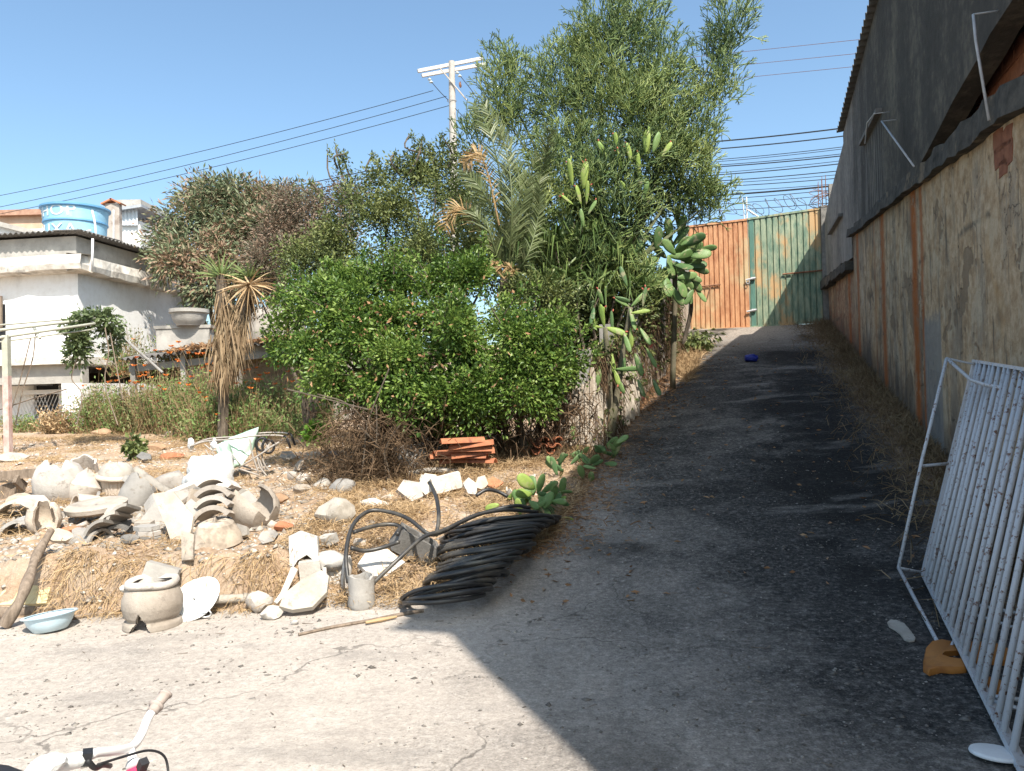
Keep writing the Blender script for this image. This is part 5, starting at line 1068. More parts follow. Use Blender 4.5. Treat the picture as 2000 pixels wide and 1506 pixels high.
# flowering weeds -----------------------------------------------------
def weed(px, pyb, wpx, hpx, label, nl, nf, dense=1.0, mat=ML_weed, tall=True, drym=None):
    q, d = hit(px, pyb, 6, 24); k = d / FPX; o = thing('flowering_weed' if nf else 'weed', q, label, 'plant', 'weeds in front of the house'); w_ = wpx * k; h_ = hpx * k
    nl = int(nl * 1.7); nf = int(nf * 1.5); m = nl // 8; st = q + np.stack([rng.uniform(-.5, .5, m) * w_, rng.uniform(0, 1.2, m) * w_ * .6, np.zeros(m)], 1); st[:, 2] = Z(st[:, 0], st[:, 1]) - .02
    hh = h_ * rng.uniform(.35, 1.0, m) * (1 - .55 * np.abs((st[:, 0] - q[0]) / w_)); tp = st + np.stack([rng.normal(size=m) * .22, rng.normal(size=m) * .16, hh], 1)
    nppart('stem', sticks(st, tp, .006, .003), drym or MT['straw'], o, stuff=True)
    t = rng.random((m, 8, 1)) ** .7; C = (st[:, None] + (tp - st)[:, None] * t).reshape(-1, 3) + rng.normal(size=(m * 8, 3)) * .09; D = rng.normal(size=C.shape) + [0, 0, .5]
    nppart('leaves', leaves(C, D, .085, .035), mat, o, stuff=True)
    if nf:
        idx = rng.choice(m, nf); top = q + np.stack([rng.uniform(-.5, .5, nf) * w_, rng.uniform(-.1, .5, nf) * w_, rng.uniform(.45, 1.25, nf) * h_], 1)
        nppart('flower_stem', sticks(st[idx], top, .005, .003), MT['straw'], o, stuff=True)
        a = np.tile(np.arange(9) * 2 * math.pi / 9, nf); C = np.repeat(top, 9, 0); D = np.stack([np.cos(a), np.sin(a), np.full(len(a), .55)], 1); nppart('flowers', leaves(C, D, .062, .042), ML_flower, o, stuff=True)
weeds = [(432, 868, 130, 125, 'green weeds hiding the yucca foot', 3000, 8), (470, 862, 200, 60, 'ground hugging weeds behind the stroller', 2200, 4), (180, 845, 70, 110, 'grey green feathery weed clump against the white pillar', 1500, 2), (245, 848, 75, 110, 'dark leafy weed clump left of the orange flowers', 2000, 5), (240, 800, 60, 110, 'tall dry stalks with orange flowers at the lean-to corner', 500, 10),
         (310, 850, 100, 140, 'flowering weeds below the start of the wavy roof edge', 2600, 12), (385, 855, 110, 150, 'flowering weeds just left of the yucca foot', 2800, 12), (455, 850, 100, 120, 'bright green weeds in front of the yucca foot', 2600, 9), (525, 850, 100, 130, 'weeds with scattered blooms right of the yucca foot', 2400, 11), (590, 845, 90, 90, 'pale weeds reaching under the left edge of the green bush', 1800, 5), (350, 790, 120, 110, 'taller weeds under the lean-to roof edge', 1500, 12), (510, 790, 120, 120, 'reddish weeds behind the yucca skirt', 1500, 9)]
for a in weeds: weed(*a)
weed(105, 848, 60, 55, 'tuft of pale seeded grass before the dark doorway', 900, 0, mat=MT['straw']); weed(30, 845, 70, 30, 'low pale grass at the foot of the reddish post', 500, 0, mat=ML_weed)
for px, py, wp, hp, lb, mt, n in ((620, 875, 42, 46, 'small vivid green leafy plant left of the dry thicket', ML_vivid, 420), (262, 900, 34, 42, 'small grey leaved plant behind the broken planters', ML_olive, 260)):
    q, d = hit(px, py, 5, 20); k = d / FPX; o = thing('small_plant', q, lb, 'plant'); nppart('leaves', crownleaves([(px, py - hp / 2, d, wp / 2, hp / 2)], n, .10, .07, per=8, cl=.05), mt, o); part('stem', branches(q, [W(px, py - hp / 2, d), W(px + 8, py - hp * .6, d)], .01), MT['wood'], o)
# dry thicket and hanging vines below the bush
q9, d9 = hit(715, 900, 6, 14); th_ = thing('dry_thicket', q9, 'brown thicket of dead stems under the left side of the green bush', 'thicket')
n = 3600; px = rng.normal(715, 60, n); C = np.stack([W(a, 0, 9.1)[:2] for a in px]); C = np.concatenate([C, np.zeros((n, 1))], 1); C[:, 1] += rng.uniform(-.6, .8, n); C[:, 2] = Z(C[:, 0], C[:, 1]) + rng.random(n) ** 1.3 * .85; D = rng.normal(size=(n, 3)) * .6; D[:, 2] = rng.uniform(-1, .9, n)
nppart('dead_stems', blades(C, D, .26, .005, .2), MT['straw_dark'], th_, stuff=True)
n = 2600; px = rng.uniform(800, 1150, n); C = np.stack([W(a, 0, 9.6)[:2] for a in px]); C = np.concatenate([C, np.zeros((n, 1))], 1); C[:, 1] += rng.uniform(-.5, 1, n); C[:, 2] = Z(C[:, 0], C[:, 1]) + rng.random(n) * .8; D = rng.normal(size=(n, 3)) * .4; D[:, 2] = rng.uniform(-1, .9, n)
nppart('dead_stems', blades(C, D, .25, .006, .2), MT['straw_dark'], th_, stuff=True)
g = Geo()
for pts in ([(760, 720), (720, 820), (712, 880), (703, 960)], [(700, 830), (745, 880), (760, 930), (752, 980)], [(620, 770), (680, 790), (740, 850)], [(560, 760), (640, 780), (720, 800)], [(735, 790), (735, 860), (720, 930), (700, 1000)], [(780, 830), (752, 880), (756, 940)]):
    tube(g, spline([W(a, b_, 8.6) for a, b_ in pts], 5), .008, 5)
part('hanging_vine', g, MT['bark'], th_)
# small trunks in the shade under the bush
g = Geo()
for i in range(14):
    px = 850 + i * 20; b_ = gz_(px, 870, 9.9 + rr.uniform(-.3, .6)); tube(g, spline([b_, b_ + np.array([rr.uniform(-.15, .15), 0, .6]), b_ + np.array([rr.uniform(-.3, .3), .1, 1.2])], 3), rr.uniform(.02, .05), 6)
part('trunk', g, MT['bark'], b1)
# plant near gate foot
q, d = hit(1365, 690, 9, 17); o = thing('wilted_plant', q, 'wilted grey green plant drooping over straw at the wall foot by the gate', 'plant'); nppart('leaves', crownleaves([(1365, 662, d, 38, 18), (1345, 675, d, 25, 20)], 500, .14, .055, per=8, cl=.1, droop=1), ML_olive, o); part('stem', branches(q, [W(1380, 660, d), W(1345, 665, d)], .012), MT['wood'], o)

# ============================================================ RUBBLE AND THINGS ON THE GROUND
MC, MG_, MW_, MD_ = MT['conc'], MT['conc_grey'], MT['conc_white'], MT['conc_dark']
def seat(px, py, lift=0.0, dd=0.0):
    q, d = hit(px, py); q = q + np.array([0, dd, lift]); return q, d
def MM(q, rz=0, rx=0, ry=0, s=(1, 1, 1)):
    return Matrix.Translation(Vector([float(v) for v in q])) @ Euler((R_(rx), R_(ry), R_(rz)), 'XYZ').to_matrix().to_4x4() @ Matrix.Diagonal((*s, 1))
def poly(n, seed, lo=.75, hi=1.1, ax=1, ay=1):
    r = random.Random(seed); return [(math.cos(2 * math.pi * k / n) * r.uniform(lo, hi) * ax / 2, math.sin(2 * math.pi * k / n) * r.uniform(lo, hi) * ay / 2) for k in range(n)]
def arc(g, r, th, ln, a0, a1, M, n=12, jag=0, seed=0):
    """curved tile: ring sector extruded along local y"""
    rr = random.Random(seed); vs = []
    for k in range(n + 1):
        a = R_(a0 + (a1 - a0) * k / n); e = rr.uniform(-jag, jag)
        for rad in (r, r - th):
            for y in (-ln / 2, ln / 2 + e): vs.append(M @ Vector((rad * math.cos(a), y, rad * math.sin(a))))
    fs = []
    for k in range(n):
        b = 4 * k; fs += [(b, b + 1, b + 5, b + 4), (b + 2, b + 6, b + 7, b + 3), (b, b + 4, b + 6, b + 2), (b + 1, b + 3, b + 7, b + 5)]
    fs += [(0, 2, 3, 1), (4 * n, 4 * n + 1, 4 * n + 3, 4 * n + 2)]; return g.add(vs, fs)
def pxd(d): return d / FPX

def item(name, g, mat, label, cat='rubble', group='broken concrete pieces in the yard', smooth=35):
    return solo(name, g, mat, label, cat, group, smooth)
def stone(px, py, w, h, label, mat=MC, seed=0, dep=.8, rough=.2, name='concrete_lump', lift=.0, rot=0, cat='rubble'):
    q, d = seat(px, py); k = pxd(d); g = Geo(); rock(g, q + np.array([0, w * k * .3, h * k * (.42 + lift)]), w * k / 2 * 1.12, w * k / 2 * dep, h * k / 2 * 1.15, seed or int(px), rough, rot, 2); return item(name, g, mat, label, cat)
def slab_(px, py, w, h, label, mat=MC, th=.045, rx=60, ry=0, rz=0, seed=0, name='concrete_slab', n=6, pts=None, lift=0.0, dd=.05):
    q, d = seat(px, py); k = pxd(d); g = Geo(); P = pts and [(x * k, y * k) for x, y in pts] or poly(n, seed or int(px), ax=w * k, ay=h * k); slab(g, P, th, MM(q + np.array([0, dd, h * k * .45 + lift]), rz, rx, ry)); return item(name, g, mat, label, smooth=None)
def mshell(px, py, w, h, label, prof, th=.03, a0=0, a1=220, rz=0, rx=0, ry=0, mat=MC, name='broken_planter', jag=.05, cat='planter', lift=0.0, n=20):
    q, d = seat(px, py); k = pxd(d); g = Geo(); P = [(r * w * k / 2, z * h * k) for r, z in prof]; shell(g, P, th, MM(q + np.array([0, w * k * .35, lift]), rz, rx, ry), a0, a1, n, jag, int(px)); return item(name, g, mat, label, cat)

# big heap, left
mshell(100, 982, 95, 72, 'pale bulging broken planter shell at the far left of the heap', [(.75, 0), (1, .3), (.98, .7), (.8, .95), (.45, 1.05)], a0=150, a1=400, rx=8)
mshell(135, 985, 78, 55, 'rounded planter shell lying in front of the pale bulging one', [(.6, 0), (.95, .3), (1, .65), (.7, 1), (.1, 1.12)], a0=100, a1=430, ry=14, rx=-10)
mshell(160, 930, 50, 30, 'small curved rim fragment between the pale shell and the ribbed planter', [(.9, 0), (1, 1)], a0=0, a1=200, rx=30)
# ribbed planter with domed lid
q, d = seat(210, 978); k = pxd(d); t_ = thing('ribbed_planter', q, 'ribbed concrete planter with a rough domed lid in the broken heap', 'planter')
M = MM(q + np.array([0, .18, -.02]), 0, 6, 6); g = Geo(); lathe(g, [(.02, 0), (.13, 0), (.16, .1), (.185, .25)], M, n=64, fn=lambda p, a, j: Vector((p.x * (1 + .03 * math.cos(a * 28)), p.y * (1 + .03 * math.cos(a * 28)), p.z))); part('body', g, MC, t_)
g = Geo(); lathe(g, [(.185, .25), (.225, .26), (.235, .285), (.22, .305), (.19, .31)], M, n=40); part('rim', g, MC, t_, smooth=True)
g = Geo(); lathe(g, [(.19, .30), (.185, .33), (.16, .38), (.10, .42), (.01, .435)], M, n=24, fn=lambda p, a, j: p * 1.0 + Vector((0, 0, .012 * math.sin(a * 7 + j)))); part('lid', g, MW_, t_, smooth=True)
mshell(205, 990, 60, 52, 'hollow broken pot lying open at the foot of the ribbed planter', [(.7, 0), (1, .4), (1, 1)], a0=-20, a1=200, rx=-70, rz=20, mat=MG_)
mshell(237, 1002, 68, 62, 'leaning fluted fragment with fine grooves right of the ribbed planter', [(.8, 0), (1, .5), (1.0, 1)], a0=200, a1=330, rx=-25, ry=25, mat=MG_)
for i, (px, py, rz, lb) in enumerate(((300, 975, -38, 'long trough shaped rail lying in the heap, the upper of two'), (282, 988, -38, 'long trough shaped rail lying in the heap, the lower of two'))):
    q, d = seat(px - 15, py); k = pxd(d); g = Geo(); Mx = MM(q + np.array([0, .15, .16 - .05 * i]), 0, 0, 36) @ Euler((0, 0, R_(90))).to_matrix().to_4x4(); arc(g, .065, .02, .52, 10, 170, Mx); item('trough_rail', g, MG_, lb)
stone(318, 968, 78, 52, 'smooth grey lump behind the long rails', MC, 12, rough=.05)
# flat dish
q, d = seat(165, 1025); g = Geo(); lathe(g, [(.01, .06), (.15, .07), (.25, .075), (.275, .06), (.27, .02), (.18, -.02), (.01, -.03)], MM(q + np.array([-.0, .22, .10]), 0, 7, -3), n=32); item('concrete_dish', g, MC, 'large flat round dish lying upside down in the heap', 'dish')
mshell(72, 1048, 66, 62, 'nearly spherical concrete bowl behind the leaning log', [(.45, 0), (.85, .2), (1, .5), (.85, .82), (.6, .95)], a0=-10, a1=265, mat=MC, jag=.05)
for i, (px, py, w, lb) in enumerate(((25, 1052, 72, 'grey arched half pipe at the left end of the heap, the nearer'), (20, 1018, 80, 'pale arched half pipe at the left end of the heap, the farther'))):
    q, d = seat(px, py); k = pxd(d); g = Geo(); arc(g, w * k / 2, .03, .3, 5, 175, MM(q + np.array([0, .15, 0]), 15), jag=.02, seed=i); item('half_pipe', g, MG_ if i == 0 else MW_, lb)
q, d = seat(150, 1066); k = pxd(d); g = Geo(); arc(g, .13, .022, .26, 0, 170, MM(q + np.array([0, .2, -.02]), 70, 0, 0), jag=.03, seed=4); item('half_pipe', g, MG_, 'grey curved pipe shell lying on the edge of the bank')
for i in range(3):
    q, d = seat(190 + i * 10, 1068 - i * 3); g = Geo(); arc(g, .16, .026, .30, 50, 130, MM(q + np.array([.02 + i * .05, .18, .02 + i * .055]), 8 + i * 4, -20, -38), jag=.03, seed=9 + i)
    item('curved_tile', g, MG_ if i != 1 else MC, ('lowest', 'middle', 'topmost')[i] + ' of three tilted curved tiles on the bank edge', 'tile')
# A-frame slabs
q, d = seat(325, 1058); k = pxd(d)
slab_(330, 1062, 60, 100, 'big broken rectangular slab leaning forward in the middle of the heap', MC, .035, 58, 0, 0, 0, pts=[(-52, 52), (-12, 58), (42, 2), (44, -36), (12, -58), (-8, -20)], dd=.10)
slab_(262, 1045, 70, 60, 'shaded triangular slab propped behind the big leaning one', MG_, .035, 70, -10, 25, pts=[(-40, -30), (28, 34), (44, -30)], dd=.25)
slab_(318, 1005, 100, 30, 'long slab edge lying across the top of the propped slabs', MC, .04, 20, -22, 5, pts=[(-58, -12), (-50, 12), (48, 14), (55, -12)], lift=.10, dd=.28)
slab_(345, 1040, 55, 60, 'small slab stuck behind the big leaning slab', MC, .03, 62, 30, -10, pts=[(-20, -30), (-12, 30), (22, 26), (26, -20)], dd=.22)
for i in range(4):
    q, d = seat(280 - i * 3, 1060); g = Geo(); slab(g, poly(6, 40 + i, .85, 1.1, .24 - .02 * i, .16), .035, MM(q + np.array([0, .12, .0 + i * .042]), i * 11 - 8, 3, 4 - 2 * i)); item('flat_block', g, MC if i % 2 else MG_, ('bottom', 'second', 'third', 'topmost')[i] + ' flat broken block in the little stack left of the leaning slab')
slab_(365, 1095, 34, 60, 'narrow pale splinter standing below the leaning slab', MC, .03, 65, 0, 0, pts=[(-15, 30), (12, 22), (17, -28), (-4, -30)], dd=.02)
# nested arcs
for i in range(4):
    q, d = seat(418, 1035); k = pxd(d); r = .20 - .0 * i; g = Geo(); z0 = .41 - i * .085; arc(g, .22, .042, .20, 38, 142, MM(q + np.array([-.01 + .012 * i, .08 - .03 * i, z0 - .17]), -6, -16, 2 - 3 * i), n=14, jag=.02, seed=20 + i)
    item('curved_tile', g, MC, ('topmost', 'second', 'third', 'lowest')[i] + ' thick curved tile of the nested stack beside the white sack', 'tile')
mshell(412, 1066, 96, 44, 'conical bowl piece lying under the nested curved tiles', [(1.0, 0), (.95, .35), (.7, .9), (.4, 1.05), (.01, 1.08)], a0=150, a1=400, rx=8, mat=MC)
q, d = seat(494, 1042); g = Geo(); k = pxd(d); shell(g, [(.05, 0), (.13, .02), (.19, .10), (.21, .20), (.20, .30), (.18, .38)], .03, MM(q + np.array([.08, .15, .10]), -15, -20, -62), 20, 300, 26, .05, 3); item('broken_pot', g, MC, 'large round broken pot on its side at the right end of the heap', 'pot')
slab_(478, 1008, 40, 60, 'curved wedge between the nested tiles and the round pot', MG_, .03, 75, 0, 30, n=5)
slab_(372, 1012, 40, 60, 'upright curved scrap left of the nested tiles', MC, .03, 70, 20, 60, pts=[(-20, -30), (-8, 28), (14, 30), (20, -24)])
# more shards filling the heap
XS = [(150, 1000, 60, 34, 'a', 'broken curved tile between the pale shell and the flat dish'), (228, 1020, 58, 30, 's', 'thin grey slab resting on the flat dish edge'), (110, 1066, 60, 24, 's', 'low grey slab at the foot of the round bowl'), (260, 985, 60, 40, 'a', 'curved tile fragment under the long rails'), (300, 1010, 60, 40, 's', 'grey slab buried behind the propped slabs'),
      (60, 1000, 60, 28, 's', 'pale slab piece above the half pipes'), (440, 985, 60, 36, 'a', 'curved fragment behind the nested tiles'), (345, 1000, 60, 40, 's', 'jagged slab in front of the white sack'), (215, 1052, 56, 26, 'a', 'low curved shard right of the three tilted tiles'), (470, 1055, 50, 24, 's', 'flat shard under the big round pot'),
      (20, 1000, 60, 30, 'a', 'broken arch piece under the wooden tray'), (385, 950, 50, 24, 's', 'small slab above the nested tiles'), (130, 1050, 44, 22, 'r', 'brick red chunk between the round bowl and the lying pipe shell'), (248, 1064, 40, 20, 'r', 'dark chunk at the bank edge left of the flat block stack'), (395, 1058, 36, 20, 'r', 'chunk at the left foot of the conical bowl'),
      (550, 1040, 40, 22, 'r', 'brick red chunk right of the conical bowl'), (520, 1065, 44, 22, 's', 'flat plate half buried in straw right of the heap'), (88, 930, 50, 22, 's', 'flat slab at the back of the heap above the pale shell'), (280, 905, 50, 18, 's', 'flat stone slab behind the ribbed planter'), (330, 900, 46, 18, 'r', 'low brick red lump behind the long rails'),
      (20, 905, 60, 18, 's', 'flat slab at the far left of the upper yard'), (560, 905, 40, 20, 's', 'grey plate in the shade right of the stroller'), (600, 925, 60, 26, 'a', 'grey half pipe fragment in the shade beside the thicket'), (655, 900, 40, 20, 'r', 'dark stone at the foot of the dry thicket'), (5, 945, 40, 26, 'r', 'rounded lump at the left frame edge')]
for i_, (x_, y_, w_, h_, kd_, lb_) in enumerate(XS):
    mt_ = (MC, MG_, MC, MD_, MG_)[i_ % 5] if i_ not in (12, 15, 19) else MT['terracotta']
    if kd_ == 's': slab_(x_, y_, w_, h_ * 1.3, lb_, mt_, .035, 20 + (i_ * 37) % 50, ((i_ * 53) % 40) - 20, (i_ * 71) % 90 - 45, seed=200 + i_, n=5 + i_ % 3)
    elif kd_ == 'r': stone(x_, y_, w_, h_, lb_, mt_, 210 + i_, rough=.3)
    else:
        q_, d_ = seat(x_, y_); g = Geo(); arc(g, w_ * pxd(d_) / 2, .028, .22, 15 + (i_ * 13) % 30, 150, MM(q_ + np.array([0, .15, 0]), (i_ * 47) % 80 - 40, (i_ * 29) % 30 - 15, (i_ * 31) % 40 - 20), jag=.04, seed=i_); item('curved_tile', g, mt_, lb_, 'tile')
# white sack
def sackmesh(q, w, dp_, h, seed, mat, name, label, cat):
    bm = bmesh.new(); bmesh.ops.create_icosphere(bm, subdivisions=4, radius=1); rr = random.Random(seed)
    g = Geo(); vs = []
    for v in bm.verts:
        p = v.co; n_ = float(fbm(np.array([p.x * 1.6 + seed]), np.array([p.y * 1.4 + p.z * 2]), 4)[0]); s = 1 + .42 * n_; x, y, z = (abs(c_) ** .9 * (1 if c_ > 0 else -1) for c_ in p); z = max(z, -.8)
        vs.append((q[0] + x * s * w / 2, q[1] + y * s * dp_ / 2, q[2] + (z * s + .8) * h / 1.75))
    g.add(vs, [tuple(v.index for v in f.verts) for f in bm.faces]); bm.free(); return solo(name, g, mat, label, cat, smooth=True)
MSACK = M1('white_woven_plastic', (.64, .65, .64), (.74, .75, .74), 3, .55, .35, 60, sp_=.4)
q, d = seat(388, 985); k = pxd(d); sackmesh(q + np.array([0, .3, 0]), 98 * k, .42, 92 * k, 3, MSACK, 'white_sack', 'bright white plastic sack slumped behind the nested curved tiles', 'sack')
# box frame, far left
bx_ = thing('broken_box', seat(40, 975)[0], 'broken wooden tray lying at the left edge above the half pipes', 'box'); q, d = seat(40, 975)
for (a, b_, s) in (((-10, 962), (30, 948), .05), ((-10, 985), (46, 952), .05), ((0, 930), (85, 922), .04), ((30, 935), (48, 952), .04)):
    g = Geo(); bar(g, W(*a, d), W(*b_, d + .15), s, .10); part('board', g, MT['wood'], bx_)
# lumps strewn, middle of yard
for a in ((648, 1030, 82, 56, 'domed pale lump with dry grass over it in mid yard', MW_, 31), (590, 948, 30, 24, 'small pale lump behind the round pot', MC, 32), (570, 938, 26, 20, 'flat pale chip right of the stroller wheel', MC, 33), (730, 1000, 62, 26, 'flat pale stone half buried left of the hose loop', MW_, 35), (665, 968, 50, 36, 'grey stone in the leaf shade behind the domed lump', MG_, 36),
          (628, 958, 45, 24, 'low grey stone at the edge of the bush shade', MG_, 37), (585, 965, 36, 22, 'pale stone under the small leafy plant', MC, 38), (500, 1200, 55, 42, 'rounded grey stone at the foot of the bank beside the long flat one', MC, 39), (528, 1212, 46, 26, 'thin wedge shaped chunk resting on the rounded grey stone', MW_, 40), (545, 985, 34, 22, 'brown clod right of the big round pot', MT['soil'], 41),
          (575, 1222, 18, 12, 'small chip before the rounded grey stone', MW_, 42), (700, 1075, 26, 26, 'pale chip inside the small hose ring', MC, 43), (755, 985, 30, 22, 'pale stone touching the hose hook', MC, 44), (455, 1000, 26, 20, 'chip under the stroller', MG_, 45), (300, 882, 40, 16, 'flat brown clod in the upper yard', MT['soil'], 46), (135, 1010, 30, 16, 'white chip above the flat dish', MW_, 47), (190, 850, 40, 14, 'low soil lump at the edge of the weeds', MT['soil'], 48), (335, 855, 36, 14, 'pale lump under the flowering weeds', MC, 49)):
    stone(*a[:5], mat=a[5], seed=a[6], rough=.25)
# white broken blocks lower middle
q, d = seat(590, 1128); k = pxd(d)
t_ = thing('broken_balustrade', q, 'upright broken white block with a rounded hollow on the bank slope', 'rubble', 'broken concrete pieces in the yard')
g = Geo(); M = MM(q + np.array([0, .12, .17]), 8, -12, 0); slab(g, [(-.11, -.16), (-.12, .13), (-.03, .17), (.10, .12), (.11, -.10), (.02, -.02), (-.05, -.06)], .10, M @ Euler((R_(90), 0, 0)).to_matrix().to_4x4()); part('block', g, MW_, t_)
g = Geo(); slab(g, poly(7, 77, .8, 1.1, .15, .10), .05, M @ Matrix.Translation((.06, -.02, -.14)) @ Euler((1.2, .3, .4)).to_matrix().to_4x4()); part('chip', g, MC, t_)
slab_(637, 1078, 52, 26, 'white brick shaped fragment right of the upright block', MW_, .08, 15, -14, 10, n=4)
slab_(588, 1205, 92, 84, 'large flat oval stone leaning at the foot of the bank', MW_, .04, 42, 0, 8, pts=[(-46, -34), (-40, -6), (-8, 26), (30, 46), (46, 30), (44, -8), (18, -40), (-20, -44)], dd=.12)
q, d = seat(612, 1190); g = Geo(); box(g, q + np.array([-.10, .34, .17]), .16, .16, .24, unit([1, .2, .1]), unit([-.2, 1, 0]), unit([-.1, 0, 1])); item('square_block', g, MW_, 'squared white block standing behind the flat oval stone')
mshell(650, 1165, 60, 64, 'hollow white pot neck open to the front behind the flat oval stone', [(1, 0), (.9, .4), (1, 1)], a0=-30, a1=230, mat=MW_, rz=-20, rx=-10)
stone(640, 1155, 72, 40, 'smooth white cap perched on the hollow neck', MW_, 53, rough=.08, lift=.9)
mshell(703, 1192, 56, 66, 'white broken jar standing at the edge of the drive', [(.85, 0), (1, .12), (.9, .5), (.95, .95)], a0=0, a1=360, mat=MW_, jag=.018, th=.02)
slab_(738, 1145, 98, 72, 'wide flat white plate lying against the cinder block', MW_, .035, 38, 10, 10, pts=[(-46, -10), (-30, 30), (10, 36), (48, 8), (10, -36), (-18, -36)], dd=.15)
for a, b_ in (((570, 1120), (535, 1180)), ((605, 1100), (640, 1130))):
    pass
g = Geo(); tube(g, [W(575, 1112, 5.75), W(553, 1160, 5.6), W(538, 1178, 5.55)], [.03, .022, .015], 6); item('concrete_rib', g, MW_, 'slim curved white rib leaning left of the squared block')
# cinder block
q, d = seat(806, 1112); t_ = thing('cinder_block', q, 'dark grey angled cinder block above the white plate', 'cinder block'); M = MM(q + np.array([.0, .16, .16]), 25, 18, 32)
g = Geo()
for c_, s_ in (((0, .075, 0), (.36, .03, .19)), ((0, -.075, 0), (.36, .03, .19)), ((-.165, 0, 0), (.03, .118, .19)), ((.165, 0, 0), (.03, .118, .19)), ((0, 0, 0), (.03, .118, .19))):
    b0 = Geo(); box(b0, c_, *s_); g.add([M @ Vector(v) for v in b0.v], b0.f)
part('block', g, MD_, t_)
# upper middle: broken white blocks in front of the tiles
for i, (x, y, w_, h_, rx, ry, rz, mt, lb) in enumerate(((800, 985, 62, 50, 50, 30, 10, MC, 'grey rough plate left end of the broken white blocks'), (835, 975, 44, 58, 58, 25, -5, MW_, 'white split slab leaning beside the hose hook'), (832, 955, 40, 26, 40, 20, 0, MW_, 'white chip on top of the split slab'), (918, 975, 32, 44, 60, -20, 20, MW_, 'white angular shard right of the long white block'), (940, 965, 30, 36, 55, 10, 0, MC, 'grey shard behind the white angular one'))):
    slab_(x, y, w_, h_, lb, mt, .05, rx, ry, rz, seed=60 + i, n=5)
q, d = seat(872, 975); g = Geo(); bar(g, q + np.array([-.15, .05, .13]), q + np.array([.14, .12, .19]), .14, .16); item('long_block', g, MW_, 'long white plastered block under the terracotta tiles', smooth=None)
slab_(965, 962, 46, 34, 'flat terracotta coloured plate at the right of the white shards', MT['terracotta'], .02, 40, 0, 10, n=4)
slab_(845, 915, 62, 46, 'smooth grey square slab left of the terracotta tiles', MG_, .03, 75, 0, 4, pts=[(-30, -22), (-25, 22), (30, 20), (32, -22)])
mshell(800, 928, 78, 60, 'large dark shaded pot left of the grey square slab', [(.6, 0), (.95, .3), (1, .7), (.85, 1)], a0=0, a1=360, mat=MG_, jag=0)
q, d = seat(880, 930); g = Geo(); tube(g, spline([W(800, 925, d), W(850, 918, d - .1), W(930, 924, d)], 4), .03, 8); item('grey_pipe', g, MG_, 'slim grey pipe lying in front of the grey slab', 'pipe', None)
mshell(1012, 985, 46, 24, 'broken white cup shape beside the yellow green cactus pads', [(.8, 0), (1, .5), (1, 1)], a0=20, a1=240, mat=MW_, th=.012)
# terracotta roof tiles in a stack
tq, td = seat(920, 935)
lb_t = ['bottom', 'second', 'third', 'fourth', 'fifth', 'sixth']
for i in range(9):
    row, cx_ = (i, 0) if i < 6 else (i - 6, 1); g = Geo(); z0 = .03 + row * .048; off = np.array([(-.05 if row % 2 else .04) + (.0 if cx_ == 0 else -.22), .25 - row * .035 + cx_ * .10, z0 + .1])
    off = off + np.array([rr.uniform(-.06, .06), 0, rr.uniform(-.004, .01)]); Mx = MM(tq + off, -8 + row * 3 + cx_ * 14 + rr.uniform(-9, 9), rr.uniform(-6, 6), -3 + rr.uniform(-4, 4)) @ Euler((0, 0, R_(90))).to_matrix().to_4x4(); arc(g, .085, .014, .5, 20, 160, Mx, n=10)
    item('roof_tile', g, MT['terracotta'], (lb_t[row] + ' curved terracotta roof tile in the ' + ('front stack' if cx_ == 0 else 'short stack set to the left') + ' under the bush'), 'roof tile', 'stacked terracotta roof tiles')
q, d = seat(1065, 905)
for i in range(8):
    g = Geo(); x = (i % 4) * .085 - .12; z = .07 + (i // 4) * .08; arc(g, .055, .011, .4, 0, 180, MM(q + np.array([x + .02 * (i // 4), .25, z + .1]), 6, -4, 0 if i % 2 else 180), n=8)
    item('roof_tile', g, MT['terracotta'], '%s tile end of the %s row in the shade by the split stakes' % (('leftmost', 'second', 'third', 'rightmost')[i % 4], ('lower', 'upper')[i // 4]), 'roof tile', 'stacked terracotta roof tiles')

# ---- pot with cube, disc, pipe
q, d = seat(272, 1240); k = pxd(d); q = q + np.array([0, .2, 0]); pt_ = thing('concrete_pot', q, 'squat concrete pot with a triangular hole at its base at the edge of the drive', 'pot')
g = Geo(); _pr = [(.185, 0), (.195, .02), (.19, .05), (.165, .07), (.185, .10), (.20, .16), (.198, .21), (.175, .27), (.15, .30)]; prof = [(float(np.interp(z_, [p_[1] for p_ in _pr], [p_[0] for p_ in _pr])), float(z_)) for z_ in list(np.linspace(0, .16, 27)) + [.18, .21, .24, .27, .30]]
nA = 180; m = len(prof); vs = []
for kk in range(nA):
    a = 2 * math.pi * kk / nA
    for r_, z in prof: vs.append((q[0] + r_ * math.cos(a), q[1] + r_ * math.sin(a), q[2] + z - .01))
for kk in range(nA):
    a = 2 * math.pi * kk / nA
    for r_, z in prof: vs.append((q[0] + (r_ - .022) * math.cos(a), q[1] + (r_ - .022) * math.sin(a), q[2] + z - .01))
fs = []; ac = R_(268)
for kk in range(nA):
    a = (kk + .5) / nA * 2 * math.pi; k2 = (kk + 1) % nA
    for j in range(m - 1):
        if abs(a - ac) < .42 * (1 - prof[j][1] / .145) and prof[j][1] < .14: continue
        fs += [(kk * m + j, k2 * m + j, k2 * m + j + 1, kk * m + j + 1), (nA * m + kk * m + j, nA * m + kk * m + j + 1, nA * m + k2 * m + j + 1, nA * m + k2 * m + j)]
g.add(vs, fs); part('body', g, MC, pt_, smooth=True)
g = Geo(); lathe(g, [(.13, .285), (.17, .287), (.182, .305), (.172, .33), (.150, .335), (.13, .31)], Matrix.Translation(Vector(q)), n=36, fn=lambda p, a, j: p + Vector((0, 0, .006 * math.sin(a * 3)))); part('rim', g, MC, pt_, smooth=True)
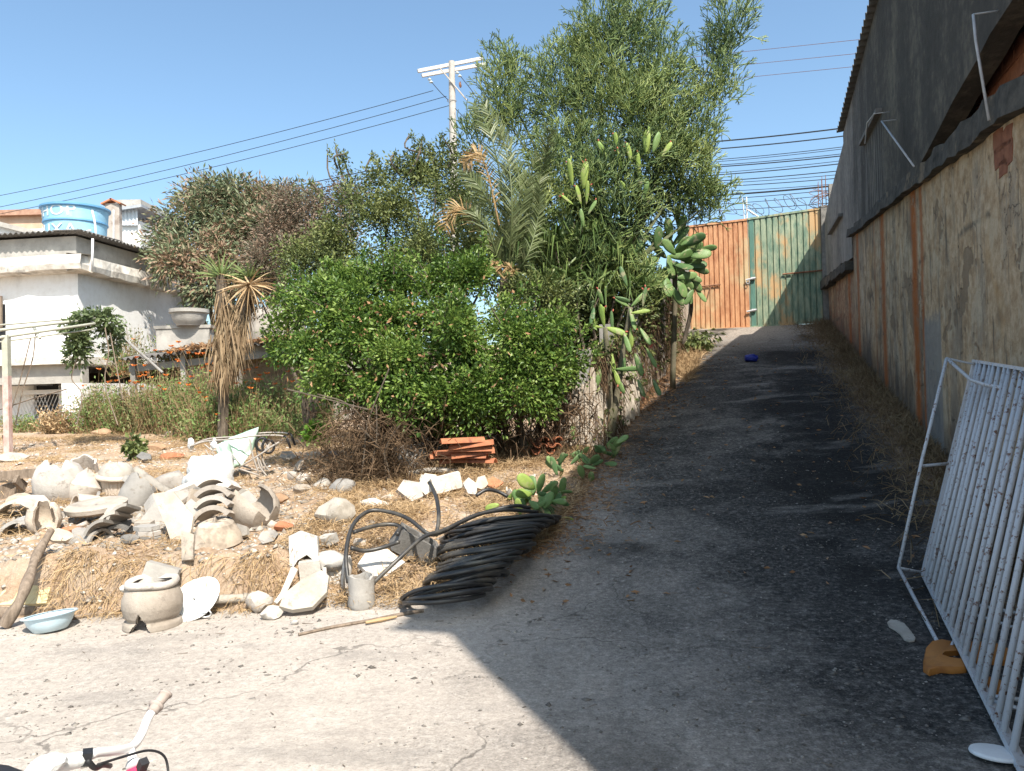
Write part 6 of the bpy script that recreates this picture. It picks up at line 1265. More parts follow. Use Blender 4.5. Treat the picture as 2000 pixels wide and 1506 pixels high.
for i, (x, y, s) in enumerate(((245, 1150, 24), (285, 1143, 40), (310, 1150, 26))):
    g = Geo(); p = W(x, y, d + .2); rock(g, p, s * k / 2, s * k / 2, s * k * .4, 70 + i); item('small_stone', g, MW_, ('left', 'middle', 'right')[i] + ' stone lying in the mouth of the concrete pot')
g = Geo(); c = W(312, 1130, d + .42); box(g, c, .23, .19, .2, unit([1, .25, -.38]), unit([-.3, 1, -.15]), unit(np.cross(unit([1, .25, -.38]), unit([-.3, 1, -.15])))); item('concrete_cube', g, MG_, 'clean cut grey concrete cube tilted behind the pot', 'block', smooth=None)
q2_, d2 = seat(366, 1212); g = Geo(); lathe(g, [(.01, 0), (.15, .0), (.19, .008), (.195, .02), (.17, .022), (.01, .016)], MM(q2_ + np.array([.0, .14, .11]), 0, 38, -12), n=32, fn=lambda p, a, j: p + Vector((0, 0, .01 * math.sin(a * 2 + 1))))
solo('white_disc', g, MSACK, 'white round plastic lid leaning behind the pot with a loop of wire', 'lid', smooth=30)
g = Geo(); tube(g, [q2_ + np.array([.12 + .05 * math.cos(a), .0 - .02 * math.sin(a), .05 + .035 * math.sin(a)]) for a in np.linspace(0, 6.28, 14)], .005, 5, False); solo('wire_loop', g, MT['whitepaint'], 'small pale wire loop at the lower edge of the white lid', 'wire')
g = Geo(); tube(g, [W(408, 1171, d2 + .15), W(482, 1168, d2 + .25)], .032, 10); tube(g, [W(474, 1168, d2 + .24), W(486, 1168, d2 + .26)], .038, 10); solo('plastic_pipe', g, MW_, 'short cream plastic pipe lying right of the white lid', 'pipe', smooth=40)
g = Geo(); tube(g, [W(405, 1158, d2 + .3), W(440, 1155, d2 + .35)], .022, 6); item('small_rod', g, MG_, 'short grey rod behind the cream plastic pipe', 'rod')
# basin
q, d = seat(82, 1240); q = q + np.array([0, .1, 0]); M = MM(q, 0, -5, -7); MB = M1('pale_blue_plastic', (.42, .56, .64), (.50, .63, .70), 3, .35, .03, sp_=.5)
ba = thing('basin', q, 'pale blue plastic basin on the drive near the left edge', 'basin'); g = Geo(); lathe(g, [(.01, .004), (.095, 0), (.105, .004), (.14, .055), (.158, .105), (.152, .107), (.132, .055), (.095, .012), (.01, .012)], M, n=40); part('bowl', g, MB, ba, smooth=50)
g = Geo(); lathe(g, [(.152, .100), (.172, .103), (.176, .110), (.172, .115), (.150, .112)], M, n=40); part('rim', g, MB, ba, smooth=50)
# logs and stick
q, d = seat(8, 1228); g = Geo(); P = spline([q + np.array([0, 0, .02]), W(38, 1175, 5.45), W(58, 1125, 5.62), W(72, 1085, 5.8), W(100, 1036, 6.05)], 5); tube(g, P, [.042 + .005 * math.sin(i * .9) - .0006 * i for i in range(len(P))], 9); solo('leaning_log', g, MT['wood'], 'crooked weathered log leaning from the drive up against the bank', 'log', smooth=50)
for i, (pts, r, lb) in enumerate((([(-40, 1216), (60, 1204), (140, 1192), (215, 1180)], .05, 'long grey log lying at the foot of the bank'), ([(60, 1196), (130, 1188), (230, 1176), (300, 1166)], .03, 'thinner log lying behind the long grey one'), ([(130, 1215), (180, 1208), (225, 1203)], .018, 'thin grey stick between basin and pot'))):
    g = Geo(); P = []
    for (x, y) in pts: p, dd = hit(x, y); P.append(p + np.array([0, .05, r * .7]))
    P = spline(P, 4); tube(g, P, [r * (1 + .15 * math.sin(j * 2.3)) for j in range(len(P))], 8); solo('log', g, MT['wood'], lb, 'log', smooth=50)
slab_(45, 1188, 98, 44, 'yellowish flat stone slab behind the leaning log', M1('yellow_stone', (.52, .42, .22), (.62, .52, .32), 6, .9), .035, 50, 0, 0, pts=[(-50, -22), (-48, 8), (-20, 22), (20, 18), (46, 14), (50, -20)], dd=.05)
slab_(222, 1200, 34, 16, 'brown rusty plate sticking out behind the pot', MT['terracotta'], .01, 40, 0, 10, n=4)
g = Geo(); P = []
for (x, y) in ((583, 1243), (650, 1228), (720, 1216), (790, 1202), (828, 1196)):
    p, dd = hit(x, y); P.append(p + np.array([0, 0, .012]))
tube(g, P, [.010, .012, .013, .014, .012], 6); solo('stick', g, MT['wood'], 'long thin bare stick lying on the drive below the hose coil', 'stick')
g = Geo(); P = []
for (x, y) in ((714, 1222), (745, 1216), (775, 1210)):
    p, dd = hit(x, y); P.append(p + np.array([0, 0, .02]))
tube(g, P, [.010, .015, .008], 6); solo('husk', g, MT['straw'], 'dry yellow husk lying along the long thin stick', 'husk')

# ---- hose coil
hc = thing('hose_coil', seat(940, 1150)[0], 'big flattened coil of black irrigation hose on the edge of the drive', 'hose')
Lp = [(790, 1190), (852, 1150), (858, 1100), (880, 1050), (905, 1022)]; Rp = [(950, 1176), (1010, 1120), (1040, 1080), (1070, 1045), (1082, 1020)]
def li(P, t):
    x = np.interp(t, np.linspace(0, 1, len(P)), [p[0] for p in P]); y = np.interp(t, np.linspace(0, 1, len(P)), [p[1] for p in P]); return x, y
rh = random.Random(8); NL = 34
for i in range(NL):
    t = i / (NL - 1); t = t ** 1.05; lx, ly = li(Lp, t); rx_, ry_ = li(Rp, t); jx, jy = rh.uniform(-9, 9), rh.uniform(-4, 4)
    if i < 8: lx -= 12 * math.sin(i)
    a, da = hit(lx + jx, ly + 22); b_, db = hit(rx_ + jx * .5 + rh.uniform(-8, 10), ry_ + 18); h0 = .07 + .10 * math.sin(math.pi * min(t * 1.1, 1)); a = a + np.array([0, .1, h0 + rh.uniform(-.02, .02)]); b_ = b_ + np.array([0, .1, h0 + .03 + rh.uniform(-.02, .03)])
    c = (a + b_) / 2; e1 = (b_ - a) / 2; e2 = np.array([-.10, .34 + rh.uniform(-.05, .05), -.06 + rh.uniform(-.03, .03)]) * (1 - .3 * (i < 6)); pts = []; ph = rh.uniform(0, 6)
    for s in range(30):
        an = 2 * math.pi * s / 30; ca, sa = math.cos(an), math.sin(an); q_ = 1 + .02 * math.sin(3 * an + ph); pts.append(c + e1 * (abs(ca) ** .8) * (1 if ca > 0 else -1) * q_ + e2 * sa * q_ + np.array([0, 0, .045 * max(-sa, 0) + .012 * math.sin(2 * an + ph)]))
    pts.append(pts[0]); g = Geo(); tube(g, pts, .0165, 8, False); part('loop', g, MT['hose'], hc, smooth=True)
strands = (([(680, 1138), (676, 1080), (690, 1025), (722, 998), (765, 1001), (800, 1015), (836, 1042), (862, 1040), (905, 1018), (950, 1000), (1005, 988), (1035, 992)], [5.7, 5.85, 6.1, 6.3, 6.3, 6.2, 6.1, 6.15, 6.3, 6.5, 6.6, 6.7], 'loose end of black hose arching up and over the rubble'), ([(726, 1142), (775, 1095), (826, 1050), (868, 1035), (930, 1006), (985, 996), (1050, 1000)], [5.65, 5.75, 5.95, 6.1, 6.35, 6.5, 6.7], 'straight loose end of black hose slanting across the white plate'), ([(852, 1046), (857, 1010), (853, 975), (843, 950), (838, 943)], [6.05, 6.2, 6.4, 6.6, 6.7], 'short end of hose sticking up in front of the white blocks'),
           ([(930, 968), (950, 957), (972, 960), (992, 970)], [6.7, 6.75, 6.8, 6.8], 'short hose arch at the edge of the cactus'), ([(685, 1070), (712, 1076), (745, 1070), (780, 1058)], [5.9, 5.95, 6.0, 6.0], 'lower curl of hose lying in the straw'), ([(690, 1040), (720, 1030), (755, 1024), (780, 1028), (776, 1044)], [6.1, 6.2, 6.3, 6.3, 6.2], 'upper curl of hose lying in the straw'))
for pts, ds, lb in strands:
    g = Geo(); tube(g, spline([W(x, y, d_) for (x, y), d_ in zip(pts, ds)], 6), .0165, 8); solo('hose', g, MT['hose'], lb, 'hose', 'loose ends of the black hose', smooth=True)

# ---- stroller
q, d = seat(490, 948); d = 9.9; st = thing('stroller', W(490, 945, d), 'collapsed old stroller frame with torn pale green canopy behind the sack', 'stroller')
MFR = M1('stroller_frame_metal', (.26, .23, .20), (.42, .38, .34), 9, .5, .2)
for off in (-.02, .42):
    for pts, r in (([(372, 872), (400, 862), (450, 858), (500, 851), (540, 850), (556, 852)], .012), ([(400, 868), (418, 880), (445, 872)], .010), ([(488, 856), (493, 885), (506, 925)], .012), ([(537, 868), (500, 893), (467, 913)], .012), ([(466, 915), (506, 928)], .012), ([(402, 878), (416, 905)], .008), ([(445, 875), (470, 908)], .007), ([(503, 893), (508, 912), (522, 930)], .012)):
        g = Geo(); tube(g, spline([W(x + off * 20, y - off * 12, d + off) for x, y in pts], 4), r, 6); part('frame_tube', g, MFR, st, smooth=True)
    g = Geo(); tube(g, [W(554 + off * 20, 852 - off * 12, d + off), W(560 + off * 20, 853 - off * 12, d + off), W(568 + off * 20, 875 - off * 12, d + off)], .016, 7); part('handle_grip', g, MT['black'], st, smooth=True)
for (x, y, r, o_) in ((524, 872, .085, .05), (512, 868, .085, .35), (524, 948, .075, 0), (507, 942, .07, .35), (515, 950, .075, .05)):
    w_ = Geo(); c = W(x, y, d + o_); pts = [c + np.array([math.cos(a) * r * .8, .3 * math.cos(a) * r, math.sin(a) * r]) for a in np.linspace(0, 2 * math.pi, 21)]; tube(w_, pts, .018, 6, False); wh = part('wheel', w_, MT['black'], st, smooth=True)
    w_ = Geo()
    for j in range(5): bar(w_, c, c + np.array([math.cos(j * 1.2566) * r * .75, .3 * math.cos(j * 1.2566) * r, math.sin(j * 1.2566) * r * .95]), .01, .014)
    tube(w_, [c - np.array([0, .02, 0]), c + np.array([0, .02, 0])], .02, 8); part('spokes', w_, MFR, wh)
MCL = M1('pale_green_cloth', (.36, .58, .46), (.58, .70, .60), 5, .8, .3, c=(.16, .42, .28))
def cloth(pts, d0, d1, name):
    P = [W(x, y, d0 + (d1 - d0) * t) for x, y, t in pts]; c = sum(P) / len(P); g = Geo(); n = len(P); vs = [c + np.array([0, -.05, -.03])]; M_ = 6; ring = []
    for j in range(1, M_ + 1):
        for i in range(n * 5):
            a = i / 5; i0 = int(a); f_ = a - i0; e = P[i0 % n] * (1 - f_) + P[(i0 + 1) % n] * f_; p = c + (e - c) * j / M_; s = j / M_; p = p + np.array([0, .05 * math.sin(a * 2.3 + s * 4) * s, .02 * math.sin(a * 5) * s * (1 - s) * 4]) + np.array([0, -.07, -.03]) * (1 - s * s); vs.append(p)
    k_ = n * 5; fs = [(0, 1 + i, 1 + (i + 1) % k_) for i in range(k_)] + [(1 + (j - 1) * k_ + i, 1 + j * k_ + i, 1 + j * k_ + (i + 1) % k_, 1 + (j - 1) * k_ + (i + 1) % k_) for j in range(1, M_) for i in range(k_)]
    g.add(vs, fs); o = part(name, g, MCL, st, smooth=True); md = o.modifiers.new('thick', 'SOLIDIFY'); md.thickness = .006; return o
cloth([(428, 868, 0), (452, 854, .5), (480, 843, .9), (508, 834, 1), (500, 862, .8), (488, 888, .5), (476, 908, .2), (455, 915, 0), (432, 905, 0)], d - .05, d + .45, 'canopy')
cloth([(425, 868, 0), (445, 862, .3), (452, 890, .2), (455, 925, 0), (438, 928, 0), (428, 900, 0)], d - .15, d - .05, 'seat_cloth')
for x, y in ((372, 866), (418, 868)):
    g = Geo(); rock(g, W(x, y, d), .05, .05, .09, x); part('knotted_rag', g, MSACK, st)

# ---- white metal grid gate leaning on the right
A = W(1805, 1120, 5.62); A[2] = zat(A[0], A[1]) + .03; Bn = W(1990, 1500, 3.16); Bn[2] = zat(Bn[0], Bn[1]) + .03; C_ = W(1905, 706, 6.05)
AB = Bn - A; L_ = np.linalg.norm(AB); eb = AB / L_; up = C_ - A; gn = unit(np.cross(eb, up)); gn = gn if gn[0] < 0 else -gn
lg = thing('metal_grille', (A + Bn) / 2, 'white rusty barred metal gate leaf leaning against the stained wall', 'gate'); ext = 1.12
def fbar(name, p0, p1, a, b_, prt=lg):
    g = Geo(); bar(g, p0, p1, a, b_, eb if name != 'rail' else up); return part(name, g, MT['gridpaint'], prt)
fbar('stile', A, C_, .035, .05); fbar('rail', A, A + eb * L_ * ext, .05, .022); fbar('rail', C_, C_ + eb * L_ * ext, .05, .022)
fbar('stile', A + eb * L_ * ext, C_ + eb * L_ * ext, .035, .05)
nb = 19
for i in range(1, nb):
    t = (i * .92 + .1 + .12 * math.sin(i * 2.1)) / nb * ext; p0 = A + eb * L_ * t + gn * .012; p1 = C_ + eb * L_ * t + gn * .012; g = Geo(); tube(g, [p0, p1], .0165, 8); part('bar', g, MT['gridpaint'], lg, smooth=True)
off = W(1755, 1109, 5.5) - A; A2 = W(1755, 1109, 5.5); C2 = W(1849, 700, 5.95)
g = Geo(); tube(g, [C2, (C2 + A2) / 2 + np.array([-.01, 0, 0]), A2], .0125, 7); part('outer_tube', g, MT['gridpaint'], lg, smooth=True)
B2 = A2 + eb * L_ * 1.05
g = Geo(); mid = W(1830, 1252, 4.55); tube(g, [A2, mid, W(1880, 1395, 3.75), W(1910, 1520, 3.2)], .0125, 7); part('outer_tube', g, MT['gridpaint'], lg, smooth=True)
g = Geo(); tube(g, [C2, W(1896, 742, 5.6), W(1925, 752, 5.3), W(2030, 768, 4.8)], .013, 7); tube(g, [C2, W(1905, 712, 6.0), W(2030, 748, 5.2)], .009, 6); part('outer_tube', g, MT['gridpaint'], lg, smooth=True)
for a, b_ in ((W(1802, 910, 5.74), A + up * .5), (A2, A), (W(1838, 1304, 4.3), A + eb * L_ * .48)):
    g = Geo(); tube(g, [a, b_], .0115, 6); part('connector', g, MT['gridpaint'], lg, smooth=True)
# rods lying behind it
rd = thing('rod_rack', W(1920, 1200, 4.8), 'low white rod frame lying behind the barred gate leaf', 'frame')
for a, b_ in (((1850, 1172, 5.4), (1990, 1205, 4.6)), ((1852, 1185, 5.2), (2010, 1240, 4.3)), ((1940, 1378, 3.9), (2020, 1400, 3.6)), ((1935, 1368, 4.1), (2020, 1380, 3.8))):
    g = Geo(); p0, _d = hit(a[0], a[1] + 12); p1, _d = hit(min(b_[0], 1998), b_[1] + 12); tube(g, [p0 + np.array([0, 0, .05]), p1 + np.array([0, 0, .06])], .011, 6); part('rod', g, MT['gridpaint'], rd, smooth=True)
# dark boards and sheet behind it, leaning on the wall
g = Geo(); p0 = UV(5.3, .30, .1); p1 = UV(7.2, .22, .3); 
db = thing('dark_boards', p0, 'dark wooden boards stacked behind the barred gate leaf', 'board')
for i in range(6):
    u0 = 3.4 + i * .55; g = Geo(); a = UV(u0, .45, 0); a[2] = zat(a[0], a[1]) - .02; b_ = UV(u0 + .5, .08, a[2] + .75 + .12 * math.sin(i * 3)); bar(g, a, b_, .16, .025, nv); part('board', g, MT['bark'], db)
# orange plastic seat part
MOP = M1('brown_orange_plastic', (.34, .13, .028), (.42, .17, .04), 4, .55, .05, c=(.24, .09, .03)); q, d = seat(1850, 1320)
os_ = thing('orange_plastic_seat', q, 'brown orange moulded plastic piece with a slot lying under the barred gate leaf', 'plastic part')
def outl(pts, d_, th, name, mat, root):
    P = [hit(x, y)[0] for x, y in pts]; g = Geo(); n = len(P); lo = [p + np.array([0, 0, .004]) for p in P]; c = sum(P) / n; hi = [p * .94 + c * .06 + np.array([0, 0, th]) for p in P]; md = [p + np.array([0, 0, th * .6]) for p in P]
    g.add(lo + md + hi, [tuple(range(n))[::-1], tuple(range(2 * n, 3 * n))] + [(i + j * n, (i + 1) % n + j * n, n + (i + 1) % n + j * n, n + i + j * n) for j in (0, 1) for i in range(n)]); return part(name, g, mat, root, smooth=50)
outl([(1803, 1300), (1808, 1275), (1820, 1262), (1840, 1258), (1866, 1264), (1885, 1278), (1870, 1282), (1846, 1284), (1840, 1290), (1856, 1296), (1885, 1300), (1888, 1316), (1860, 1318), (1838, 1316), (1815, 1322), (1803, 1314)], d, .035, 'seat_edge', MOP, os_)
outl([(1872, 1262), (1940, 1262), (1985, 1282), (1992, 1296), (1960, 1302), (1905, 1298), (1876, 1288)], d, .03, 'seat_panel', MOP, os_); outl([(1900, 1322), (1975, 1345), (1960, 1372), (1930, 1350)], d, .03, 'seat_corner', MOP, os_)
# insole, disc, bag
P = [hit(x, y)[0] for x, y in ((1733, 1220), (1740, 1215), (1752, 1216), (1766, 1222), (1775, 1232), (1783, 1243), (1788, 1250), (1786, 1256), (1776, 1257), (1766, 1253), (1758, 1242), (1748, 1234), (1737, 1228))]; g = Geo(); n = len(P)
g.add([p + np.array([0, 0, .006]) for p in P] + [p + np.array([0, 0, .016]) for p in P], [tuple(range(n))[::-1], tuple(range(n, 2 * n))] + [(i, (i + 1) % n, n + (i + 1) % n, n + i) for i in range(n)]); solo('insole', g, MT['conc_white'], 'single pale shoe insole lying on the dark ramp', 'insole')
q, d = seat(1945, 1480); g = Geo(); lathe(g, [(.0005, .02), (.075, .02), (.095, .016), (.10, .006), (.098, .0)], MM(q + np.array([0, 0, .012]), 0, -6, 3), n=36); solo('white_disc', g, MT['whitepaint'], 'round white plastic disc lying at the foot of the barred gate leaf', 'disc', smooth=30)
q, d = seat(1468, 706); sackmesh(q, 26 * pxd(d), .2, 13 * pxd(d), 5, M1('blue_plastic', (.02, .03, .22), (.03, .05, .35), 4, .4), 'blue_bag', 'crumpled dark blue plastic bag on the shaded upper ramp', 'bag')

# ---- bicycle, its handlebar just in the picture
MWP, MRP, MBK = M1('white_bicycle_paint', (.72, .71, .70), (.8, .79, .78), 8, .3, 0, sp_=.5), M1('red_bicycle_paint', (.55, .03, .09), (.62, .05, .12), 4, .3, 0, sp_=.5), MT['black']
MGR = M1('worn_grey_grip', (.33, .27, .24), (.42, .36, .32), 8, .7, .2)
hx = W(268, 1505, 1.93); hx_g = zat(hx[0], hx[1]); bk_ = thing('bicycle', (hx[0] - .35, hx[1], hx_g), "small white and red bicycle, only its handlebar reaching into the picture", 'bicycle')
def bt(name, pts, r, mat, sm=4, n=8, prt=None):
    g = Geo(); tube(g, spline(pts, sm) if len(pts) > 2 else [np.asarray(p) for p in pts], r, n); return part(name, g, mat, prt or bk_, smooth=True)
hb = bt('handlebar', [W(300, 1386, 2.16), W(288, 1405, 2.13), W(276, 1435, 2.09), W(258, 1458, 2.04), W(228, 1466, 1.96), W(190, 1470, 1.89), W(172, 1478, 1.86), W(150, 1482, 1.84)], .0115, MWP, 5)
bt('grip', [W(298, 1390, 2.15), W(309, 1373, 2.17), W(323, 1356, 2.19)], [.016, .015, .016], MGR, 1, 10, hb); bt('grip', [W(304, 1380, 2.155), W(306, 1377, 2.16)], .021, MGR, 1, 10, hb); bt('grip', [W(322, 1358, 2.188), W(324, 1354, 2.193)], .019, MGR, 1, 10, hb)
bt('grip', [W(168, 1481, 1.86), W(120, 1492, 1.80), W(85, 1504, 1.74)], [.018, .020, .019], MSACK, 3, 10, hb)
g = Geo(); rock(g, W(88, 1500, 1.74), .05, .05, .028, 8, .1); part('wrapped_rag', g, MSACK, bk_)
g = Geo(); bar(g, W(160, 1480, 1.85), W(180, 1478, 1.86), .035, .03); part('brake_clamp', g, MBK, bk_); bt('brake_lever', [W(170, 1484, 1.84), W(185, 1500, 1.86), W(200, 1494, 1.9), W(215, 1496, 1.95)], .007, MBK, 3, 6); bt('brake_cable', [W(190, 1494, 1.88), W(245, 1477, 1.95), W(290, 1466, 2.02), (W(318, 1474, 2.05)), W(328, 1500, 2.05), W(330, 1560, 2.0)], .0035, MBK, 5, 5)
top = W(254, 1462, 2.03); hd = W(262, 1492, 1.99); ht = W(268, 1512, 1.96); fdir = unit(np.array([.5, -.1, -1])); hb_ = ht + np.array([.03, 0, -.11]); bt('stem', [top, hd], .012, MWP, 1); g = Geo(); tube(g, [hd, hd + (ht - hd) * .25], .021, 10); part('headset', g, MT['steel'], bk_, smooth=True)
bt('head_tube', [hd + (ht - hd) * .25, hb_], .022, MRP, 1, 10); g = Geo(); bar(g, W(276, 1488, 1.96), W(282, 1500, 1.95), .02, .03); part('reflector_mount', g, MBK, bk_)
fd = unit(np.array([.97, -.22, 0])); wr = .2; fw = np.array([hb_[0], hb_[1], hx_g + wr]) + fd * .1; rw = fw - fd * .82; seat_p = (fw + rw) / 2 - fd * .12 + np.array([0, 0, .38]); bbk = (fw + rw) / 2 + np.array([0, 0, .02])
sd_ = unit(np.cross(fd, [0, 0, 1]))
bt('fork', [hb_, hb_ + sd_ * .045 - np.array([0, 0, .06]), fw + sd_ * .045], .010, MWP, 3); bt('fork', [hb_, hb_ - sd_ * .045 - np.array([0, 0, .06]), fw - sd_ * .045], .010, MWP, 3)
bt('frame', [hb_ + np.array([0, 0, .03]), bbk], .018, MRP, 1); bt('frame', [hb_ + np.array([0, 0, .08]), seat_p - np.array([0, 0, .16])], .014, MRP, 1); bt('frame', [bbk, seat_p], .014, MRP, 1)
for s_ in (-1, 1): bt('stay', [bbk, rw + sd_ * .05 * s_], .009, MRP, 1); bt('stay', [seat_p - np.array([0, 0, .14]), rw + sd_ * .05 * s_], .008, MRP, 1)
g = Geo(); vs = []
for i, (x, w_) in enumerate(((-.13, .02), (-.11, .075), (-.04, .07), (.03, .03), (.11, .018), (.125, .006))):
    for s_, z_ in ((-1, 0), (-.5, .03), (.5, .03), (1, 0), (.5, -.03), (-.5, -.03)): vs.append(seat_p + fd * x + sd_ * w_ * s_ + np.array([0, 0, z_]))
g.add(vs, [(6 * i + j, 6 * i + (j + 1) % 6, 6 * i + 6 + (j + 1) % 6, 6 * i + 6 + j) for i in range(5) for j in range(6)] + [tuple(range(6))[::-1], tuple(range(30, 36))]); part('saddle', g, MBK, bk_, smooth=True)
for c in (fw, rw):
    g = Geo(); tube(g, [c + (fd * math.cos(a) + np.array([0, 0, 1]) * math.sin(a)) * (wr - .02) for a in np.linspace(0, 2 * math.pi, 33)], .02, 8, False); wh = part('wheel', g, MBK, bk_, smooth=True)
    g = Geo()
    for j in range(12): bar(g, c, c + (fd * math.cos(j * .5236) + np.array([0, 0, 1]) * math.sin(j * .5236)) * (wr - .03), .003, .003)
    tube(g, [c - sd_ * .05, c + sd_ * .05], .016, 8); part('spokes', g, MT['steel'], wh, stuff=True)
g = Geo(); tube(g, [bbk - sd_ * .01, bbk + sd_ * .012], .06, 14); tube(g, [bbk + sd_ * .03, bbk + sd_ * .03 + fd * .1 - np.array([0, 0, .05])], .008, 6); tube(g, [bbk - sd_ * .03, bbk - sd_ * .03 - fd * .1 + np.array([0, 0, .05])], .008, 6); part('crank', g, MT['steel'], bk_)
bt('kickstand', [bbk - fd * .1, np.array([bbk[0], bbk[1], hx_g]) - fd * .15 + sd_ * .15], .008, MT['steel'], 1)

# ============================================================ STUFF underfoot
def scatter(n, xr, yr, dens):
    out = []
    while sum(len(o) for o in out) < n:
        x = rng.uniform(*xr, n); y = rng.uniform(*yr, n); m = rng.random(n) < dens(x, y); out.append(np.stack([x[m], y[m]], 1))
    return np.concatenate(out)[:n]
def tofoot(x, y): return sdist(x, y)
_b = [(1, 1, 1), (1, -1, -1), (-1, 1, -1), (-1, -1, 1), (0, 0, -1.2), (0, 0, 1.1)]
def pebbles(XY, size, mat, name, label, zfn=Z):
    n = len(XY); c = np.stack([XY[:, 0], XY[:, 1], zfn(XY[:, 0], XY[:, 1])], 1); s = size * rng.lognormal(0, .5, (n, 1, 1)) * np.array([1, 1, .55])
    oc = np.array([(1, 0, 0), (0, 1, 0), (-1, 0, 0), (0, -1, 0), (0, 0, 1), (0, 0, -1)], float); V = c[:, None] + (oc[None] * rng.uniform(.6, 1.3, (n, 6, 1)) + rng.normal(size=(n, 6, 3)) * .2) * s
    f = np.array([(0, 1, 4), (1, 2, 4), (2, 3, 4), (3, 0, 4), (1, 0, 5), (2, 1, 5), (3, 2, 5), (0, 3, 5)]); F = (np.arange(n)[:, None, None] * 6 + f[None]).reshape(-1, 3)
    me = npmesh(name, V, F); o = link(name, me, mat); return tag(o, label, name.replace('_', ' '), None, 'stuff')
MPE = M1('pale_grit', (.36, .33, .29), (.56, .52, .46), 30, .9, 0, rand=.35); MPE3 = M1('rubble_grit', (.22, .19, .16), (.42, .38, .33), 12, .9, 0, rand=.4); MPE2 = M1('drive_grit', (.17, .155, .14), (.38, .35, .31), 30, .9, 0, rand=.35); MPD2 = M1('dark_grit', (.10, .09, .08), (.2, .18, .16), 30, .9, 0, rand=.3)
XY = scatter(6000, (-5.5, 3.6), (2.6, 10), lambda x, y: np.where(sdist(x, y) < 0, .25 + 1.6 * np.exp(-np.abs(sdist(x, y)) * 3), .0)); pebbles(XY, .0048, MPE2, 'grit', 'loose pale grit scattered over the drive')
XY = scatter(13000, (-12, .3), (5.5, 16), lambda x, y: np.where(sdist(x, y) > 0, .8, .0)); pebbles(XY, .016, MPE, 'gravel', 'broken stone crumbs strewn over the yard soil')
XY = scatter(3200, (-8, -1.2), (5.6, 13), lambda x, y: np.where(sdist(x, y) > .1, np.exp(-((y - 6.9) / 1.0) ** 2) + .22 * (fbm(x * .9, y * .9, 3) > .1), .0)); pebbles(XY, .026, MPE3, 'rubble_chips', 'fist sized rubble chips among the broken planters')
XY = scatter(1500, (-5, 3), (3, 8), lambda x, y: np.where(sdist(x, y) < -.0, fbm(x * 1.2, y * 2.2, 3) > .15, 0) * 1.0); pebbles(XY, .008, MPD2, 'dark_crumbs', 'dark crumbs and charcoal bits on the pale drive')
def strawfield(n, xr, yr, dens, L, w, mat, name, label, hang=.25, lift=.03, zfn=Z):
    XY = scatter(n, xr, yr, dens); C = np.stack([XY[:, 0], XY[:, 1], zfn(XY[:, 0], XY[:, 1]) + rng.random(n) * lift], 1); D = rng.normal(size=(n, 3)); D[:, 2] = rng.random(n) * hang * 2
    V, F = blades(C, D, L * rng.uniform(.5, 1.5, n), w, .25); me = npmesh(name, V, F); o = link(name, me, mat); return tag(o, label, name.replace('_', ' '), None, 'stuff')
strawfield(30000, (-1.9, 1.0), (5.5, 10.5), lambda x, y: np.where(sdist(x, y) > -.08, .25 + 1.0 * (fbm(x * 1.6, y * 1.6, 3) > -.15), 0) * np.where((sdist(x, y) < .36) & (x < -1.35), .25, 1), .12, .0028, MT['straw'], 'dry_straw', 'tangled dry straw over the slope between heap and hose', .5, .07)
strawfield(66000, (-13, -1.5), (5.9, 17), lambda x, y: np.where(sdist(x, y) > -.05, .1 + .9 * (fbm(x * 1.3, y * 1.3 + 7, 3) > .05), 0) * np.where(sdist(x, y) < .36, .16, 1), .12, .0028, MT['straw'], 'dry_grass', 'thin dry grass over the left yard soil', .4, .04)
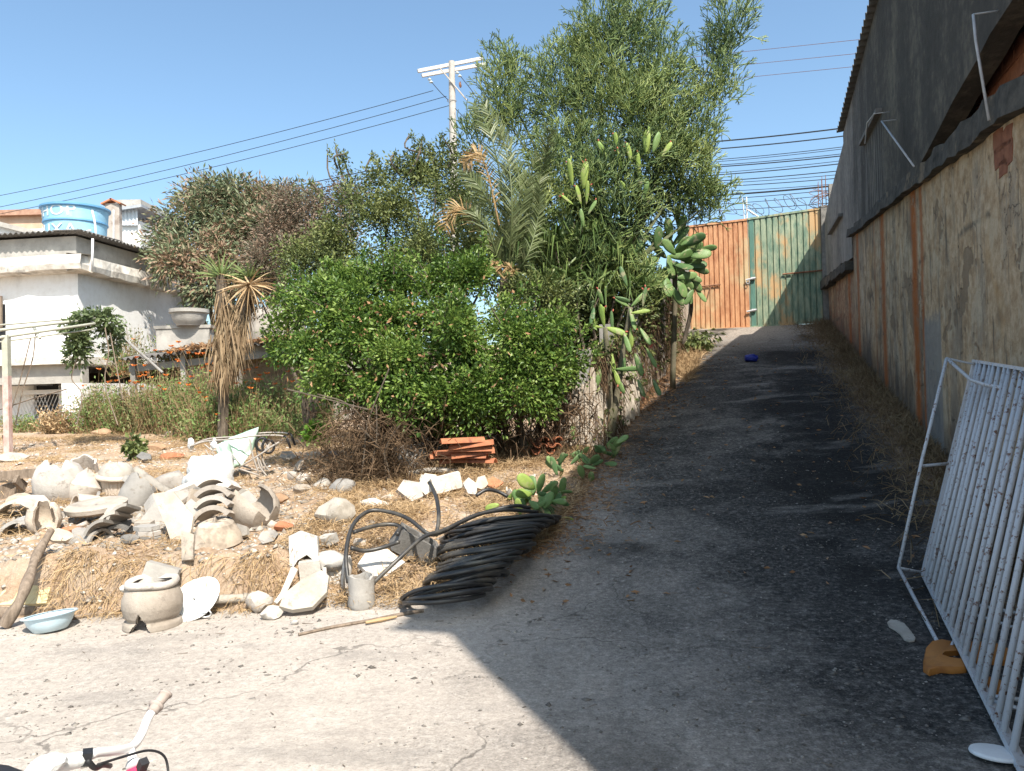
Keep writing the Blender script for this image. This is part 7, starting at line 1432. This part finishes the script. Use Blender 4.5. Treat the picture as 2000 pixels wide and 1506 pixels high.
# dry grass hanging down the bank face
n = 1500; t = scatter(n, (-3.6, -1.1), (5.45, 5.95), lambda x, y: np.where((sdist(x, y) > .02) & (sdist(x, y) < .34), .25 + .7 * (fbm(x * 2.5, x * .1, 2) > .05), 0)); C = np.stack([t[:, 0], t[:, 1], Z(t[:, 0], t[:, 1]) + .02], 1); D = np.stack([rng.normal(size=n) * .6, -np.ones(n) * .8, rng.uniform(-1.2, .5, n)], 1)
V, F = blades(C, D, .16 * rng.uniform(.5, 1.5, n), .0026, .35); o = link('hanging_grass', npmesh('hanging_grass', V, F), MT['straw']); tag(o, 'dry grass hanging over the cut soil bank', 'dry grass', None, 'stuff')
strawfield(7500, (.0, 4.2), (6.5, 17), lambda x, y: np.where((sdist(x, y) < .05) & (sdist(x, y) > -1.0), np.exp(-np.abs(sdist(x, y)) * 5.5), 0), .08, .0040, MT['litter'], 'leaf_litter', 'curled dry leaves and straw along the left side of the ramp', .3, .03)
def wallfoot(x, y):
    v = (x - WB[0]) * nv[0] + (y - WB[1]) * nv[1]; return np.where((v > .02) & (v < 1.1), np.exp(-v * 4.6), 0)
strawfield(13000, (2.2, 8), (4.5, 19), wallfoot, .20, .0035, MLeaf('dead_weed', [(.10, .065, .04), (.2, .14, .08), (.33, .25, .15)], .85, .05, sp_=.1), 'dead_weeds', 'brown dead weeds along the foot of the tall wall', .9, .03)
strawfield(2600, (3.0, 5.4), (11.5, 17), lambda x, y: np.where((sdist(x, y) < .0) & (sdist(x, y) > -.55), 1, 0), .24, .004, MT['straw'], 'straw_tuft', 'sunlit straw tuft on the upper left of the ramp', 1.0, .02)
n = 520; t = scatter(n, (-.2, 5.2), (5.5, 18), lambda x, y: np.where(sdist(x, y) < -.02, .15 + 1.0 * np.exp(-np.abs(sdist(x, y)) * 2.2), 0)); C = np.stack([t[:, 0], t[:, 1], drivez(t[:, 0], t[:, 1]) + .01], 1); D = rng.normal(size=(n, 3)); D[:, 2] *= .25
V, F = leaves(C, D, .065, .024, .3); o = link('fallen_leaves', npmesh('fallen_leaves', V, F), MT['litter']); tag(o, 'larger dead leaves lying on the ramp and its left edge', 'fallen leaves', None, 'stuff')
n = 300
t = scatter(110, (-4.5, 1.5), (3.2, 7.5), lambda x, y: np.where(sdist(x, y) < -.05, 1, 0)); C = np.stack([t[:, 0], t[:, 1], drivez(t[:, 0], t[:, 1]) + .006], 1); D = rng.normal(size=(110, 3)); D[:, 2] = 0
o = link('twigs', npmesh('twigs', *sticks(C, C + unit(D) * rng.uniform(.02, .09, (110, 1)) * rng.uniform(.4, 1, (110, 1)), .003, .0015)), MT['wood']); tag(o, 'small dark twigs scattered on the drive', 'twigs', None, 'stuff')
